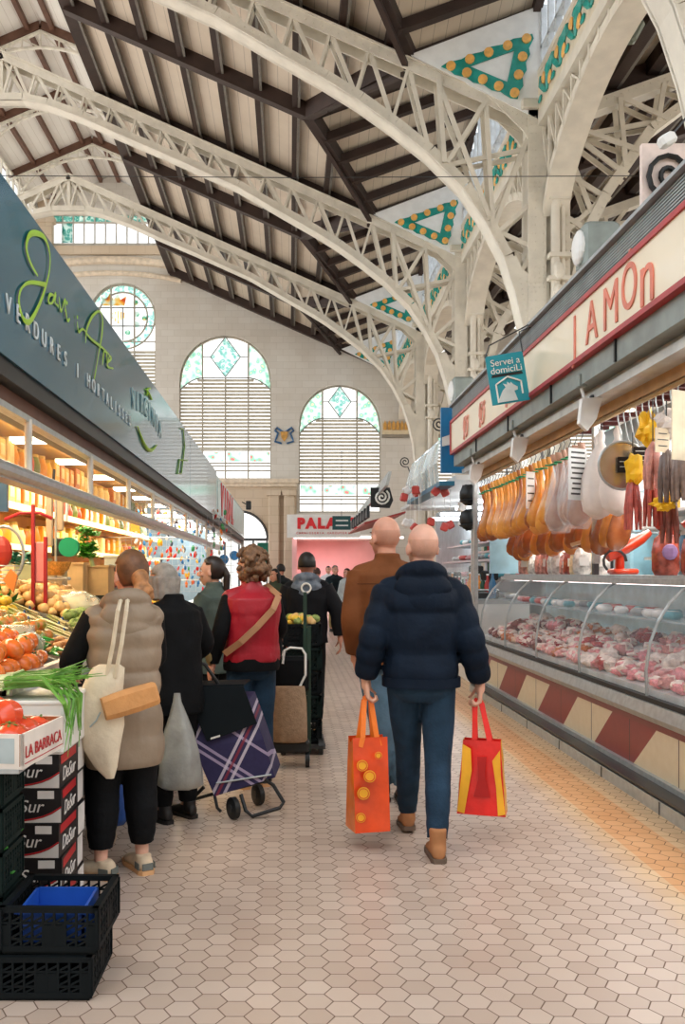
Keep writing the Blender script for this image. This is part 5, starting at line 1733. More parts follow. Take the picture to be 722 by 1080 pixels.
# pepper logo with arched lettering
for i, ch in enumerate('VIRGINIA'):
    y = 8.05 + i * .24
    text(ch, 'logo_letter', (-1.392, y, 3.06 + .06 * math.sin(i / 7 * PI)), .26, mat('logo_letters', '9FC7CC', .4), 'left_wall', sgn, .003)
mb = MB().tube([(-1.39, 8.25 + 1.2 * k / 12, 2.86 - .13 * math.sin(k / 12 * PI)) for k in range(13)], [.006 + .012 * math.sin(k / 12 * PI) for k in range(13)], 6); mb.build('logo_swoosh', green_l, sgn)
mb = MB().tube([(-1.39, 8.8, 3.25), (-1.39, 8.85, 3.33), (-1.39, 9.0, 3.36)], .010, 5); mb.tube([(-1.39, 8.75, 3.3), (-1.39, 8.9, 3.3), (-1.39, 9.1, 3.27)], .010, 5); mb.build('logo_leaf', green_l, sgn)
mb = MB().tube([(-1.39, 11.5, 3.36), (-1.39, 11.8, 3.4), (-1.39, 11.95, 3.2), (-1.39, 11.6, 2.8), (-1.39, 11.2, 2.75), (-1.39, 11.4, 2.95), (-1.39, 12.3, 3.05)], .009, 6); mb.build('script_stroke', mat('dim_green_script', '7FB24A', .4), sgn)
# far signs in the same row
s2 = empty('red_letter_sign', (-1.4, 23, 2.6), 'pale sign with bold red lettering at the far end of the left row', 'shop sign')
MB().bb((-1.62, 17.35, 2.6), (-1.4, 28, 3.4)).build('face_panel', mat('pale_sign', 'B9D3D6', .3, coat=.4), s2)
MB().bb((-1.405, 17.6, 2.66), (-1.39, 27.6, 3.34)).build('lettering_ground', mat('pale_print', 'C6DCDD', .3), s2)
for i, ch in enumerate('VIDAL'):
    text(ch, 'red_letter', (-1.385, 18.5 + i * .85, 2.98), .85, redl, 'left_wall', s2, .01, shear=.2, xs=1.3, bold=.04)
# soffit, wooden band, steel rail, glazed upper screen
scr = empty('stall_front_frame', (-1.5, 12, 2.0), 'stall front frame with dark soffit, brown timber band and steel rails holding glass', 'stall frame')
MB().bb((-1.66, 2.6, 2.50), (-1.42, 28, 2.59)).build('dark_soffit', black_plastic, scr)
MB().bb((-1.9, 2.6, 2.53), (-1.6, 28, 2.57)).build('inner_soffit', black_plastic, scr)
MB().bb((-1.6, 2.6, 2.42), (-1.5, 28, 2.5)).build('timber_band', mat('brown_band', '6E4A38', .5), scr)
MB().bb((-1.56, 2.6, 2.385), (-1.49, 28, 2.42)).build('upper_rail', steel, scr)
c = MB(); c.tube([(-1.5, 2.6, 2.07), (-1.5, 20, 2.07)], .042, 10); c.bb((-1.6, 2.6, 2.02), (-1.5, 20, 2.06)); c.build('lower_rail', steel, scr)
for y in (3.55, 5.18, 6.79, 8.4, 9.9, 11.5, 13.1, 14.7, 16.3, 18, 19.6):
    MB().cyl((-1.5, y, 2.08), (-1.5, y, 2.4), .022, n=10).build('mullion', mat('white_metal', 'D8D6CE', .3, .3), scr)
MB().add([(-1.52, 2.6, 2.1), (-1.52, 20, 2.1), (-1.52, 20, 2.39), (-1.52, 2.6, 2.39)], [(0, 1, 2, 3)]).build('glass_screen', mat('amber_glass', 'F2E6CC', .03, alpha=.12, vary=0), scr)
led = mat('led_panel', 'FFF2D8', .5, emit=8, vary=0)
for k, y in enumerate((5.8, 7.2, 8.6, 10.0, 11.4, 12.8, 14.2, 15.6, 17, 18.4)):
    r = empty('hanging_strip_lamp', (-2.0, y, 2.58), 'flat white strip lamp hanging inside the left stall, one of a receding row', 'lamp', 'flat strip lamps in the left stall')
    MB().bb((-2.22, y - .06, 2.565), (-1.78, y + .06, 2.60)).build('housing', white_plastic, r)
    MB().bb((-2.2, y - .05, 2.555), (-1.8, y + .05, 2.565)).build('diffuser', led, r)
    MB().cyl((-2.0, y, 2.6), (-2.0, y, 3.0), .006, n=5).build('rod', steel, r)
# interior: amber wall shelves with goods
inn = empty('stall_shelving', (-3.2, 9, 0), 'amber lit wall shelving at the back of the greengrocer stall', 'shelving')
amber = mat('amber_board', 'E2A44E', .5, 0, .15, 2)
MB().bb((-3.3, 2.6, 0), (-3.2, 20, 3.6)).build('back_panel', amber, inn)
MB().bb((-3.3, 2.6, 3.0), (-1.7, 20, 3.06)).build('ceiling_panel', mat('mirror_ceiling', 'E8C078', .25, .3, vary=0), inn)
for z in (1.35, 1.78, 2.2, 2.62): MB().bb((-3.2, 2.6, z), (-2.85, 20, z + .03)).build('shelf', mat('shelf_wood', 'D8B27A', .5), inn)
MB().bb((-2.86, 2.6, 2.18), (-2.83, 20, 2.25)).build('shelf_lamp', mat('warm_strip', 'FFDFA0', .5, emit=1.6, vary=0), inn)
MB().bb((-2.86, 2.6, 1.76), (-2.83, 20, 1.82)).build('shelf_lamp', mat('warm_strip', 'FFDFA0'), inn)
gr = [('E39A2C', 'orange'), ('F0C04A', 'yellow'), ('C9762A', 'brown'), ('F3DDA0', 'cream'), ('B8442A', 'red'), ('6F7F3A', 'olive')]
gp = []
for h, nm in gr:
    r = empty('shelf_jar', (0, 0, 0))
    MB().rings([[(rr * math.cos(2 * PI * j / 12), rr * math.sin(2 * PI * j / 12), z) for j in range(12)] for rr, z in ((.06, 0), (.08, .03), (.085, .12), (.06, .2))]).build('body', mat('shelf_' + nm, h, .35), r, smooth=True)
    MB().cyl((0, 0, .2), (0, 0, .23), .062, n=10).build('lid', mat('lid_gold', 'D9B25A', .3, .5), r)
    gp.append(r)
gb = []
for h, nm in gr[:4]:
    r = empty('shelf_box', (0, 0, 0))
    MB().rbox((0, 0, .13), (.16, .2, .26), .01).build('carton', mat('shelf_' + nm, h, .4), r)
    MB().bb((.081, -.07, .08), (.085, .07, .2)).build('label', mat('shelf_cream', 'F3DDA0'), r)
    gb.append(r)
ff = set()
rnd = random.Random(21)
for z in (1.38, 1.81, 2.23, 2.65):
    y = 6.0
    while y < 18.5:
        isb = (int(y / 1.7 + z * 2) % 2 == 0)
        lst = gb if isb else gp
        i = rnd.randrange(len(lst)); key = (isb, i)
        loc = (-3.02, y, z); s = rnd.uniform(.9, 1.2)
        if key not in ff: ff.add(key); o = lst[i]; o.location = loc; o.scale = (s,) * 3
        else: o = copy_tree(lst[i], loc, scale=s)
        tag(o, gr[i][1] + (' carton' if isb else ' jar') + ' on the amber shelves of the left stall', 'carton' if isb else 'jar', gr[i][1] + (' cartons' if isb else ' jars') + ' on the amber shelves')
        y += .27 if y < 13 else .42
# ---- sloping produce display
TY0, TY1 = 3.98, 12.2
def tz(x): return 1.0 + (-1.25 - x) * .30
disp = empty('produce_display', (-1.8, 8, 0), 'long sloping metal produce display with pale front lip', 'display table')
MB().slab([(-1.25, TY0, 1.0), (-1.25, TY1, 1.0), (-2.35, TY1, tz(-2.35)), (-2.35, TY0, tz(-2.35))], -.03).build('sloping_top', mat('display_dark', '5A4A3C', .6), disp)
MB().bb((-1.27, TY0, .96), (-1.225, TY1, 1.045)).build('front_lip', mat('lip_white', 'D9D2C4', .4), disp)
MB().bb((-2.3, TY0 + .1, 0), (-1.4, TY1, .95)).build('base_cabinet', mat('base_dark', '2C2A2A', .7), disp)
MB().tube([(-1.22, TY0, .93), (-1.22, TY1, .93)], .02, 8).build('hand_rail', steel, disp)
for k in range(9):
    y = TY0 + .9 * k + .02
    MB().bar((-1.26, y, 1.02), (-2.33, y, tz(-2.33) + .02), .02, .05).build('divider', mat('divider_grey', '8A8A80', .4), disp)
# --- produce prototypes
def ribbed(n, amp, flat=.8):
    def fn(d):
        a = math.atan2(d.y, d.x)
        return 1 + amp * (abs(math.cos(a * n / 2)) - .6) * (1 - d.z * d.z)
    return fn
def P_round(name, m, r, fn=None, stem=True, squash=.82, part='flesh'):
    root = empty(name, (0, 0, 0))
    MB().ell((0, 0, r * squash), (r, r, r * squash), 18, 12, fn=fn).build(part, m, root, smooth=True)
    if stem:
        c = MB().cyl((0, 0, r * squash * 1.9), (.004, 0, r * squash * 2.15), .006, .004, 6)
        for k in range(5):
            a = 2 * PI * k / 5
            c.add([(0, 0, r * squash * 2.0), (r * .3 * math.cos(a - .3), r * .3 * math.sin(a - .3), r * squash * 1.98), (r * .5 * math.cos(a), r * .5 * math.sin(a), r * squash * 1.93), (r * .3 * math.cos(a + .3), r * .3 * math.sin(a + .3), r * squash * 1.98)], [(0, 1, 2, 3)])
        c.build('stem', mat('stem_green', '5B7A34', .6), root)
    return root
PR = {}
PR['ribbed red orange tomato'] = P_round('tomato', mat('tomato_skin', 'E2502A', .22, 0, .15, 12, coat=.4), .062, ribbed(9, .16))
PR['orange tomato'] = P_round('tomato', mat('tomato_orange', 'EE7A2E', .25, 0, .15, 10, coat=.4), .052, ribbed(7, .08))
PR['green and orange tomato'] = P_round('tomato', mat('tomato_mixed', 'D8783A', .28, 0, 0, 16, coat=.3, hex2='8A9A3C'), .05, ribbed(8, .12))
PR['small pink tomato'] = P_round('tomato', mat('tomato_pink', 'E06A58', .25, 0, .15, 12, coat=.4), .034)
PR['lemon'] = P_round('lemon', mat('lemon_skin', 'F0C63A', .35, bump=.2, bscale=120), .04, lambda d: 1 + .25 * abs(d.x) ** 6, False)
PR['yellow onion'] = P_round('onion', mat('onion_skin', 'E3B878', .4, 0, .15, 8), .042, lambda d: 1 + .25 * max(0, d.z) ** 6, False)
PR['green artichoke'] = P_round('artichoke', mat('artichoke_green', '93A65A', .6, 0, .3, 30, .5, 60), .045, lambda d: 1 + .1 * math.sin(9 * math.atan2(d.y, d.x) + 8 * d.z), True)
PR['brown mushroom'] = P_round('mushroom', mat('mushroom_brown', 'C08A52', .5, 0, .2, 10), .028, None, False, .6)
PR['red pepper'] = P_round('pepper', mat('pepper_red', 'C8302A', .2, coat=.5), .045, ribbed(4, .2), True, 1.1)
PR['pale garlic bulb'] = P_round('garlic', mat('garlic_white', 'F0E2CC', .5), .035, ribbed(8, .1), False)
fp = set()
CATN = {'ribbed red orange tomato': 'tomato', 'orange tomato': 'tomato', 'green and orange tomato': 'tomato', 'small pink tomato': 'tomato', 'lemon': 'lemon', 'yellow onion': 'onion',
        'green artichoke': 'artichoke', 'brown mushroom': 'mushroom', 'red pepper': 'pepper', 'pale garlic bulb': 'garlic'}
def put(kind, loc, where, s=1.0, rot=None):
    p = PR[kind]
    rot = rot or (rnd.uniform(-.5, .5), rnd.uniform(-.5, .5), rnd.uniform(0, 6))
    if kind not in fp: fp.add(kind); o = p; o.location = loc; o.rotation_euler = rot; o.scale = (s,) * 3
    else: o = copy_tree(p, loc, rot=rot, scale=s)
    tag(o, kind + ' ' + where, CATN[kind], kind + 's ' + where)
def patch(kind, x0, x1, y0, y1, step, where, layers=2, h=.05, s=1.0, zf=tz):
    for l in range(layers):
        x = x0 - l * step * .4
        while x > x1 + l * step * .4:
            y = y0 + l * step * .5
            while y < y1 - l * step * .4:
                put(kind, (x + rnd.uniform(-.1, .1) * step, y + rnd.uniform(-.1, .1) * step, zf(x) + l * h + .004), where, s * rnd.uniform(.88, 1.1))
                y += step
            x -= step
patch('orange tomato', -1.32, -1.75, 4.06, 4.82, .105, 'in the front bay of the produce display', 2, .07, 1.1)
patch('ribbed red orange tomato', -1.85, -2.3, 4.1, 4.8, .13, 'at the back of the front bay of the produce display', 1, .07)
patch('brown mushroom', -1.3, -1.5, 5.3, 5.72, .055, 'in the small bay behind the glossy peppers', 2, .03)
patch('green and orange tomato', -1.52, -1.95, 5.15, 5.72, .105, 'in the second bay of the produce display', 2, .06)
patch('small pink tomato', -1.75, -2.1, 5.0, 5.5, .07, 'heaped behind the green tomatoes', 3, .045)
patch('green artichoke', -1.3, -1.7, 6.7, 7.5, .1, 'in the fourth bay of the produce display', 2, .05)
patch('lemon', -2.0, -2.3, 5.85, 6.5, .085, 'at the back of the third bay of the produce display', 3, .05)
patch('yellow onion', -1.75, -2.3, 7.0, 8.2, .09, 'heaped at the back by the customers', 3, .05, 1.05)
patch('pale garlic bulb', -1.3, -1.7, 8.0, 8.8, .08, 'beside the customers on the display', 2, .04)
patch('red pepper', -1.35, -1.75, 9.2, 10.2, .11, 'far along the produce display', 1, .05)
patch('lemon', -1.35, -1.8, 10.5, 11.6, .1, 'at the far end of the produce display', 1, .05)
# green long peppers, asparagus, leafy bunches
def leaf_bunch(root, c, n, L, m, spread, up=.6, seed=1, name='leaves', w=.02, dirv=None):
    rr = random.Random(seed); mb = MB(); c = Vector(c)
    for k in range(n):
        a = rr.uniform(0, 2 * PI); e = rr.uniform(up - .4, up + .4)
        d = Vector((math.cos(a) * math.cos(e), math.sin(a) * math.cos(e), math.sin(e)))
        if dirv is not None: d = (Vector(dirv) + d * spread).normalized()
        l = L * rr.uniform(.6, 1.1); sd = d.cross(Vector((0, 0, 1)))
        sd = (sd.normalized() if sd.length > .01 else Vector((1, 0, 0))) * w * rr.uniform(.7, 1.3)
        o = c + Vector((rr.uniform(-1, 1), rr.uniform(-1, 1), rr.uniform(-.3, .3))) * spread * .12
        p1, p2 = o + d * l * .5 + Vector((0, 0, -.0)), o + d * l + Vector((0, 0, -l * .15))
        mb.add([o, p1 - sd, p2, p1 + sd, p1 + Vector((0, 0, w * .3))], [(0, 1, 4), (0, 4, 3), (1, 2, 4), (4, 2, 3)])
    return mb.build(name, m, root)
leaf_g = mat('leaf_green', '3E8A34', .45, 0, .35, 14)
leaf_d = mat('leaf_dark', '2B6B33', .45, 0, .35, 14)
r = empty('green_pepper_heap', (-1.5, 4.98, 1.08), 'heap of glossy long green peppers in the display beside the tomatoes', 'peppers', None)
rr = random.Random(5)
for k in range(34):
    x, y = rr.uniform(-1.75, -1.32), rr.uniform(4.9, 5.2); a = rr.uniform(0, 6); z = tz(x) + rr.uniform(.02, .09)
    MB().tube([(x - .05 * math.cos(a), y - .05 * math.sin(a), z), (x, y, z + .012), (x + .06 * math.cos(a), y + .06 * math.sin(a), z)], [.008, .014, .004], 6).build('green_pepper', mat('pepper_green', '3E9440', .2, coat=.5), r, smooth=True)
for k, (x, y) in enumerate(((-1.75, 5.95), (-1.5, 5.9), (-1.6, 6.15), (-1.85, 6.2), (-1.4, 6.2), (-1.65, 6.45), (-1.45, 6.5), (-1.9, 6.5))):
    r = empty('asparagus_bundle', (x, y, tz(x)), 'green asparagus bundle lying on the third bay of the produce display', 'asparagus', 'asparagus bundles on the display')
    a = 2.4 + .15 * math.sin(k)
    rr = random.Random(k)
    for q in range(12):
        ox, oz = rr.uniform(-.03, .03), rr.uniform(.015, .07)
        dx, dy = math.cos(a), math.sin(a)
        px_, py_ = x - dy * ox, y + dx * ox
        MB().tube([(px_ - dx * .15, py_ - dy * .15, tz(px_ - dx * .15) + oz), (px_ + dx * .08, py_ + dy * .08, tz(px_ + dx * .08) + oz), (px_ + dx * .15, py_ + dy * .15, tz(px_ + dx * .15) + oz)], [.007, .008, .004], 5).build('spear', mat('asparagus_green', '8E9A54', .5, 0, 0, 9, hex2='B7A57C'), r)
    MB().tube([(x, y, tz(x) + .01), (x + .02, y + .03, tz(x) + .08), (x + .03, y + .05, tz(x) + .02)], .006, 5).build('blue_band', mat('blue_band', '2C5E9A', .5), r)
for k, (x, y, z, n, L, m, lab) in enumerate(((-2.1, 5.15, 1.3, 90, .16, leaf_g, 'green leafy bunch behind the tomatoes at the left picture edge'), (-2.25, 5.7, 1.33, 90, .15, leaf_d, 'dark leafy greens behind the pink tomatoes'),
                                (-1.5, 4.95, 1.12, 40, .1, leaf_d, 'dark leaves tucked between green peppers and tomatoes'), (-2.2, 6.7, 1.33, 80, .14, leaf_g, 'leafy greens beside the lemons'))):
    r = empty('leafy_greens', (x, y, z), lab, 'greens')
    leaf_bunch(r, (x, y, z - .03), n, L, m, 1.0, .8, k)
    MB().ell((x, y, z - .06), (.05, .05, .05), 8, 6).build('stalk_base', mat('stalk_pale', 'B9C98A', .5), r)
# produce bags in clear film
film_w = mat('clear_bag_film', 'E9EFE6', .1, alpha=.35, vary=.2, vscale=8, coat=.7)
for k, (x, y, z, s, lab) in enumerate(((-1.5, 4.9, 1.1, .16, 'clear plastic bag of mixed vegetables by the tomatoes'), (-1.95, 5.3, 1.25, .14, 'clear plastic bag over the pink tomatoes'), (-2.2, 6.0, 1.33, .2, 'large clear plastic bag at the back left of the display'),
                                       (-1.75, 7.3, 1.2, .2, 'clear bag of pale green leeks in the middle of the display'), (-1.55, 7.8, 1.15, .15, 'small clear bag near the customer in the beige vest'))):
    r = empty('produce_bag', (x, y, z), lab, 'bag')
    MB().ell((x, y, z + s * .3), (s, s * .8, s * .55), 16, 10, fn=organic(1, .35, k, 3)).build('film', film_w, r, smooth=True)
    MB().ell((x, y, z + s * .2), (s * .75, s * .6, s * .4), 12, 8, fn=organic(1, .4, k + 5, 4)).build('contents', mat('bag_contents', 'BFC77A', .5, 0, 0, 30, hex2='E6C08A'), r, smooth=True)
r = empty('eggplant', (-1.55, 7.75, 1.13), 'purple aubergine leaning by the customer in the beige vest', 'aubergine')
MB().tube([(-1.62, 7.85, 1.15), (-1.57, 7.78, 1.19), (-1.52, 7.7, 1.25), (-1.5, 7.66, 1.29)], [.03, .045, .035, .015], 10).build('flesh', mat('aubergine', '4A1E3A', .15, coat=.6), r, smooth=True)
MB().cyl((-1.5, 7.66, 1.29), (-1.49, 7.63, 1.32), .016, .008, 6).build('stem', mat('stem_green', '5B7A34'), r)
# ---- fittings inside the stall
r = empty('weighing_scale', (-1.95, 8.0, 1.4), 'bright green round dial hanging scale with a wicker basket pan', 'scale')
p = at(73, 577, 8.0)
MB().cyl((p.x, p.y - .03, p.z), (p.x, p.y + .03, p.z), .088, n=32).build('green_dial', mat('dial_green', '12A67C', .35, vary=.04), r)
MB().rbox((p.x - .08, p.y + .05, p.z), (.16, .1, .16), .01).build('case', black_plastic, r)
MB().tube([(p.x - .12, p.y, p.z + .5), (p.x - .12, p.y, p.z - .3)], .012, 6).build('hanger', steel, r)
rs = [[(p.x - .11 + q * math.cos(2 * PI * j / 16), p.y - .05 + q * math.sin(2 * PI * j / 16), p.z - .25 + z) for j in range(16)] for q, z in ((.07, 0), (.12, .06), (.14, .12), (.125, .12), (.1, .05), (.04, .02))]
MB().rings(rs).build('wicker_pan', mat('wicker', 'C9964E', .7, 0, .25, 40, .5, 80), r, smooth=True)
MB().rbox((p.x - .1, p.y - .04, p.z - .28), (.22, .14, .03), .01).build('base_plate', steel, r)
r = empty('parsley_bunch', (-1.9, 8.2, 1.5), 'large fresh green parsley bunch beside the green scale dial', 'herbs')
p2 = at(92, 572, 8.2)
rr = random.Random(4); pm_ = mat('parsley', '4DA62E', .5, 0, .35, 20)
for q in range(44):
    a = rr.uniform(0, 6.28); e_ = rr.uniform(0, 1)
    leaf_bunch(r, p2 + Vector((.07 * e_ * math.cos(a), .06 * e_ * math.sin(a), rr.uniform(-.13, .13))), 18, .055, pm_, .5, .3, q, 'leaf_sprig', w=.017)
MB().cyl((p2.x + .05, p2.y, p2.z - .22), (p2.x, p2.y, p2.z), .02, n=8).build('stalks', mat('stalk_pale', 'B9C98A'), r)
for k, (px, z0, z1) in enumerate(((35, 1.2, 2.05), (48, 1.2, 1.8))):
    x = (px - CX) / F * 7.0
    o = MB().rbox((x, 7.0, (z0 + z1) / 2), (.028, .028, z1 - z0), .004).build('red_post', red_trim); tag(o, ['tall bright red post in the left stall', 'shorter red post right of the tall one in the left stall'][k], 'post')
o = MB().rbox((at(42, 0, 7.05).x, 7.05, 1.6), (.1, .06, .32), .01).build('pink_paper_roll', mat('pink_paper', 'E48C8C', .5)); tag(o, 'pink paper between the two red posts', 'paper')
o = MB().tube([at(5, 548, 7.0), at(22, 541, 7.0), at(42, 541, 7.0), at(55, 547, 7.0)], .014, 6).build('red_curved_rail', red_trim); tag(o, 'curved red rail above the red posts', 'rail')
r = empty('hanging_paddle_scale', at(58, 545, 7.6), 'beige metal hook scale hanging from the steel rail', 'scale')
q = at(56, 545, 7.6)
MB().rbox((q.x - .03, q.y, q.z), (.06, .03, .5), .01).build('left_plate', mat('beige_metal', 'B7A58C', .4, .4), r)
MB().rbox((q.x + .06, q.y, q.z + .05), (.06, .03, .34), .01).build('right_plate', mat('beige_metal', 'B7A58C'), r)
MB().tube([(q.x + .1, q.y, q.z + .22), (q.x + .12, q.y, q.z + .1), (q.x + .11, q.y, q.z - .04)], .015, 6).build('white_clip', white_plastic, r)
MB().tube([(q.x, q.y, q.z + .22), (q.x + .01, q.y, q.z + .4)], .012, 5).build('hook', black_plastic, r)
for k, (px, py, Y, w_, h_, d_, hexc, lab) in enumerate(((72, 603, 8.6, .28, .16, .3, 'D9B98A', 'tan open carton below the green scale'), (100, 608, 8.8, .26, .2, .3, 'C9A878', 'brown carton right of the tan one in the left stall'),
        (30, 598, 8.0, .24, .14, .3, 'A8B090', 'grey green box behind the red posts'), (55, 612, 8.2, .18, .2, .2, 'D9C8A8', 'pale tub behind the red posts'), (120, 598, 9.4, .2, .22, .2, 'BFC4B8', 'grey bucket behind the customers'))):
    p = at(px, py, Y)
    r = empty('open_carton', (p.x, Y, 1.32), lab, 'box')
    hh = max(p.z + h_ / 2, 1.45)
    MB().bb((p.x - w_ / 2, Y, 1.3), (p.x + w_ / 2, Y + d_, hh)).build('carton', mat('carton_' + hexc, hexc, .7), r)
    MB().bb((p.x - w_ / 2 - .01, Y - .01, hh - .01), (p.x + w_ / 2 + .01, Y + d_ + .01, hh + .01)).build('rim', mat('carton_' + hexc, hexc, .7), r)
r = empty('round_wire_scale', at(8, 590, 6.4), 'round chrome scale with wire basket at the left picture edge', 'scale')
q = at(4, 585, 6.4)
MB().tube([(q.x + .14 * math.cos(a * PI / 12), q.y, q.z + .2 * math.sin(a * PI / 12)) for a in range(24)], .012, 6, closed=True).build('chrome_ring', steel, r)
MB().ell((q.x - .05, q.y + .04, q.z + .02), (.1, .04, .12), 14, 8).build('red_face', mat('red_face', 'B03020', .4), r)
c = MB()
for k in range(5): c.tube([(q.x + (.1 + .01 * k) * math.cos(a * PI / 8), q.y - .05 + (.1 + .01 * k) * math.sin(a * PI / 8), q.z - .2 + k * .03) for a in range(16)], .004, 4, closed=True)
c.build('wire_basket', steel, r)
o = MB().slab([at(14, 625, 6.2), at(3, 612, 6.2), at(11, 600, 6.2), at(18, 607, 6.2)], .02, (0, 1, 0)).build('orange_card', mat('orange_card', 'D9803A', .5)); tag(o, 'orange brown card leaning under the chrome scale', 'card')
leafr = empty('dark_green_bunch', at(22, 590, 7.2), 'dark blue green leafy bunch left of the red posts', 'greens')
leaf_bunch(leafr, at(22, 592, 7.2), 70, .13, mat('blue_green_leaf', '2F7A68', .4), 1.0, .5, 9, w=.03)
MB().ell(at(22, 596, 7.2), .03, 8, 6).build('stalk_base', mat('stalk_pale', 'B9C98A'), leafr)
o = MB().bb((at(0, 0, 5.6).x - .1, 5.6, 1.9), (at(7, 0, 5.6).x, 5.64, 2.12)).build('tablet_screen', mat('screen_blue', '4B6A86', .2)); tag(o, 'small dark blue screen at the left picture edge under the rail', 'screen')
o = MB().bb((at(138, 0, 10).x, 10, 1.98), (at(147, 0, 10).x, 10.03, 2.12)).build('yellow_card', mat('yellow_card', 'F2C24E', .5)); tag(o, 'small yellow price card hanging above the customers', 'card')
# ---- further left stalls with colourful hanging goods
st = empty('toy_and_goods_stall', (-2, 16, 0), 'brightly lit far left stall hung with small colourful goods', 'market stall')
MB().bb((-3.2, 13.0, 0), (-1.55, 13.05, 1.1)).build('end_counter', mat('display_dark', '5A4A3C'), st)
MB().bb((-1.9, 20.6, 0), (-4.6, 20.7, 3.0)).build('back_panel', mat('pale_blue_wall', '8FA6B0', .5), st)
MB().bb((-1.85, 13.0, 0), (-1.55, 28, 1.0)).build('counter', white_plastic, st)
MB().bb((-3.3, 20.6, 2.5), (-1.6, 28, 2.56)).build('ceiling_panel', white_plastic, st)
c = MB()
for y in (14.5, 16, 17.5, 19, 22, 24, 26): c.bb((-2.6, y, 2.42), (-1.8, y + .1, 2.46))
c.build('strip_lamp', mat('cool_strip', 'F4FAFF'), st)
c = MB()
for z in (1.4, 1.75, 2.1, 2.4): c.tube([(-3.1, 14.8, z), (-1.5, 14.8, z)], .01, 5)
c.build('hanging_rail', steel, st)
c = MB()
for k in range(22): c.tube([(-3.1 + k * .1, 15.4, 1.2), (-3.1 + k * .1, 15.4, 2.5)], .004, 4)
for k in range(12): c.tube([(-3.1, 15.4, 1.2 + k * .11), (-.95, 15.4, 1.2 + k * .11)], .004, 4)
c.build('wire_grid', steel, st)
tc = [('D8322E', 'red'), ('E9B52C', 'yellow'), ('2F7FC4', 'blue'), ('E4E8EA', 'white'), ('3A9A5A', 'green'), ('E57A2A', 'orange'), ('38465A', 'dark')]
tp = []
for h, nm in tc:
    r = empty('hanging_trinket', (0, 0, 0))
    MB().ell((0, 0, -.07), (.035, .02, .06), 8, 6, fn=organic(1, .4, len(nm), 4)).build('body', mat('trinket_' + nm, h, .35), r, smooth=True)
    MB().tube([(0, 0, .0), (0, 0, .05)], .003, 4).build('loop', white_plastic, r)
    tp.append(r)
ft = set()
rnd = random.Random(8)
for py in range(538, 622, 7):
    for px in range(146, 238, 5):
        i = rnd.choice([0, 0, 1, 2, 2, 3, 3, 4, 5, 5, 6]); loc = at(px + rnd.uniform(-3, 3), py + rnd.uniform(-4, 4), 14.6 + rnd.uniform(-.6, .6) + (px - 146) * .03)
        s = rnd.uniform(.45, 1.0); rot = (0, rnd.uniform(-.5, .5), rnd.uniform(-1, 1))
        if i not in ft: ft.add(i); o = tp[i]; o.location = loc; o.rotation_euler = rot; o.scale = (s,) * 3
        else: o = copy_tree(tp[i], loc, rot=rot, scale=s)
        tag(o, tc[i][1] + ' trinket hanging in the far left stall', 'trinket', tc[i][1] + ' trinkets in the far left stall')
for k, (px, py) in enumerate(((236, 590), (247, 586))):
    p = at(px, py, 17)
    o = MB().cyl((p.x, 16.98, p.z), (p.x, 17.02, p.z), .09, n=20).build('blue_disc', mat('blue_disc', '2E86D0', .3)); tag(o, ['round blue disc in the far left stall', 'second pale blue disc right of the first in the far left stall'][k], 'disc')
r = empty('green_exit_sign', at(277, 583, 27), 'green exit sign with white running figure near the arched glass door', 'sign')
p = at(277, 583, 27)
MB().bb((p.x - .16, 26.98, p.z - .3), (p.x + .16, 27.02, p.z + .3)).build('board', mat('exit_green', '18806A', .4), r)
MB().tube([(p.x - .08, 26.96, p.z - .1), (p.x, 26.96, p.z + .02), (p.x + .07, 26.96, p.z + .08)], .025, 5).build('white_figure', white_plastic, r)
r = empty('wall_lantern', at(262, 533, 27), 'small black lantern on the stall end by the red letter sign', 'lamp')
p = at(262, 533, 27)
MB().rbox(p, (.16, .16, .26), .02).build('housing', black_plastic, r); MB().bar(p, (p.x - .2, p.y, p.z + .1), .03, .03).build('bracket', black_plastic, r)
o = MB().bb((-1.5, 28.0, 0), (-1.42, 28.1, 3.3)).build('stall_end_panel', mat('end_panel_pale', 'CFC7C2', .5)); tag(o, 'pale end panel closing the left stall row', 'panel')
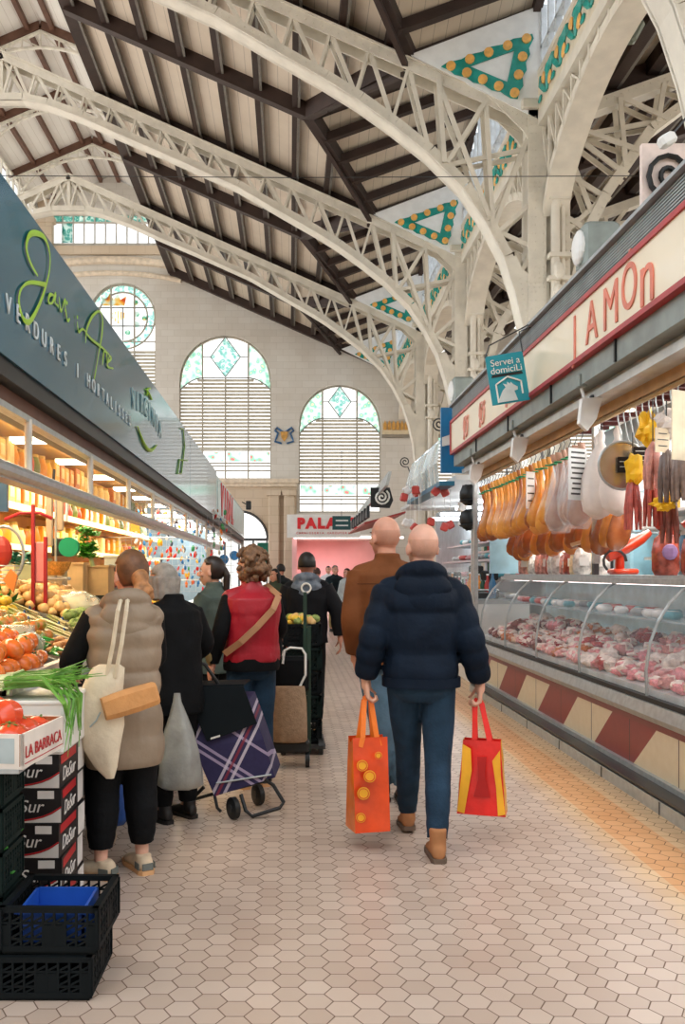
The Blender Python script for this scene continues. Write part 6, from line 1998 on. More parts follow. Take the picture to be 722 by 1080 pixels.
# ================================================================ FOREGROUND LEFT: cartons, crates, tomatoes
RB = mat('carton_black', '1C191B', .45, vary=.05); RW = mat('carton_white', 'DAD6D2', .55); RRd = mat('carton_red', 'B32228', .45)
def carton(z, jx, lab, first=False):
    r = empty('printed_carton', (-1.17, 4.07, z), lab, 'carton', None, jx)
    x0, x1, y0, y1, h = -1.36, -.98, 3.85, 4.29, .148
    M_ = root_matrix(r) @ Matrix.Translation(Vector((1.17, -4.07, -z)))
    def B(mb, nm, m): 
        mb.v = [M_ @ v for v in mb.v]; return mb.build(nm, m, r)
    c = MB().bb((x0, y0, z), (x1, y1, z + h)); B(c, 'carton_body', RB)
    c = MB().add([(x0, y0 - .002, z + .004), (x1, y0 - .002, z + .004), (x1, y0 - .002, z + .066)] + [(x0 + (x1 - x0) * t, y0 - .002, z + .006 + .06 * t ** 5) for t in (.9, .8, .7, .6, .5, .4, .3, .2, 0)], [tuple(range(12))]); B(c, 'white_swoosh', RW)
    c = MB().tube([(x0 + (x1 - x0) * t, y0 - .003, z + .011 + .06 * t ** 5) for t in (0, .2, .3, .4, .5, .6, .7, .8, .9, 1)], .004, 4); B(c, 'red_line', RRd)
    c = MB().bb((x1 - .10, y0 - .004, z + .106), (x1 - .03, y0 - .001, z + .14)); B(c, 'paper_label', RW)
    t = text('DeSur', 'lettering', (x1 - .175, y0 - .005, z + .072), .075, RW, parent=None, depth=.001, shear=.25); t.data.transform(M_ ); t.data.transform(root_matrix(r).inverted()); t.parent = r
    c = MB().add([(x1 + .002, y0 + .02, z + .1), (x1 + .002, y1 - .16, z + .1), (x1 + .002, y1 - .16, z + .138), (x1 + .002, y0 + .02, z + .138)], [(0, 1, 2, 3)]); B(c, 'red_stripe', RRd)
    c = MB().bb((x1 + .001, y1 - .12, z + .01), (x1 + .003, y1 - .01, z + .14)); B(c, 'white_corner', RW)
    t = text('DeSur', 'lettering', (x1 + .003, y0 + .15, z + .05), .085, RW, 'left_wall', None, .001, shear=.25); t.data.transform(M_); t.data.transform(root_matrix(r).inverted()); t.parent = r
ordn = ['bottom black and white printed carton of the stack', 'second from bottom black and white printed carton', 'third from bottom black printed carton', 'fourth from bottom black printed carton', 'top black printed carton under the white foam box']
for k in range(5): carton(k * .149, (.0, .03, -.02, .02, -.01)[k], ordn[k])
r = empty('foam_box', (-1.15, 4.07, .745), 'white polystyrene box on top of the printed carton stack', 'box')
MB().rbox((-1.16, 4.06, .86), (.4, .46, .23), .012).build('body', white_plastic, r)
MB().rbox((-1.16, 4.06, .965), (.41, .47, .02), .006).build('lid', white_plastic, r)
# spring onions lying over the box
r = empty('spring_onion_bunch', (-1.1, 4.0, .98), 'long green spring onion bunch draped over the white foam box', 'spring onions')
rr = random.Random(2)
w_, g_, bulb = MB(), MB(), MB()
for k in range(60):
    oy = rr.uniform(-.13, .13); oz = rr.uniform(0, .05)
    y = 3.98 + oy
    b0 = (-1.42 + rr.uniform(-.04, .04), y, 1.0 + oz)
    m1 = (-1.22, y + rr.uniform(-.03, .03), 1.02 + oz)
    MB_ = w_; MB_.tube([b0, m1], [.008, .006], 5)
    e1 = (-1.05 + rr.uniform(-.06, .06), y + rr.uniform(-.08, .1), 1.03 + oz)
    if k % 4 == 0:
        e2 = (-.955 + rr.uniform(0, .02), y + rr.uniform(-.1, .06), .97); e3 = (-.95 + rr.uniform(-.01, .02), y + rr.uniform(-.12, .05), .72 + rr.uniform(0, .15))
        g_.tube([m1, e1, e2, e3], [.006, .008, .007, .002], 4)
    else:
        e2 = (-.92 + rr.uniform(-.1, .08), y + rr.uniform(-.12, .2), 1.02 + oz + rr.uniform(-.03, .06))
        g_.tube([m1, e1, e2], [.005, .0065, .0015], 4)
    bulb.ell(b0, (.014, .011, .011), 6, 5)
w_.build('white_stalk', mat('onion_stalk', 'DCE3B4', .4, 0, .1), r); g_.build('green_leaf', mat('onion_green', '6BA442', .4, 0, .3, 12), r); bulb.build('bulb', mat('bulb_white', 'F0EEDC', .4), r)
MB().tube([(-1.2, 3.84, 1.0), (-1.2, 3.9, 1.08), (-1.2, 4.06, 1.08), (-1.2, 4.12, 1.0)], .006, 5).build('tie', mat('stalk_pale', 'B9C98A'), r)
# tomato tray
tr = empty('tomato_tray', (-1.05, 3.45, .84), 'white printed cardboard tray of large tomatoes at the left edge', 'tray')
A_, B_ = Vector((-.947, 3.2, 0)), Vector((-.905, 3.62, 0))
e1 = (B_ - A_).normalized(); e2 = Vector((-e1.y, e1.x, 0))
def TB(u0, u1, v0, v1, z0, z1):
    ps = []
    for z in (z0, z1):
        for u, v in ((u0, v0), (u1, v0), (u1, v1), (u0, v1)): p = A_ + e1 * u + e2 * v; ps.append((p.x, p.y, z))
    return ps, [(0, 1, 2, 3), (4, 7, 6, 5), (0, 4, 5, 1), (1, 5, 6, 2), (2, 6, 7, 3), (3, 7, 4, 0)]
LU, LV = .42, .36
c = MB()
for q in ((0, LU, 0, .008), (0, LU, LV - .008, LV), (0, .008, 0, LV), (LU - .008, LU, 0, LV)): c.add(*TB(*q, .83, .945))
c.add(*TB(0, LU, 0, LV, .82, .83)); c.build('cardboard', mat('tray_white', 'DCD5CC', .6), tr)
c = MB()
for u0, u1, v0, v1 in ((0, .06, .009, .012), (.008, .012, 0, LV), (LU - .012, LU - .009, 0, LV), (0, LU, .009, .011)): c.add(*TB(u0, u1, v0, v1, .83, .943))
c.build('brown_lining', mat('kraft_lining', 'A5683F', .6), tr)
RM_ = Matrix((( e1.x, 0, e1.y), (e1.y, 0, -e1.x), (0, 1, 0)))
p = A_ + e1 * .2; 
t = text('LA BARRACA', 'lettering', (p.x + .004, p.y, .875), .062, RRd, R=RM_, parent=tr, depth=.001)
c = MB().add(*TB(.02, LU - .02, -.002, 0, .835, .838)); c.build('print_line', RRd, tr)
pA = A_ + e2 * .17
c = MB().add([tuple((A_ + e2 * v - e1 * .001).to_tuple()[:2]) + (z,) for v, z in ((.03, .84), (.3, .84), (.3, .93), (.03, .93))], [(0, 1, 2, 3)]); c.build('grey_print', mat('print_grey', 'A7B5B8', .6), tr)
for k, (u, v, z, s, kd) in enumerate(((.10, .095, .855, 1.15, 'ribbed red orange tomato'), (.22, .095, .86, 1.1, 'ribbed red orange tomato'), (.335, .095, .85, 1.05, 'ribbed red orange tomato'), (.1, .21, .845, 1, 'ribbed red orange tomato'), (.22, .2, .84, 1.1, 'ribbed red orange tomato'),
        (.34, .22, .835, .9, 'ribbed red orange tomato'), (.1, .3, .84, 1.0, 'ribbed red orange tomato'), (.24, .31, .84, 1.1, 'ribbed red orange tomato'), (.16, .13, .925, 1.2, 'ribbed red orange tomato'), (.27, .22, .92, 1.2, 'ribbed red orange tomato'), (.13, .26, .92, 1.05, 'ribbed red orange tomato'))):
    p = A_ + e1 * u + e2 * v
    put(kd, (p.x, p.y, z), 'in the white cardboard tray', s, (rr.uniform(-.3, .3), rr.uniform(-.3, .3), rr.uniform(0, 6)))
# black plastic crates
dk = mat('crate_black', '0A1114', .7, vary=.1)
dkg = mat('crate_dark_green', '0C1C1A', .7, vary=.1)
def crate(name, x0, x1, y0, y1, z0, h, m, lab, rz=0, taper=.012):
    r = empty(name, ((x0 + x1) / 2, (y0 + y1) / 2, z0), lab, 'crate', None, rz)
    cx_, cy_ = (x0 + x1) / 2, (y0 + y1) / 2
    M_ = Matrix.Translation(Vector((cx_, cy_, 0))) @ Matrix.Rotation(rz, 4, 'Z') @ Matrix.Translation(Vector((-cx_, -cy_, 0)))
    def B(mb, nm): mb.v = [M_ @ v for v in mb.v]; return mb.build(nm, m, r)
    c = MB().bb((x0 + .01, y0 + .01, z0), (x1 - .01, y1 - .01, z0 + .012)); B(c, 'bottom')
    # solid rims
    c = MB()
    for z, t in ((z0 + h - .02, .022), (z0 + .012, .014)):
        c.bb((x0, y0, z), (x1, y0 + t, z + .02)); c.bb((x0, y1 - t, z), (x1, y1, z + .02)); c.bb((x0, y0, z), (x0 + t, y1, z + .02)); c.bb((x1 - t, y0, z), (x1, y1, z + .02))
    B(c, 'rim')
    # walls: uprights and diagonal lattice
    for side in range(4):
        c = MB()
        if side < 2:
            a0, a1, fx = x0, x1, (y0 + .006 if side == 0 else y1 - .006); P = lambda a, z: (a, fx, z)
        else:
            a0, a1, fx = y0, y1, (x0 + .006 if side == 2 else x1 - .006); P = lambda a, z: (fx, a, z)
        n = 9; L = a1 - a0
        wz = h - .03
        up = (0, 1, 0) if side < 2 else (1, 0, 0)
        for k in range(n + 1):
            a = a0 + L * k / n
            solid_ = .36 < k / n < .64
            c.bar(P(a, z0 + .02), P(a, z0 + h - .01), .008 if side < 2 else .010, .010)
            if k < n:
                if solid_ or k in (0, n - 1):
                    mid = a + L / n / 2
                    zt = z0 + h * .62
                    if side < 2: c.bb((a, fx - .004, z0 + .03), (a + L / n, fx + .004, zt))
                    else: c.bb((fx - .004, a, z0 + .03), (fx + .004, a + L / n, zt))
                for q in range(4):
                    zz = z0 + .03 + wz * .8 * q / 4
                    c.bar(P(a, zz), P(a + L / n, zz + wz * .16), .007, .007)
        for q in (.33, .66): c.bar(P(a0, z0 + h * q), P(a1, z0 + h * q), .007, .008)
        B(c, 'lattice_wall')
    return r
crate('plastic_crate', -1.06, -.70, 3.19, 3.55, 0, .158, dk, 'lower black lattice crate on the floor at the bottom left', .0)
crate('plastic_crate', -1.03, -.675, 3.2, 3.56, .16, .17, dk, 'upper black lattice crate stacked on the floor crate at the bottom left', -.02)
r = empty('blue_crate', (-.86, 3.37, .18), 'small blue plastic tub nested inside the upper black crate', 'tub')
c = MB(); x0, x1, y0, y1, z0, z1 = -.98, -.74, 3.25, 3.5, .178, .30
for a in (((x0, y0, z0), (x1, y0 + .01, z1)), ((x0, y1 - .01, z0), (x1, y1, z1)), ((x0, y0, z0), (x0 + .01, y1, z1)), ((x1 - .01, y0, z0), (x1, y1, z1)), ((x0, y0, z0), (x1, y1, z0 + .01))): c.bb(*a)
c.build('tub', mat('blue_plastic', '2456B4', .35), r)
MB().bb((x0 - .01, y0 - .01, z1 - .01), (x1 + .01, y0 + .015, z1 + .005)).build('rim', mat('blue_plastic', '2456B4'), r)
for k in range(5):
    crate('vegetable_crate', -1.62, -1.05, 3.30, 3.56, .0 + k * .163, .16, dkg, ['lowest', 'second from the floor', 'middle', 'fourth from the floor', 'top'][k] + ' dark green lattice crate in the stack at the left edge')
for k in range(3):
    r = empty('lettuce', (-1.2, 3.45, .06 + k * .163), ['lowest', 'middle', 'upper'][k] + ' green lettuce showing inside the left crate stack', 'lettuce')
    c = (-1.14, 3.42, .03 + (k + 1) * .163)
    MB().ell((c[0], c[1], c[2] + .04), (.07, .07, .05), 12, 8, fn=organic(1, .4, k, 4)).build('heart', mat('lettuce_pale', 'A9C76A', .5), r, smooth=True)
    leaf_bunch(r, (c[0] - .05, c[1], c[2] + .0), 24, .06, leaf_g, 1.0, .3, k, w=.03)
# shelf board carrying the tomato tray above the crates
o = MB().bb((-1.6, 3.2, .805), (-.96, 3.68, .82)).build('metal_shelf_board', steel); tag(o, 'thin metal board on the crate stack carrying the tomato tray', 'board')
# ================================================================ PEOPLE
skin = mat('skin_light', 'D9A088', .5, 0, .08, 12, .08, 90, sss=.12)
skin_p = mat('skin_pale', 'E0AE98', .5, 0, .08, 12, .08, 90, sss=.12)
eye_w = mat('eye_white', 'EDEAE6', .3, vary=0); eye_d = mat('eye_iris', '2A2018', .3, vary=0); lip = mat('lip_rose', 'B5615A', .5)
def hand(mb, w, d, n, t, s=1.0, curl=.5, out=.5):
    """palm and five separate fingers: d = pointing direction, n = palm normal, t = towards the thumb"""
    w, d, n, t = Vector(w), Vector(d).normalized(), Vector(n).normalized(), Vector(t).normalized()
    R = Matrix((t, n, d)).transposed()
    mb.cap(w - d * .02 * s, w + d * .03 * s, .027 * s, .028 * s, 10)
    for k in range(4):
        b = w + d * .015 * s + t * (.026 - .017 * k) * s
        e = w + d * .09 * s + t * (.031 - .020 * k) * s
        mb.cap(b, e, .0145 * s, .0125 * s, 8)
    L = [.040, .045, .042, .033]
    for k in range(4):
        p = w + d * (.092 - .004 * abs(k - 1)) * s + t * (.031 - .0205 * k) * s
        a = curl * .5
        for q, f in enumerate((1.0, .68, .52)):
            v = d * math.cos(a) + n * math.sin(a)
            p2 = p + v * L[k] * f * s
            mb.cap(p, p2, (.0098 - q * .0009) * s, (.0092 - q * .0009) * s, 8)
            p = p2; a += curl
    p = w + d * .018 * s + t * .024 * s + n * .004 * s
    v = (d * .55 + t * out + n * .35).normalized()
    p2 = p + v * .042 * s; mb.cap(p, p2, .0145 * s, .0115 * s, 8)
    v2 = (d * .85 + t * out * .35 + n * .5).normalized()
    p3 = p2 + v2 * .032 * s; mb.cap(p2, p3, .0112 * s, .0095 * s, 8)
    p4 = p3 + (v2 + n * .4).normalized() * .024 * s; mb.cap(p3, p4, .0095 * s, .008 * s, 8)
def path_tube(pts, rad, puffs=0, amp=.0, n=16, per=8):
    P, R_ = [], []
    for i in range(len(pts) - 1):
        for k in range(per):
            t = k / per
            p0, p1, p2, p3 = [Vector(pts[max(0, min(len(pts) - 1, i + q))]) for q in (-1, 0, 1, 2)]
            c = .5 * ((2 * p1) + (-p0 + p2) * t + (2 * p0 - 5 * p1 + 4 * p2 - p3) * t * t + (-p0 + 3 * p1 - 3 * p2 + p3) * t ** 3)
            P.append(c); R_.append(rad[i] + (rad[i + 1] - rad[i]) * t)
    P.append(Vector(pts[-1])); R_.append(rad[-1])
    if puffs:
        R_ = [r * (1 - amp + amp * abs(math.sin(PI * puffs * i / (len(R_) - 1))) ** .6) for i, r in enumerate(R_)]
    return P, R_
def torso_rings(prof, puffs=0, amp=0, n=28, lean=None, steps=6, wr=0.0, seed=0):
    rs = []; full = []
    for i in range(len(prof) - 1):
        for k in range(steps):
            t = k / steps; full.append([a + (b - a) * t for a, b in zip(prof[i], prof[i + 1])])
    full.append(list(prof[-1])); m = len(full) - 1
    for i, (z, rx, ry, cx, cy) in enumerate(full):
        f = 1 - amp + amp * abs(math.sin(PI * puffs * i / m)) ** .5 if puffs else 1
        ring = []
        for j in range(n):
            a = 2 * PI * j / n
            c, s_ = math.cos(a), math.sin(a)
            e = 2.4
            k_ = (abs(c) ** e + abs(s_) ** e) ** (-1 / e)
            w_ = 1 + wr * mnoise.noise(Vector((c * 2, s_ * 2, z * 9 + seed)))
            ring.append((cx + rx * f * k_ * c * w_, cy + ry * f * k_ * s_ * w_, z))
        rs.append(ring)
    return rs
def person(label, loc, rz, h, P, near=True, group=None):
    s = h / 1.75
    root = empty('person', (loc[0], loc[1], 0), label, 'person', group, rz)
    M = root_matrix(root) @ Matrix.Scale(s, 4)
    vox = .0075 if near else .014
    W = lambda mb: (setattr(mb, 'v', [M @ Vector(v) for v in mb.v]), mb)[1]
    f = P.get('female', False)
    sw = .143 if f else .165
    J = dict(shL=(-sw, 0, 1.415), shR=(sw, 0, 1.415), elL=(-sw - .06, -.03, 1.15), elR=(sw + .06, -.03, 1.15), wrL=(-sw - .07, .05, .9), wrR=(sw + .07, .05, .9),
             hpL=(-.09, 0, .9), hpR=(.09, 0, .9), knL=(-.1, .03, .5), knR=(.1, .03, .5), anL=(-.1, 0, .09), anR=(.1, 0, .09), head=(0, .02, 1.625))
    J.update(P.get('J', {}))
    V = {k: Vector(v) for k, v in J.items()}
    hy = P.get('head_yaw', 0); hpch = P.get('head_pitch', 0)
    HR = Matrix.Rotation(hy, 3, 'Z') @ Matrix.Rotation(hpch, 3, 'X')
    hc = V['head']
    HS = 1.09
    def H(x, y, z): return hc + HR @ (Vector((x, y, z)) * HS)
    def hell(mb, x, y, z, r, n, m_, fn=None): mb.ell(H(x, y, z), tuple(q * HS for q in r), n, m_, HR, fn)
    b = MB()
    hell(b, 0, -.008, .02, (.074, .094, .098), 20, 14)
    hell(b, 0, .022, -.035, (.060, .068, .075), 16, 12); hell(b, 0, .05, -.085, (.034, .032, .028), 12, 8)
    b.cap(H(0, .092, .01), H(0, .106, -.028), .009, .0145, 8); b.ell(H(0, .088, .028), (.05, .012, .010), 12, 6, HR)
    for sx in (-1, 1):
        b.ell(H(sx * .078, -.002, -.012), (.010, .020, .031), 10, 8, HR @ Matrix.Rotation(-sx * .3, 3, 'Z')); b.ell(H(sx * .045, .068, -.025), (.018, .016, .018), 8, 6, HR)
    b.cap(H(0, .08, -.058), H(0, .083, -.064), .02, .018, 8)
    nk = V['shL'].lerp(V['shR'], .5)
    b.cap(nk + Vector((0, -.01, .0)), hc + HR @ Vector((0, -.015, -.06)), .058 if not f else .047, .055 if not f else .045, 14)
    hipc = V['hpL'].lerp(V['hpR'], .5)
    ch = nk + Vector((0, 0, -.16))
    b.cap(hipc + Vector((0, 0, .03)), hipc.lerp(ch, .6), .115, .11, 16); b.ell(ch, (.15, .105, .17), 16, 10)
    for q in 'LR':
        b.cap(nk, V['sh' + q], .05, .052, 12); b.cap(V['sh' + q], V['el' + q], .048, .038, 12); b.cap(V['el' + q], V['wr' + q], .037, .026, 12)
        b.cap(V['hp' + q], V['kn' + q], .082, .054, 14); b.cap(V['kn' + q], V['an' + q], .053, .036, 14)
        b.cap(V['an' + q], V['an' + q] + Vector((0, .09, -.05)), .034, .03, 10)
        d = (V['wr' + q] - V['el' + q]).normalized()
        hd = P.get('hand' + q, {})
        sx = 1 if q == 'R' else -1
        d = Vector(hd.get('d', d)); n = Vector(hd.get('n', (-sx, 0, 0))); t = Vector(hd.get('t', (0, 1, 0)))
        d.normalize(); n = (n - d * n.dot(d)).normalized(); t = (t - d * t.dot(d) - n * t.dot(n)).normalized()
        hand(b, V['wr' + q] + d * .02, d, n, t, hd.get('s', 1.0), hd.get('curl', .45), hd.get('out', .5))
    solid(W(b), 'body', P.get('skin', skin), root, vox, 2)
    for sx in (-1, 1):
        W(MB().ell(H(sx * .031, .080, .006), (.013, .010, .008), 10, 6, HR)).build('eye', eye_w, root, smooth=True)
        W(MB().ell(H(sx * .031, .088, .006), (.006, .004, .006), 8, 6, HR)).build('iris', eye_d, root)
        W(MB().cap(H(sx * .018, .092, .030), H(sx * .045, .082, .032), .0045, .003, 6)).build('eyebrow', P.get('brow', eye_d), root)
    W(MB().ell(H(0, .098, -.060), (.022, .006, .007), 10, 6, HR)).build('lips', lip, root, smooth=True)
    # trousers
    t = MB(); o = P.get('leg_o', .018); cuff = P.get('cuff', .0)
    t.rings(torso_rings([(.80, .12, .10, hipc.x, hipc.y), (.84, .168, .125, hipc.x, hipc.y), (.92, .172, .128, hipc.x, hipc.y), (1.0, .155, .115, hipc.x, hipc.y), (1.04, .14, .10, hipc.x, hipc.y)], n=20, steps=2))
    for q in 'LR':
        top = V['hp' + q] + Vector((0, 0, -.0)); an = V['an' + q] + Vector((0, 0, .02 if not P.get('cropped') else .07))
        mid1 = top.lerp(V['kn' + q], .5); mid2 = V['kn' + q].lerp(an, .5) + Vector((0, -.012, 0))
        pp, rr_ = path_tube([top, mid1, V['kn' + q], mid2, an], [.088 + o * .6, .077 + o, .060 + o, .055 + o, .040 + o + cuff], n=16, per=7)
        rr_ = [r * (1 + .05 * math.sin(i * 2.3) * (i / len(rr_)) ** 2) for i, r in enumerate(rr_)]
        t.tube(pp, rr_, 18)
    solid(W(t), 'trousers', P['legs'], root, .009 if near else .015, 2)
    # upper garment
    up = P['top']; kind = up['kind']; of = up.get('o', .03); hem = up.get('hem', .88); pf = up.get('puffs', 0); am = up.get('amp', .1)
    wst = up.get('waist', 1.0); wr = up.get('wr', .05)
    nx, ny = nk.x, nk.y; hx, hy_ = hipc.x, hipc.y
    def tr(z, rx, ry):
        k = min(1, max(0, (z - .9) / .5)); return (z, rx + of, ry + of, hx + (nx - hx) * k, hy_ + (ny - hy_) * k)
    g = 1.0 if not f else .93
    prof = [tr(hem, .165 * up.get('hemw', 1), .12)]
    if hem < .8: prof.append(tr(.8, .17, .125))
    prof += [tr(max(hem + .06, 1.0), .158 * wst, .118), tr(1.16, .163 * g * wst, .122), tr(1.3, .182 * g, .128), tr(1.40, .175 * g, .115)]
    zsh = V['shL'].z + .005
    prof += [(zsh + .03, .125 * g + of * .5, .085 + of * .5, nx, ny), (zsh + .065, .078 + of * .3, .068 + of * .3, nx, ny - .005), (zsh + .09, .062 + of * .25, .060 + of * .25, nx, ny - .005)]
    c = MB(); c.rings(torso_rings(prof, pf, am, wr=wr, seed=len(label)))
    sl = MB()
    for q in 'LR':
        sx = 1 if q == 'R' else -1
        c.cap(nk + Vector((sx * .045, -.005, .022)), V['sh' + q] + Vector((-sx * .005, 0, -.012)), .055 + of * .4, .05 + of * .55, 14)
        tgt = c if kind in ('jacket',) else sl
        pts = [V['sh' + q], V['sh' + q].lerp(V['el' + q], .5), V['el' + q], V['el' + q].lerp(V['wr' + q], .5), V['wr' + q]]
        so = of * up.get('sleeve', .8) if kind == 'jacket' else .012
        ra = [.054 + so, .053 + so, .047 + so, .043 + so, .034 + so * .75]
        if kind == 'vest': ra = [r + .003 for r in ra]
        pp, rr_ = path_tube(pts, ra, up.get('spuffs', 0), am * .9)
        tgt.tube(pp, rr_, 18)
    if up.get('collar'):
        c.rings([[(nx + rr_ * math.cos(2 * PI * j / 20), ny - .005 + rr_ * .95 * math.sin(2 * PI * j / 20), z) for j in range(20)] for z, rr_ in ((zsh + .02, .09), (zsh + .06, .084), (zsh + .11, .076), (zsh + .115, .06))])
    solid(W(c), up['name'], up['m'], root, .0085 if near else .015, 1 if pf else 2)
    if kind == 'vest': solid(W(sl), 'sleeves', up['ms'], root, .009 if near else .015, 2)
    if up.get('hood'):
        hd = MB()
        pts = [(nx + .105 * math.cos(a), ny - .025 + .095 * math.sin(a), zsh + .055 - .045 * math.sin(a)) for a in [math.radians(q) for q in range(150, 391, 20)]]
        hd.tube(pts, [.03 + .02 * math.sin(PI * i / (len(pts) - 1)) for i in range(len(pts))], 12)
        hd.ell((nx, ny - .105, zsh + .0), (.155, .065, .085), 18, 12); hd.ell((nx, ny - .125, zsh - .065), (.115, .045, .065), 16, 10); hd.ell((nx, ny - .07, zsh + .06), (.115, .055, .06), 16, 10)
        solid(W(hd), 'hood', up.get('mh', up['m']), root, .009 if near else .015, 3)
    if up.get('hemband'):
        W(MB().rings(torso_rings([(hem - .02, .165 + of - .002, .12 + of - .002, hx, hy_), (hem + .03, .163 + of, .118 + of, hx, hy_)], steps=1, n=28))).build('hem_band', up.get('mhb', up['m']), root, smooth=True)
    # shoes
    for q in 'LR':
        a = V['an' + q]; sp = P['shoes']; yaw = sp.get('yaw' + q, 0); pit = sp.get('pitch' + q, 0)
        RS = Matrix.Rotation(yaw, 3, 'Z') @ Matrix.Rotation(pit, 3, 'X')
        base = Vector((a.x, a.y, a.z - .09))
        def SH(x, y, z): return base + RS @ Vector((x, y, z))
        u = MB(); k_ = sp.get('k', 1.0)
        secs = [(-.075, .020, .03, .05), (-.06, .036, .045, .058), (-.01, .039, .052, .062), (.05, .043, .042, .055), (.11, .048, .03, .042), (.155, .040, .024, .034), (.185, .022, .016, .024)]
        rs = []
        for yy, rx, rz_, zc in secs:
            rs.append([SH(rx * k_ * math.cos(2 * PI * j / 14), yy * sp.get('L', 1), zc * .9 + rz_ * math.sin(2 * PI * j / 14)) for j in range(14)])
        u.rings(rs); u.tube([SH(0, -.02, .05), SH(0, -.022, .10), SH(0, -.022, .10 + sp.get('boot', .02))], [.046, .043, .046], 14)
        solid(W(u), 'shoe_upper', sp['m'], root, .008 if near else .014, 1)
        so = MB()
        rs = []
        for yy, rx in ((-.082, .026), (-.06, .040), (0, .041), (.06, .046), (.12, .051), (.165, .042), (.195, .02)):
            rs.append([SH(rx * k_ * cx_, yy * sp.get('L', 1), zz) for cx_, zz in ((-1, .0), (1, .0), (1.04, .024), (-1.04, .024))])
        W(so.rings(rs)).build('shoe_sole', sp['ms'], root)
    # hair
    hr = P.get('hair')
    if hr:
        m = hr['m']; kd = hr['kind']; hb = MB()
        def cap_hair(th=.012, low=-.02, front=.03):
            hb.ell(H(0, -.014, .028), (.078 + th, .093 + th, .097 + th), 20, 14, HR)
        if kd in ('short', 'pony', 'bun', 'bob', 'curly', 'long'):
            # scalp shell: drop the part over the face
            sh = MB().ell((0, 0, 0), (.083, .101, .107), 26, 18, fn=lambda d: 1 + .025 * mnoise.noise(d * 7))
            keep = []
            vs = sh.v
            faces = [fc for fc in sh.f if not any((vs[i].y > .045 - (vs[i].z) * -.35 and vs[i].z < .062) or (vs[i].z < -.052 if kd == 'short' else vs[i].z < -.085) or (abs(vs[i].x) > .06 and vs[i].y > .01 and vs[i].z < .02) for i in fc)]
            sm2 = MB(); sm2.v = [H(v.x, v.y - .012, v.z + .022) for v in vs]; sm2.f = faces
            o = W(sm2).build('scalp_hair', m, root, smooth=True)
            md = o.modifiers.new('t', 'SOLIDIFY'); md.thickness = .012 if kd != 'short' else .004; md.offset = -1
        if kd == 'bun':
            hb.cap(H(0, -.09, -.02), H(0, -.10, -.07), .05, .04, 14); hb.ell(H(.0, -.115, -.09), (.06, .04, .045), 16, 10, HR, organic(1, .25, 2, 5))
            hb.ell(H(.02, -.11, -.115), (.045, .035, .035), 12, 8, HR, organic(1, .3, 5, 6))
            solid(W(hb), 'low_bun', hr.get('m2', m), root, .006, 1)
            W(MB().tube([H(.04 * math.cos(a), -.098 + .0, -.072 + .02 * math.sin(a)) for a in [k * PI / 6 for k in range(12)]], .006, 6, closed=True)).build('hair_tie', mat('burgundy', '7A2A3A', .6), root)
        if kd == 'pony':
            hb.cap(H(0, -.10, .02), H(0, -.125, -.03), .03, .032, 12); hb.cap(H(0, -.125, -.03), H(.0, -.12, -.16), .032, .028, 12); hb.cap(H(0, -.12, -.16), H(0, -.10, -.27), .028, .008, 12)
            solid(W(hb), 'ponytail', m, root, .007, 2)
        if kd == 'bob':
            for a in range(-110, 111, 20):
                A = math.radians(a - 90); hb.cap(H(.085 * math.cos(A), .095 * math.sin(A) - .01, .03), H(.082 * math.cos(A), .085 * math.sin(A) - .015, -.09), .022, .016, 10)
            solid(W(hb), 'bobbed_hair', m, root, .008, 1)
        if kd == 'long':
            for a in range(-100, 101, 20):
                A = math.radians(a - 90); hb.cap(H(.08 * math.cos(A), .09 * math.sin(A) - .01, .02), H(.085 * math.cos(A), .075 * math.sin(A) - .03, -.18), .024, .016, 10)
            solid(W(hb), 'long_hair', m, root, .010, 1)
        if kd == 'curly':
            rr2 = random.Random(4)
            for k in range(230):
                u_, v_ = rr2.uniform(-.75, 1), rr2.uniform(0, 2 * PI)
                d = Vector((math.cos(v_) * math.sqrt(1 - u_ * u_), math.sin(v_) * math.sqrt(1 - u_ * u_), u_))
                if d.y > .35 and d.z < .55: continue
                rr_ = 1.12 + rr2.uniform(0, .18)
                hb.ell(H(d.x * .088 * rr_, d.y * .10 * rr_ - .015, d.z * .105 * rr_ + .012), rr2.uniform(.016, .024), 7, 5)
            hb.ell(H(0, -.02, .02), (.085, .095, .10), 14, 10, HR)
            solid(W(hb), 'curls', m, root, .006, 0)
        if kd == 'fringe':   # close-cropped stubble ring on a bald head
            sh = MB().ell((0, 0, 0), (.0752, .0952, .0992), 26, 18)
            faces = [fc for fc in sh.f if all(-.075 < sh.v[i].z < .022 and sh.v[i].y < .02 for i in fc)]
            s2_ = MB(); s2_.v = [H(v.x, v.y - .008, v.z + .02) for v in sh.v]; s2_.f = faces
            W(s2_).build('cropped_hair', m, root, smooth=True)
    return root, M, V, H
denim = mat('denim_dark', '22394E', .75, 0, .18, 9, .25, 60); denim_l = mat('denim_light', '587488', .75, 0, .18, 9, .25, 60)
black_cloth = mat('black_cloth', '0D0F12', .8, 0, .2, 6, .25, 40); navy_puff = mat('navy_nylon', '091829', .7, 0, .18, 5, .35, 16)
blk_shoe = mat('black_shoe', '1C1A1A', .5); tan_boot = mat('tan_suede', 'A87650', .8, 0, .12, 10); sole_g = mat('sole_grey', '6E5E52', .7); sole_w = mat('sole_tan', 'D9A878', .6)
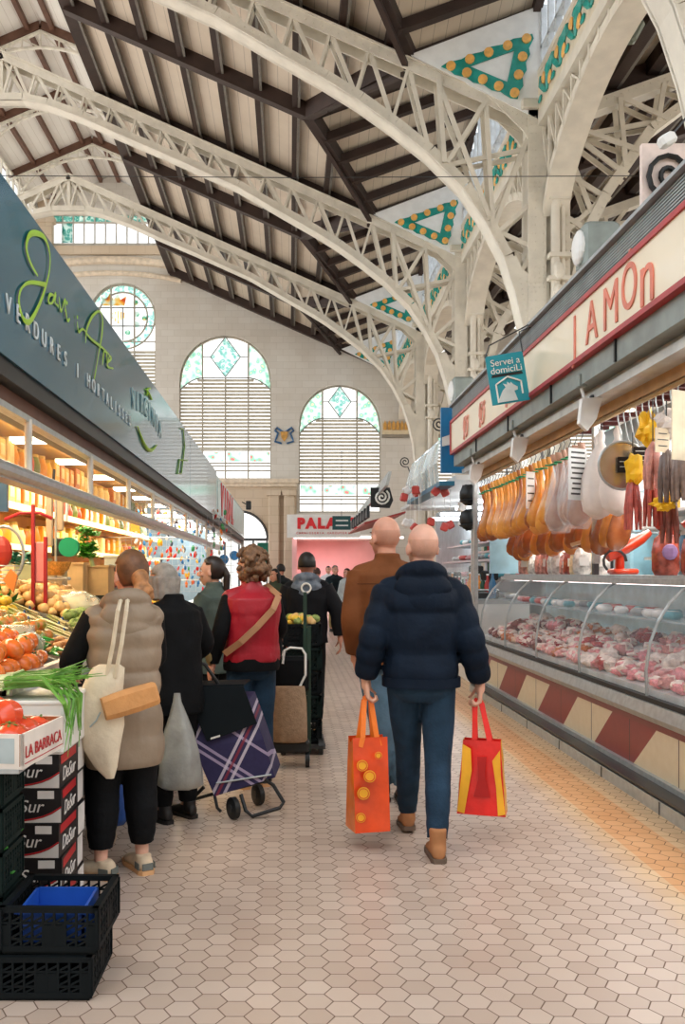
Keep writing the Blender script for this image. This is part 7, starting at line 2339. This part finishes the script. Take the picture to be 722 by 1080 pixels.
# --- the navy jacket man
nm, Mn, Vn, Hn = person('bald man in navy puffer jacket and jeans walking away with a bag in each hand', (.72, 4.95), -.02, 1.79, dict(
    J=dict(shL=(-.168, 0, 1.40), shR=(.168, 0, 1.40), elL=(-.255, -.06, 1.14), elR=(.255, -.05, 1.13), wrL=(-.295, .0, .925), wrR=(.325, .03, .905), head=(.015, .03, 1.622),
           hpL=(-.09, 0, .9), hpR=(.095, 0, .9), knL=(-.05, .16, .51), knR=(.09, -.02, .49), anL=(-.03, .36, .10), anR=(.065, -.17, .09)),
    handL=dict(curl=1.35, n=(.9, .1, 0), t=(0, 1, 0), d=(0.1, .1, -1)), handR=dict(curl=1.35, n=(-.9, .1, 0), t=(0, 1, 0), d=(0, .1, -1)),
    skin=skin_p, legs=denim, leg_o=.012, top=dict(kind='jacket', name='puffer_jacket', m=navy_puff, o=.046, hem=.90, puffs=5, amp=.17, spuffs=5, hood=True, collar=True, wr=.07, sleeve=.75, hemband=True),
    shoes=dict(m=tan_boot, ms=sole_g, boot=.07, pitchR=.0, pitchL=-.1), hair=dict(kind='fringe', m=mat('stubble', 'A98472', .8, alpha=.13)), head_yaw=.25))
# --- the brown jacket man
bm_, Mb, Vb, Hb = person('bald man in brown jacket and light jeans walking ahead with a teal folder', (.64, 5.9), .04, 1.885, dict(
    J=dict(shL=(-.165, 0, 1.41), shR=(.165, 0, 1.41), elL=(-.215, -.05, 1.14), elR=(.23, 0, 1.15), wrL=(-.195, .03, .925), wrR=(.23, .1, .95), head=(-.01, .02, 1.625),
           knL=(-.03, .02, .5), knR=(.08, .1, .5), anL=(-.01, .12, .09), anR=(.11, .05, .09)),
    handL=dict(curl=.7), skin=skin, legs=denim_l, leg_o=.02,
    top=dict(kind='jacket', name='brown_jacket', m=mat('brown_suede', '744526', .75, 0, .15, 5, .3, 22), o=.028, hem=.84, collar=True, wr=.08, sleeve=.9, hemw=1.0),
    shoes=dict(m=mat('brown_leather', '5B3826', .4), ms=blk_shoe, yawR=-.1), hair=dict(kind='fringe', m=mat('stubble', 'B08A76')), head_yaw=.45))
yo = MB().tube([Mb @ Vector((x, -.155 - .012 * math.cos(x * 8), 1.345)) for x in (-.2, -.12, 0, .12, .2)], .003, 5); yo.build('yoke_seam', mat('seam_brown', '4E2C18', .8), bm_)
fo = MB().rbox((.475, 5.93, 1.0), (.03, .30, .27), .008, Matrix.Rotation(.06, 3, 'Y')).build('teal_folder', mat('teal_folder', '1F7E8C', .35)); tag(fo, "teal folder tucked under the brown jacketed man's left arm", 'folder')
# --- beige vest woman
bw_, Mw, Vw, Hw = person('woman in long beige padded vest with low bun, standing at the produce display', (-.83, 4.52), .42, 1.63, dict(female=True,
    J=dict(shL=(-.155, 0, 1.40), shR=(.155, 0, 1.40), elL=(-.27, .06, 1.16), elR=(.2, .10, 1.16), wrL=(-.22, .28, 1.08), wrR=(.10, .30, 1.10), head=(.05, .05, 1.62),
           anL=(-.12, .02, .09), anR=(.11, .04, .09), knL=(-.105, .05, .5), knR=(.1, .05, .5)),
    skin=skin_p, legs=black_cloth, leg_o=.035, cuff=-.012, cropped=True,
    top=dict(kind='vest', name='padded_vest', m=mat('taupe_nylon', '93826F', .5, 0, .08, 5, .3, 14), ms=black_cloth, o=.042, hem=.60, hemw=1.1, puffs=9, amp=.09, hood=True, wr=.06),
    shoes=dict(m=mat('sneaker_beige', 'D8C2A6', .7, 0, .12, 14), ms=sole_w, yawL=.75, yawR=.1, k=1.15, L=1.15, boot=.0), hair=dict(kind='bun', m=mat('hair_light_brown', '6E4A30', .5, 0, .3, 20), m2=mat('hair_caramel', 'A9764A', .5, 0, .3, 30)), head_yaw=.25, head_pitch=-.1))
for q, yw in (('L', .75), ('R', .1)):
    a = Vw['an' + q]; RS = Matrix.Rotation(yw, 3, 'Z')
    c = MB()
    for sx in (-1, 1):
        c.box(a + RS @ Vector((sx * .046, -.045, -.045)), (.004, .06, .035), RS)
    c.box(a + RS @ Vector((0, -.088, -.045)), (.06, .008, .035), RS)
    c.v = [Mw @ v for v in c.v]; c.build('grey_heel_panel', mat('sneaker_grey', '6F7470', .7), bw_)
# tote bag and bread
canvas = mat('cream_canvas', 'DDD0B8', .8, 0, .08, 10, .3, 25)
def soft_bag(name, secs, m, root_loc, label, cat='bag', n=20, seed=1, smooth=True, wr=.1):
    """secs: (cx, cy, z, rx, ry)"""
    r = empty(name, root_loc, label, cat)
    rs = [[(cx + rx * math.cos(2 * PI * j / n) * (1 + wr * mnoise.noise(Vector((math.cos(2 * PI * j / n) * 2, math.sin(2 * PI * j / n) * 2, z * 7 + seed)))),
            cy + ry * math.sin(2 * PI * j / n) * (1 + wr * mnoise.noise(Vector((math.cos(2 * PI * j / n) * 2, math.sin(2 * PI * j / n) * 2, z * 7 - seed)))), z) for j in range(n)] for cx, cy, z, rx, ry in secs]
    MB().rings(rs).build('bag_body', m, r, smooth=smooth)
    return r
Yb = 4.27
tb = soft_bag('tote_bag', [(-.85, Yb, .545, .02, .012), (-.87, Yb, .60, .055, .035), (-.895, Yb, .70, .095, .055), (-.90, Yb, .80, .115, .065), (-.895, Yb, .92, .11, .06), (-.875, Yb, 1.02, .09, .045), (-.86, Yb, 1.07, .075, .03), (-.855, Yb, 1.085, .05, .012)], canvas, (-.88, Yb, .54), 'cream cotton tote bag hanging from the shoulder of the woman in beige', wr=.16)
for dx, dz in ((-.0, 0), (.045, -.01)):
    MB().tube([at(112 + dx * 200, 715, Yb - .03), at(119 + dx * 200, 680, Yb - .05), at(124 + dx * 200, 645, Yb - .03), at(127 + dx * 160, 634, Yb + .08), at(130 + dx * 150, 633, Yb + .2), at(126, 645, Yb + .33)], .011, 6).build('strap', canvas, tb)
MB().tube([(-.93 + .0, Yb - .068, .80), (-.90, Yb - .073, .83), (-.88, Yb - .072, .87)], .004, 5).build('faint_print', mat('print_grey', 'A7B5B8'), tb)
bb_ = empty('bread_bag', (-.78, 4.25, .95), 'brown paper bread bag sticking out of the cream tote bag', 'bag')
pA, pB = at(122, 744, 4.22), at(163, 731, 4.30)
d_ = (pB - pA).normalized(); up_ = Vector((-d_.z, 0, d_.x)).normalized(); sd_ = d_.cross(up_)
MB().rings([[p + up_ * (.058 * k * cu) + sd_ * (.035 * k * cv) for cu, cv in ((-1, -.6), (-.6, -1), (.6, -1), (1, -.6), (1, .6), (.6, 1), (-.6, 1), (-1, .6))] for p, k in ((pA - d_ * .06, .9), (pA, 1), (pA.lerp(pB, .5), 1.03), (pB, .95), (pB + d_ * .012, .8))]).build('paper_bag', mat('kraft_paper', 'C98F55', .6, 0, .12, 8, .4, 18), bb_)
# --- black coat woman with grey hair
gw, Mg, Vg, Hg = person('grey haired person in black coat leaning over the produce, partly hidden', (-.70, 5.55), .75, 1.60, dict(female=True,
    J=dict(elL=(-.2, .14, 1.2), wrL=(-.12, .34, 1.15), elR=(.25, .02, 1.17), wrR=(.22, .24, 1.02), head=(-.02, .13, 1.59), shL=(-.15, .05, 1.40), shR=(.15, .03, 1.40)), handR=dict(curl=.8),
    legs=black_cloth, leg_o=.02, top=dict(kind='jacket', name='black_coat', m=black_cloth, o=.035, hem=.72, collar=True, wr=.08), shoes=dict(m=blk_shoe, ms=blk_shoe), hair=dict(kind='bob', m=mat('hair_grey', '9A958E', .6, 0, .2, 25)), head_yaw=.3))
# --- ponytail woman
pw, Mp, Vp, Hp = person('dark haired woman with ponytail and grey green jacket in profile facing the stall', (-.62, 7.4), 1.25, 1.645, dict(female=True,
    J=dict(elL=(-.2, .1, 1.18), wrL=(-.1, .3, 1.1), elR=(.23, .05, 1.16), wrR=(.05, .27, 1.1)), skin=skin_p,
    legs=black_cloth, top=dict(kind='jacket', name='grey_green_jacket', m=mat('grey_green_wool', '55625C', .8, 0, .15, 8, .3, 40), o=.04, hem=.75, collar=True, wr=.08), shoes=dict(m=blk_shoe, ms=blk_shoe), hair=dict(kind='pony', m=mat('hair_dark', '2A1E1A', .4, 0, .2, 20)), head_yaw=.15))
# --- red vest woman
rw, Mr, Vr, Hr = person('woman with curly hair in red padded vest, jeans and a tan shoulder strap', (-.27, 6.4), .35, 1.675, dict(female=True,
    J=dict(shL=(-.16, 0, 1.405), shR=(.16, 0, 1.405), elL=(-.255, -.06, 1.16), elR=(.24, .05, 1.17), wrL=(-.29, .02, .93), wrR=(.22, .26, 1.02), anL=(-.06, .0, .09), anR=(.1, .03, .09), knL=(-.085, .04, .5)),
    handL=dict(curl=.5), legs=denim, leg_o=.02, top=dict(kind='vest', name='red_vest', m=mat('red_nylon', 'A8182A', .5, 0, .1, 5, .3, 16), ms=black_cloth, o=.05, hem=.93, puffs=5, amp=.035, collar=True, wr=.06),
    shoes=dict(m=blk_shoe, ms=sole_w), hair=dict(kind='curly', m=mat('hair_curly_brown', '7A5A40', .6, 0, .35, 30)), head_yaw=.6))
hb_ = MB().rings(torso_rings([(.87, .205, .165, 0, 0), (.90, .21, .168, 0, 0), (.96, .205, .165, 0, 0)], steps=2)); hb_.v = [Mr @ v for v in hb_.v]; hb_.build('black_pullover_hem', black_cloth, rw, smooth=True)
tanl = mat('tan_leather', 'B98A64', .6)
st_ = MB()
sp_ = [Vector((.12, .02, 1.50)), Vector((.17, -.13, 1.42)), Vector((.10, -.2, 1.32)), Vector((-.02, -.205, 1.2)), Vector((-.14, -.19, 1.09)), Vector((-.235, -.1, 1.0))]
for p, q in zip(sp_, sp_[1:]): st_.bar(Mr @ p, Mr @ q, .045, .008, (Mr.to_3x3() @ Vector((.1, -1, .1))))
o = st_.build('shoulder_strap', tanl); 
hbg = empty('handbag', Mr @ Vector((-.27, .0, .93)), 'small olive tan handbag at the left hip of the woman in the red vest', 'bag')
MB().ell(Mr @ Vector((-.29, .06, .99)), (.045, .10, .09), 14, 10, fn=organic(1, .1, 3, 3)).build('bag_body', mat('olive_tan', '8A7A52', .6), hbg, smooth=True)
Ih = root_matrix(hbg).inverted(); o.data.transform(Ih); o.parent = hbg
# --- hoodie man
hm, Mh, Vh, Hh = person('man in black jacket with grey patterned hood walking away past the carts', (.17, 8.8), -.05, 1.71, dict(
    J=dict(elL=(-.25, 0, 1.16), wrL=(-.24, .1, .95), elR=(.31, -.02, 1.16), wrR=(.33, -.02, .93), shL=(-.17, 0, 1.41), shR=(.17, 0, 1.41), anL=(-.1, .15, .09), anR=(.1, -.12, .09)), handR=dict(curl=.5),
    skin=mat('skin_tan', 'B9806A', .5), legs=black_cloth, leg_o=.02, top=dict(kind='jacket', name='black_jacket', m=mat('black_nylon', '0E0F14', .7, 0, .1, 5, .2, 18), o=.045, hem=.86, hood=True, mh=mat('grey_pattern_hood', '7C8590', .7, 0, 0, 14, hex2='4D5663'), wr=.07),
    shoes=dict(m=blk_shoe, ms=sole_w), hair=dict(kind='short', m=mat('hair_black', '16120F', .5))))
rg = MB().tube([Mh @ Vector((.045 * math.cos(a * PI / 8), -.185, 1.405 + .045 * math.sin(a * PI / 8))) for a in range(16)], .009, 6, closed=True); rg.build('hood_ring_emblem', white_paint, hm)
# --- far people
FP = [('man in dark jacket and khaki trousers facing the camera in front of the pink shop', 353, 23.3, PI + .3, 1.70, '1E2A30', 'A89468', 'hair_greyish', '8A8078', 'short', 'dark_blue_jacket'),
      ('woman in pale grey top and dark trousers beside the khaki trousered man', 366, 22.6, PI - .8, 1.62, 'AEB6B8', '22262C', 'hair_brown_far', '4A2E22', 'long', 'pale_top'),
      ('distant shopkeeper in white shirt near the pink wall', 346, 28.5, PI, 1.72, 'DDDDE0', '2A2C30', 'hair_black', '16120F', 'short', 'white_shirt'),
      ('distant dark clothed person half hidden left of the hooded man', 296, 17.5, .6, 1.68, '23282A', '202226', 'hair_black', '16120F', 'short', 'dark_coat'),
      ('distant woman in green coat beyond the curly haired woman', 290, 15.5, 2.4, 1.58, '3E4A3E', '202226', 'hair_black', '16120F', 'long', 'green_coat'),
      ('distant dark coated person just right of the hooded man', 334, 19.5, .2, 1.62, '1E2024', '202226', 'hair_brown_far', '4A2E22', 'short', 'far_coat')]
for lab, px, Y, rz, h, ct, cl, hn, hh, hk, tn in FP:
    person(lab, ((px - CX) / F * Y, Y), rz, h, dict(J=dict(elL=(-.24, .02, 1.17), wrL=(-.18, .16, 1.0), elR=(.25, .0, 1.16), wrR=(.24, .1, .93)), legs=mat('legs_' + cl, cl, .8), top=dict(kind='jacket', name=tn, m=mat('cloth_' + ct, ct, .8), o=.035, hem=.84, collar=True),
           shoes=dict(m=blk_shoe, ms=blk_shoe), hair=dict(kind=hk, m=mat(hn, hh, .6))), near=False)
person('dark haired vendor looking down behind the produce display', (-1.95, 9.4), -1.9, 1.62, dict(J=dict(elL=(-.23, .1, 1.15), wrL=(-.15, .3, 1.12), elR=(.23, .1, 1.15), wrR=(.15, .3, 1.12), head=(0, .1, 1.59)), legs=black_cloth, top=dict(kind='jacket', name='green_apron_top', m=mat('cloth_vendor', '2F3A3A', .8), o=.03, hem=.85, collar=True),
       shoes=dict(m=blk_shoe, ms=blk_shoe), hair=dict(kind='short', m=mat('hair_black', '16120F')), head_pitch=-.45), near=False)
# ================================================================ BAGS AND TROLLEYS
def shopper(label, cx, cy, w, d, z0, z1, m1, m2, hand_p, deco, seed, flare=1.0, hm=None, rz=0):
    r = empty('shopping_bag', (cx, cy, z0), label, 'bag')
    ca, sa = math.cos(rz), math.sin(rz)
    def Q(u, v, z): return (cx + u * ca - v * sa, cy + u * sa + v * ca, z)
    H_ = z1 - z0
    nz_ = lambda a, b, c: mnoise.noise(Vector((a * 9, b * 9, c * 9 + seed)))
    for nm_, corners, m in (('front_panel', ((-1, -1), (1, -1)), m1), ('side_panel', ((1, -1), (1, 1)), m2), ('back_panel', ((1, 1), (-1, 1)), m1), ('side_panel', ((-1, 1), (-1, -1)), m2)):
        mb = MB(); nu, nv = 8, 10; grid = []
        for j in range(nv + 1):
            t = j / nv; k = (1 + (flare - 1) * (1 - t)); dk = 1 - .55 * t
            row = []
            for i in range(nu + 1):
                q = i / nu
                u = (corners[0][0] + (corners[1][0] - corners[0][0]) * q) * w / 2 * k
                v = (corners[0][1] + (corners[1][1] - corners[0][1]) * q) * d / 2 * dk
                z = z0 + H_ * t - (.03 * (1 - abs(2 * q - 1)) if t > .9 and 'side' in nm_ else 0)
                b_ = .012 * nz_(u, v, z) * (1 if 0 < i < nu else 0)
                row.append(Vector(Q(u + (b_ if 'side' in nm_ else 0), v + (b_ if 'side' not in nm_ else 0), z)))
            grid.append(row)
        flat = [p for row in grid for p in row]; W_ = nu + 1
        mb.add(flat, [(j * W_ + i, j * W_ + i + 1, (j + 1) * W_ + i + 1, (j + 1) * W_ + i) for j in range(nv) for i in range(nu)])
        mb.build(nm_, m, r, smooth=True)
    MB().add([Q(-w / 2 * flare, -d / 2, z0), Q(w / 2 * flare, -d / 2, z0), Q(w / 2 * flare, d / 2, z0), Q(-w / 2 * flare, d / 2, z0)], [(0, 1, 2, 3)]).build('bottom', m1, r)
    hp2 = Vector(hand_p)
    for sv in (-1, 1):
        mb = MB()
        pts = [Vector(Q(-w * .28, sv * d * .22, z1 - .05)), Vector(Q(-w * .2, sv * d * .2, z1)), hp2 + Vector((-.018, sv * .012, -.02)), hp2 + Vector((0, sv * .012, 0)), hp2 + Vector((.018, sv * .012, -.02)), Vector(Q(w * .2, sv * d * .2, z1)), Vector(Q(w * .28, sv * d * .22, z1 - .05))]
        for p, q in zip(pts, pts[1:]): mb.bar(p, q, .028, .005, (0, 1, 0))
        mb.build('handle', hm or m1, r)
    for dm in deco: dm(r, Q)
    return r
ob = mat('orange_bag', 'E04A18', .35, 0, .15, 6, .2, 20, coat=.2); ob2 = mat('orange_bag_side', 'F07A20', .35, 0, .1, 6, .2, 20, coat=.2); yel = mat('print_yellow', 'F2B02A', .4); rb_ = mat('red_bag', 'E0201A', .35, 0, .12, 7, .25, 22, coat=.25)
def discs(lst, yoff, m=yel):
    def f_(r, Q):
        for u, z, rad in lst:
            c = Vector(Q(u, yoff, z)); MB().cyl(c + Vector((0, -.004, 0)), c, rad, n=20).build('printed_orange_slice', m, r)
            MB().tube([c + Vector((rad * .78 * math.cos(a * PI / 8), -.005, rad * .78 * math.sin(a * PI / 8))) for a in range(16)], .0025, 4, closed=True).build('slice_ring', ob, r)
    return f_
def patchy(r, Q):
    for poly, m in ((((-.128, .215), (-.09, .205), (-.05, .44), (-.055, .56), (-.10, .585), (-.105, .42)), yel), (((.09, .205), (.128, .215), (.105, .42), (.10, .56), (.06, .50), (.08, .36)), yel), (((-.04, .30), (.05, .30), (.02, .42), (.03, .52), (-.02, .52), (-.015, .40)), mat('dark_red_print', 'B81414', .4))):
        MB().slab([Vector(Q(u, -.083, z)) for u, z in poly], .002, (0, -1, 0)).build('printed_shape', m, r)
hL = Mn @ (Vn['wrL'] + Vector((.012, .02, -.105))); hR = Mn @ (Vn['wrR'] + Vector((-.008, .02, -.105)))
shopper('orange shopping bag printed with orange slices in the left hand of the navy jacket man', hL.x + .0, hL.y - .02, .20, .17, .115, .62, ob, ob2, hL, [discs([(-.062, .48, .030), (-.02, .42, .033), (-.055, .33, .034), (-.07, .2, .026), (.03, .53, .02)], -.088)], 3, 1.0, ob2, .25)
shopper('red and yellow shopping bag in the right hand of the navy jacket man', hR.x + .02, hR.y - .02, .20, .16, .20, .60, rb_, mat('bag_yellow', 'E8A82A', .35, 0, .1, 6, .2, 20, coat=.2), hR, [patchy], 8, 1.3, rb_, -.3)
# grey plastic bag
gb_ = soft_bag('plastic_bag', [(-.655, 5.38, .235, .10, .07), (-.655, 5.38, .25, .125, .085), (-.655, 5.38, .33, .135, .09), (-.655, 5.38, .45, .12, .075), (-.66, 5.38, .58, .085, .05), (-.665, 5.38, .68, .05, .03), (-.67, 5.38, .75, .025, .015), (-.67, 5.38, .80, .018, .012)], mat('grey_film', '9A9C98', .3, 0, .15, 9, .4, 16, coat=.3), (-.65, 5.38, .23), 'full grey plastic carrier bag behind the woman in beige, beside the trolley', wr=.25)
# plaid trolley
def plaid():
    m = bpy.data.materials.new('navy_plaid'); m.use_nodes = True; b = m.node_tree.nodes['Principled BSDF']; N = NB(m)
    vec, x, y, z = N.pos()
    nrm = (-.25, .97); u = N.m('ADD', N.m('MULTIPLY', x, .9), N.m('MULTIPLY', z, -.44))
    v = N.m('ADD', N.m('MULTIPLY', x, .54), N.m('MULTIPLY', z, .84))
    col = N.mix(N.noise(vec, 40), lin('221E46'), lin('2E2A58'))
    def band(c, t, c0, w_, colr):
        nonlocal col
        f_ = N.m('LESS_THAN', N.m('ABSOLUTE', N.m('SUBTRACT', t, c0)), w_)
        col = N.mix(N.m('MULTIPLY', f_, .75), col, lin(colr))
    for c0, w_, cc in ((.250, .009, 'B9A9C9'), (.290, .009, 'B9A9C9'), (.46, .009, 'B9A9C9')): band(None, v, c0, w_, cc)
    for c0, w_, cc in ((-.15, .009, 'D6CCDC'), (-.085, .009, 'D6CCDC'), (-.122, .008, '8C2A3C'), (.10, .009, 'C6BCCC'), (-.40, .009, 'D6CCDC')): band(None, u, c0, w_, cc)
    N.l.new(col, b.inputs['Base Color']); b.inputs['Roughness'].default_value = .7
    return m
tr_ = empty('shopping_trolley', (-.38, 5.7, 0), 'navy plaid shopping trolley with dark flap, tilted between the two women', 'trolley')
Yt, D = 5.62, .24
BL, BR, TR, TL = [at(px, py, Yt) for px, py in ((226, 840), (290, 820), (262, 738), (188, 736))]
def face(pts, off, m, nm, th=.003):
    return MB().slab([p + Vector((0, -off, 0)) for p in pts], th, (0, -1, 0)).build(nm, m, tr_)
rs = [[BL, BR, BR + Vector((.03, D, .03)), BL + Vector((.03, D, .03))], [BL.lerp(TL, .5) + Vector((-.012, -.02, 0)), BR.lerp(TR, .5) + Vector((.01, -.02, 0)), BR.lerp(TR, .5) + Vector((.03, D + .02, .03)), BL.lerp(TL, .5) + Vector((.02, D + .02, .03))],
      [TL, TR, TR + Vector((.03, D, .02)), TL + Vector((.03, D, .02))]]
PM = plaid()
o = MB().rings(rs).build('fabric_bag', PM, tr_)
# origin for the plaid coordinates sits at the bag centre
fl = [at(194, 725, Yt), at(257, 723, Yt), at(271, 762, Yt), at(219, 781, Yt)]
face([fl[3], fl[2], fl[1], fl[0]], .03, mat('dark_flap', '0E161B', .75), 'front_flap', .012)
MB().slab([fl[0] + Vector((0, -.03, 0)), fl[1] + Vector((0, -.03, 0)), fl[1] + Vector((.03, D, .0)), fl[0] + Vector((.03, D, .0))], .012, (0, 0, 1)).build('top_cover', mat('dark_flap', '141C22'), tr_)
MB().slab([at(222, 778, Yt - .045), at(232, 775, Yt - .045), at(232, 777, Yt - .045), at(222, 780, Yt - .045)], .002, (0, -1, 0)).build('small_label', white_paint, tr_)
fr_m = mat('trolley_black_tube', '1B1D20', .4, .3)
MB().tube([at(192, 740, Yt + .05), at(187, 714, Yt + .04), at(190, 700, Yt + .03), at(200, 695, Yt), at(216, 701, Yt), at(228, 718, Yt + .02), at(240, 745, Yt + .05)], .011, 8).build('handle', fr_m, tr_, smooth=True)
MB().tube([at(205, 843, Yt + .2), at(222, 838, Yt + .1), at(262, 828, Yt + .05), at(286, 822, Yt)], .011, 8).build('axle_bar', fr_m, tr_)
MB().tube([at(254, 838, Yt), at(259, 855, Yt - .05), at(266, 861, Yt - .06), at(295, 852, Yt - .04), at(299, 846, Yt - .02), at(288, 828, Yt), at(279, 822, Yt)], .012, 8).build('foot_loop', fr_m, tr_, smooth=True)
MB().tube([at(226, 838, Yt + .02), at(229, 852, Yt - .02), at(233, 856, Yt - .03)], .010, 8).build('strut', fr_m, tr_)
MB().tube([at(228, 826, Yt - .01), at(286, 817, Yt - .01)], .006, 6).build('chrome_bar', steel, tr_)
MB().tube([at(215, 830, Yt + .1), at(200, 845, Yt + .12)], .012, 6).build('strut', fr_m, tr_)
for k, (px, py, Y) in enumerate(((199, 0, 5.95), (246, 0, 5.56), (272, 0, 5.9))):
    x = (px - CX) / F * Y; R_ = .067
    dirv = Vector((.85, .5, 0)).normalized()
    c = Vector((x, Y, R_))
    MB().tube([c - dirv * .02, c - dirv * .016, c + dirv * .016, c + dirv * .02], [R_ * .9, R_, R_, R_ * .9], 22).build('wheel', black_plastic, tr_, smooth=True)
    MB().cyl(c - dirv * .026, c + dirv * .026, R_ * .35, n=14).build('hub', dark_steel, tr_)
# trolley with cream tote and crates on the hand cart behind
t2 = empty('hand_cart', (.05, 7.1, 0), 'black folding hand cart with white handle carrying a jute coloured bag', 'trolley')
Y2 = 7.05
MB().tube([at(298, 700, Y2), at(300, 686, Y2), at(306, 683, Y2), at(318, 684, Y2), at(322, 690, Y2), at(322, 712, Y2), at(314, 728, Y2)], .010, 8).build('white_handle', white_plastic, t2, smooth=True)
MB().rbox((at(308, 0, Y2 + .06).x, Y2 + .06, .72), (.26, .12, .28), .03).build('dark_bag', black_cloth, t2)
MB().rbox((at(306, 0, Y2).x, Y2 + .02, .17), (.30, .22, .09), .02).build('black_base', black_plastic, t2)
for px, py in ((289, 803), (324, 800)):
    c = at(px, py, Y2); c.z = .068
    MB().cyl(c - Vector((.016, 0, 0)), c + Vector((.016, 0, 0)), .068, n=20).build('wheel', black_plastic, t2); MB().cyl(c - Vector((.02, 0, 0)), c + Vector((.02, 0, 0)), .02, n=10).build('hub', steel, t2)
for px in (326,): MB().bar((at(px, 0, Y2).x, Y2 + .08, .1), (at(px, 0, Y2).x, Y2 + .08, 1.1), .03, .03).build('upright', mat('dark_green_tube', '1F3A2E', .4), t2)
soft_bag('jute_bag', [(-.0, Y2 - .1, .215, .12, .05), (-.0, Y2 - .1, .23, .135, .07), (.0, Y2 - .1, .35, .14, .075), (-.0, Y2 - .1, .52, .135, .06), (-.005, Y2 - .1, .63, .125, .03), (-.005, Y2 - .1, .645, .12, .015)], mat('jute', 'A58A70', .85, 0, .12, 30, .4, 90), (0, Y2 - .1, .2), 'plain jute coloured bag hanging on the front of the hand cart', wr=.05)
t3 = empty('crate_cart', (.14, 7.6, 0), 'dark green cart frame holding stacked crates behind the woman in red', 'trolley')
Y3 = 7.6
MB().bar((.13, Y3 - .12, .06), (.13, Y3 - .12, 1.36), .03, .03).build('upright', mat('dark_green_tube', '1F3A2E'), t3)
MB().bb((-.1, Y3 - .1, .05), (.3, Y3 + .4, .09)).build('base_plate', dark_steel, t3)
for x in (-.05, .26): MB().cyl((x - .02, Y3 - .08, .07), (x + .02, Y3 - .08, .07), .07, n=18).build('wheel', black_plastic, t3)
for k in range(5): crate('plastic_crate', -.05, .27, Y3 - .08, Y3 + .34, .1 + k * .2, .19, dkg if k % 2 else dk, ['lowest', 'second', 'third', 'fourth', 'topmost'][k] + ' crate on the dark green cart in the aisle')
rr = random.Random(3)
for k in range(26):
    kd = rr.choice(['lemon', 'yellow onion', 'green artichoke']); put(kd, (rr.uniform(0, .22), Y3 + rr.uniform(0, .28), 1.05 + rr.uniform(0, .06)), 'heaped in the top crate of the cart', .9)
# blue trolley behind the carton stack
b3 = empty('blue_trolley', (-.98, 4.95, 0), 'blue shopping trolley with pale wheel between the cartons and the woman in beige', 'trolley')
MB().rbox((-1.0, 5.05, .42), (.22, .2, .62), .05).build('blue_bag', mat('blue_nylon', '1E4E9A', .5, 0, .15, 8, .3, 20), b3, smooth=True)
c = Vector((-1.03, 4.93, .085))
MB().tube([c + Vector((.075 * math.cos(a * PI / 10), 0, .075 * math.sin(a * PI / 10))) for a in range(20)], .012, 6, closed=True).build('wheel', mat('pale_tyre', 'B9A08A', .6), b3)
MB().cyl(c - Vector((0, .02, 0)), c + Vector((0, .02, 0)), .015, n=8).build('hub', steel, b3)
MB().bar(c, (-1.0, 5.05, .13), .015, .015).build('strut', steel, b3)
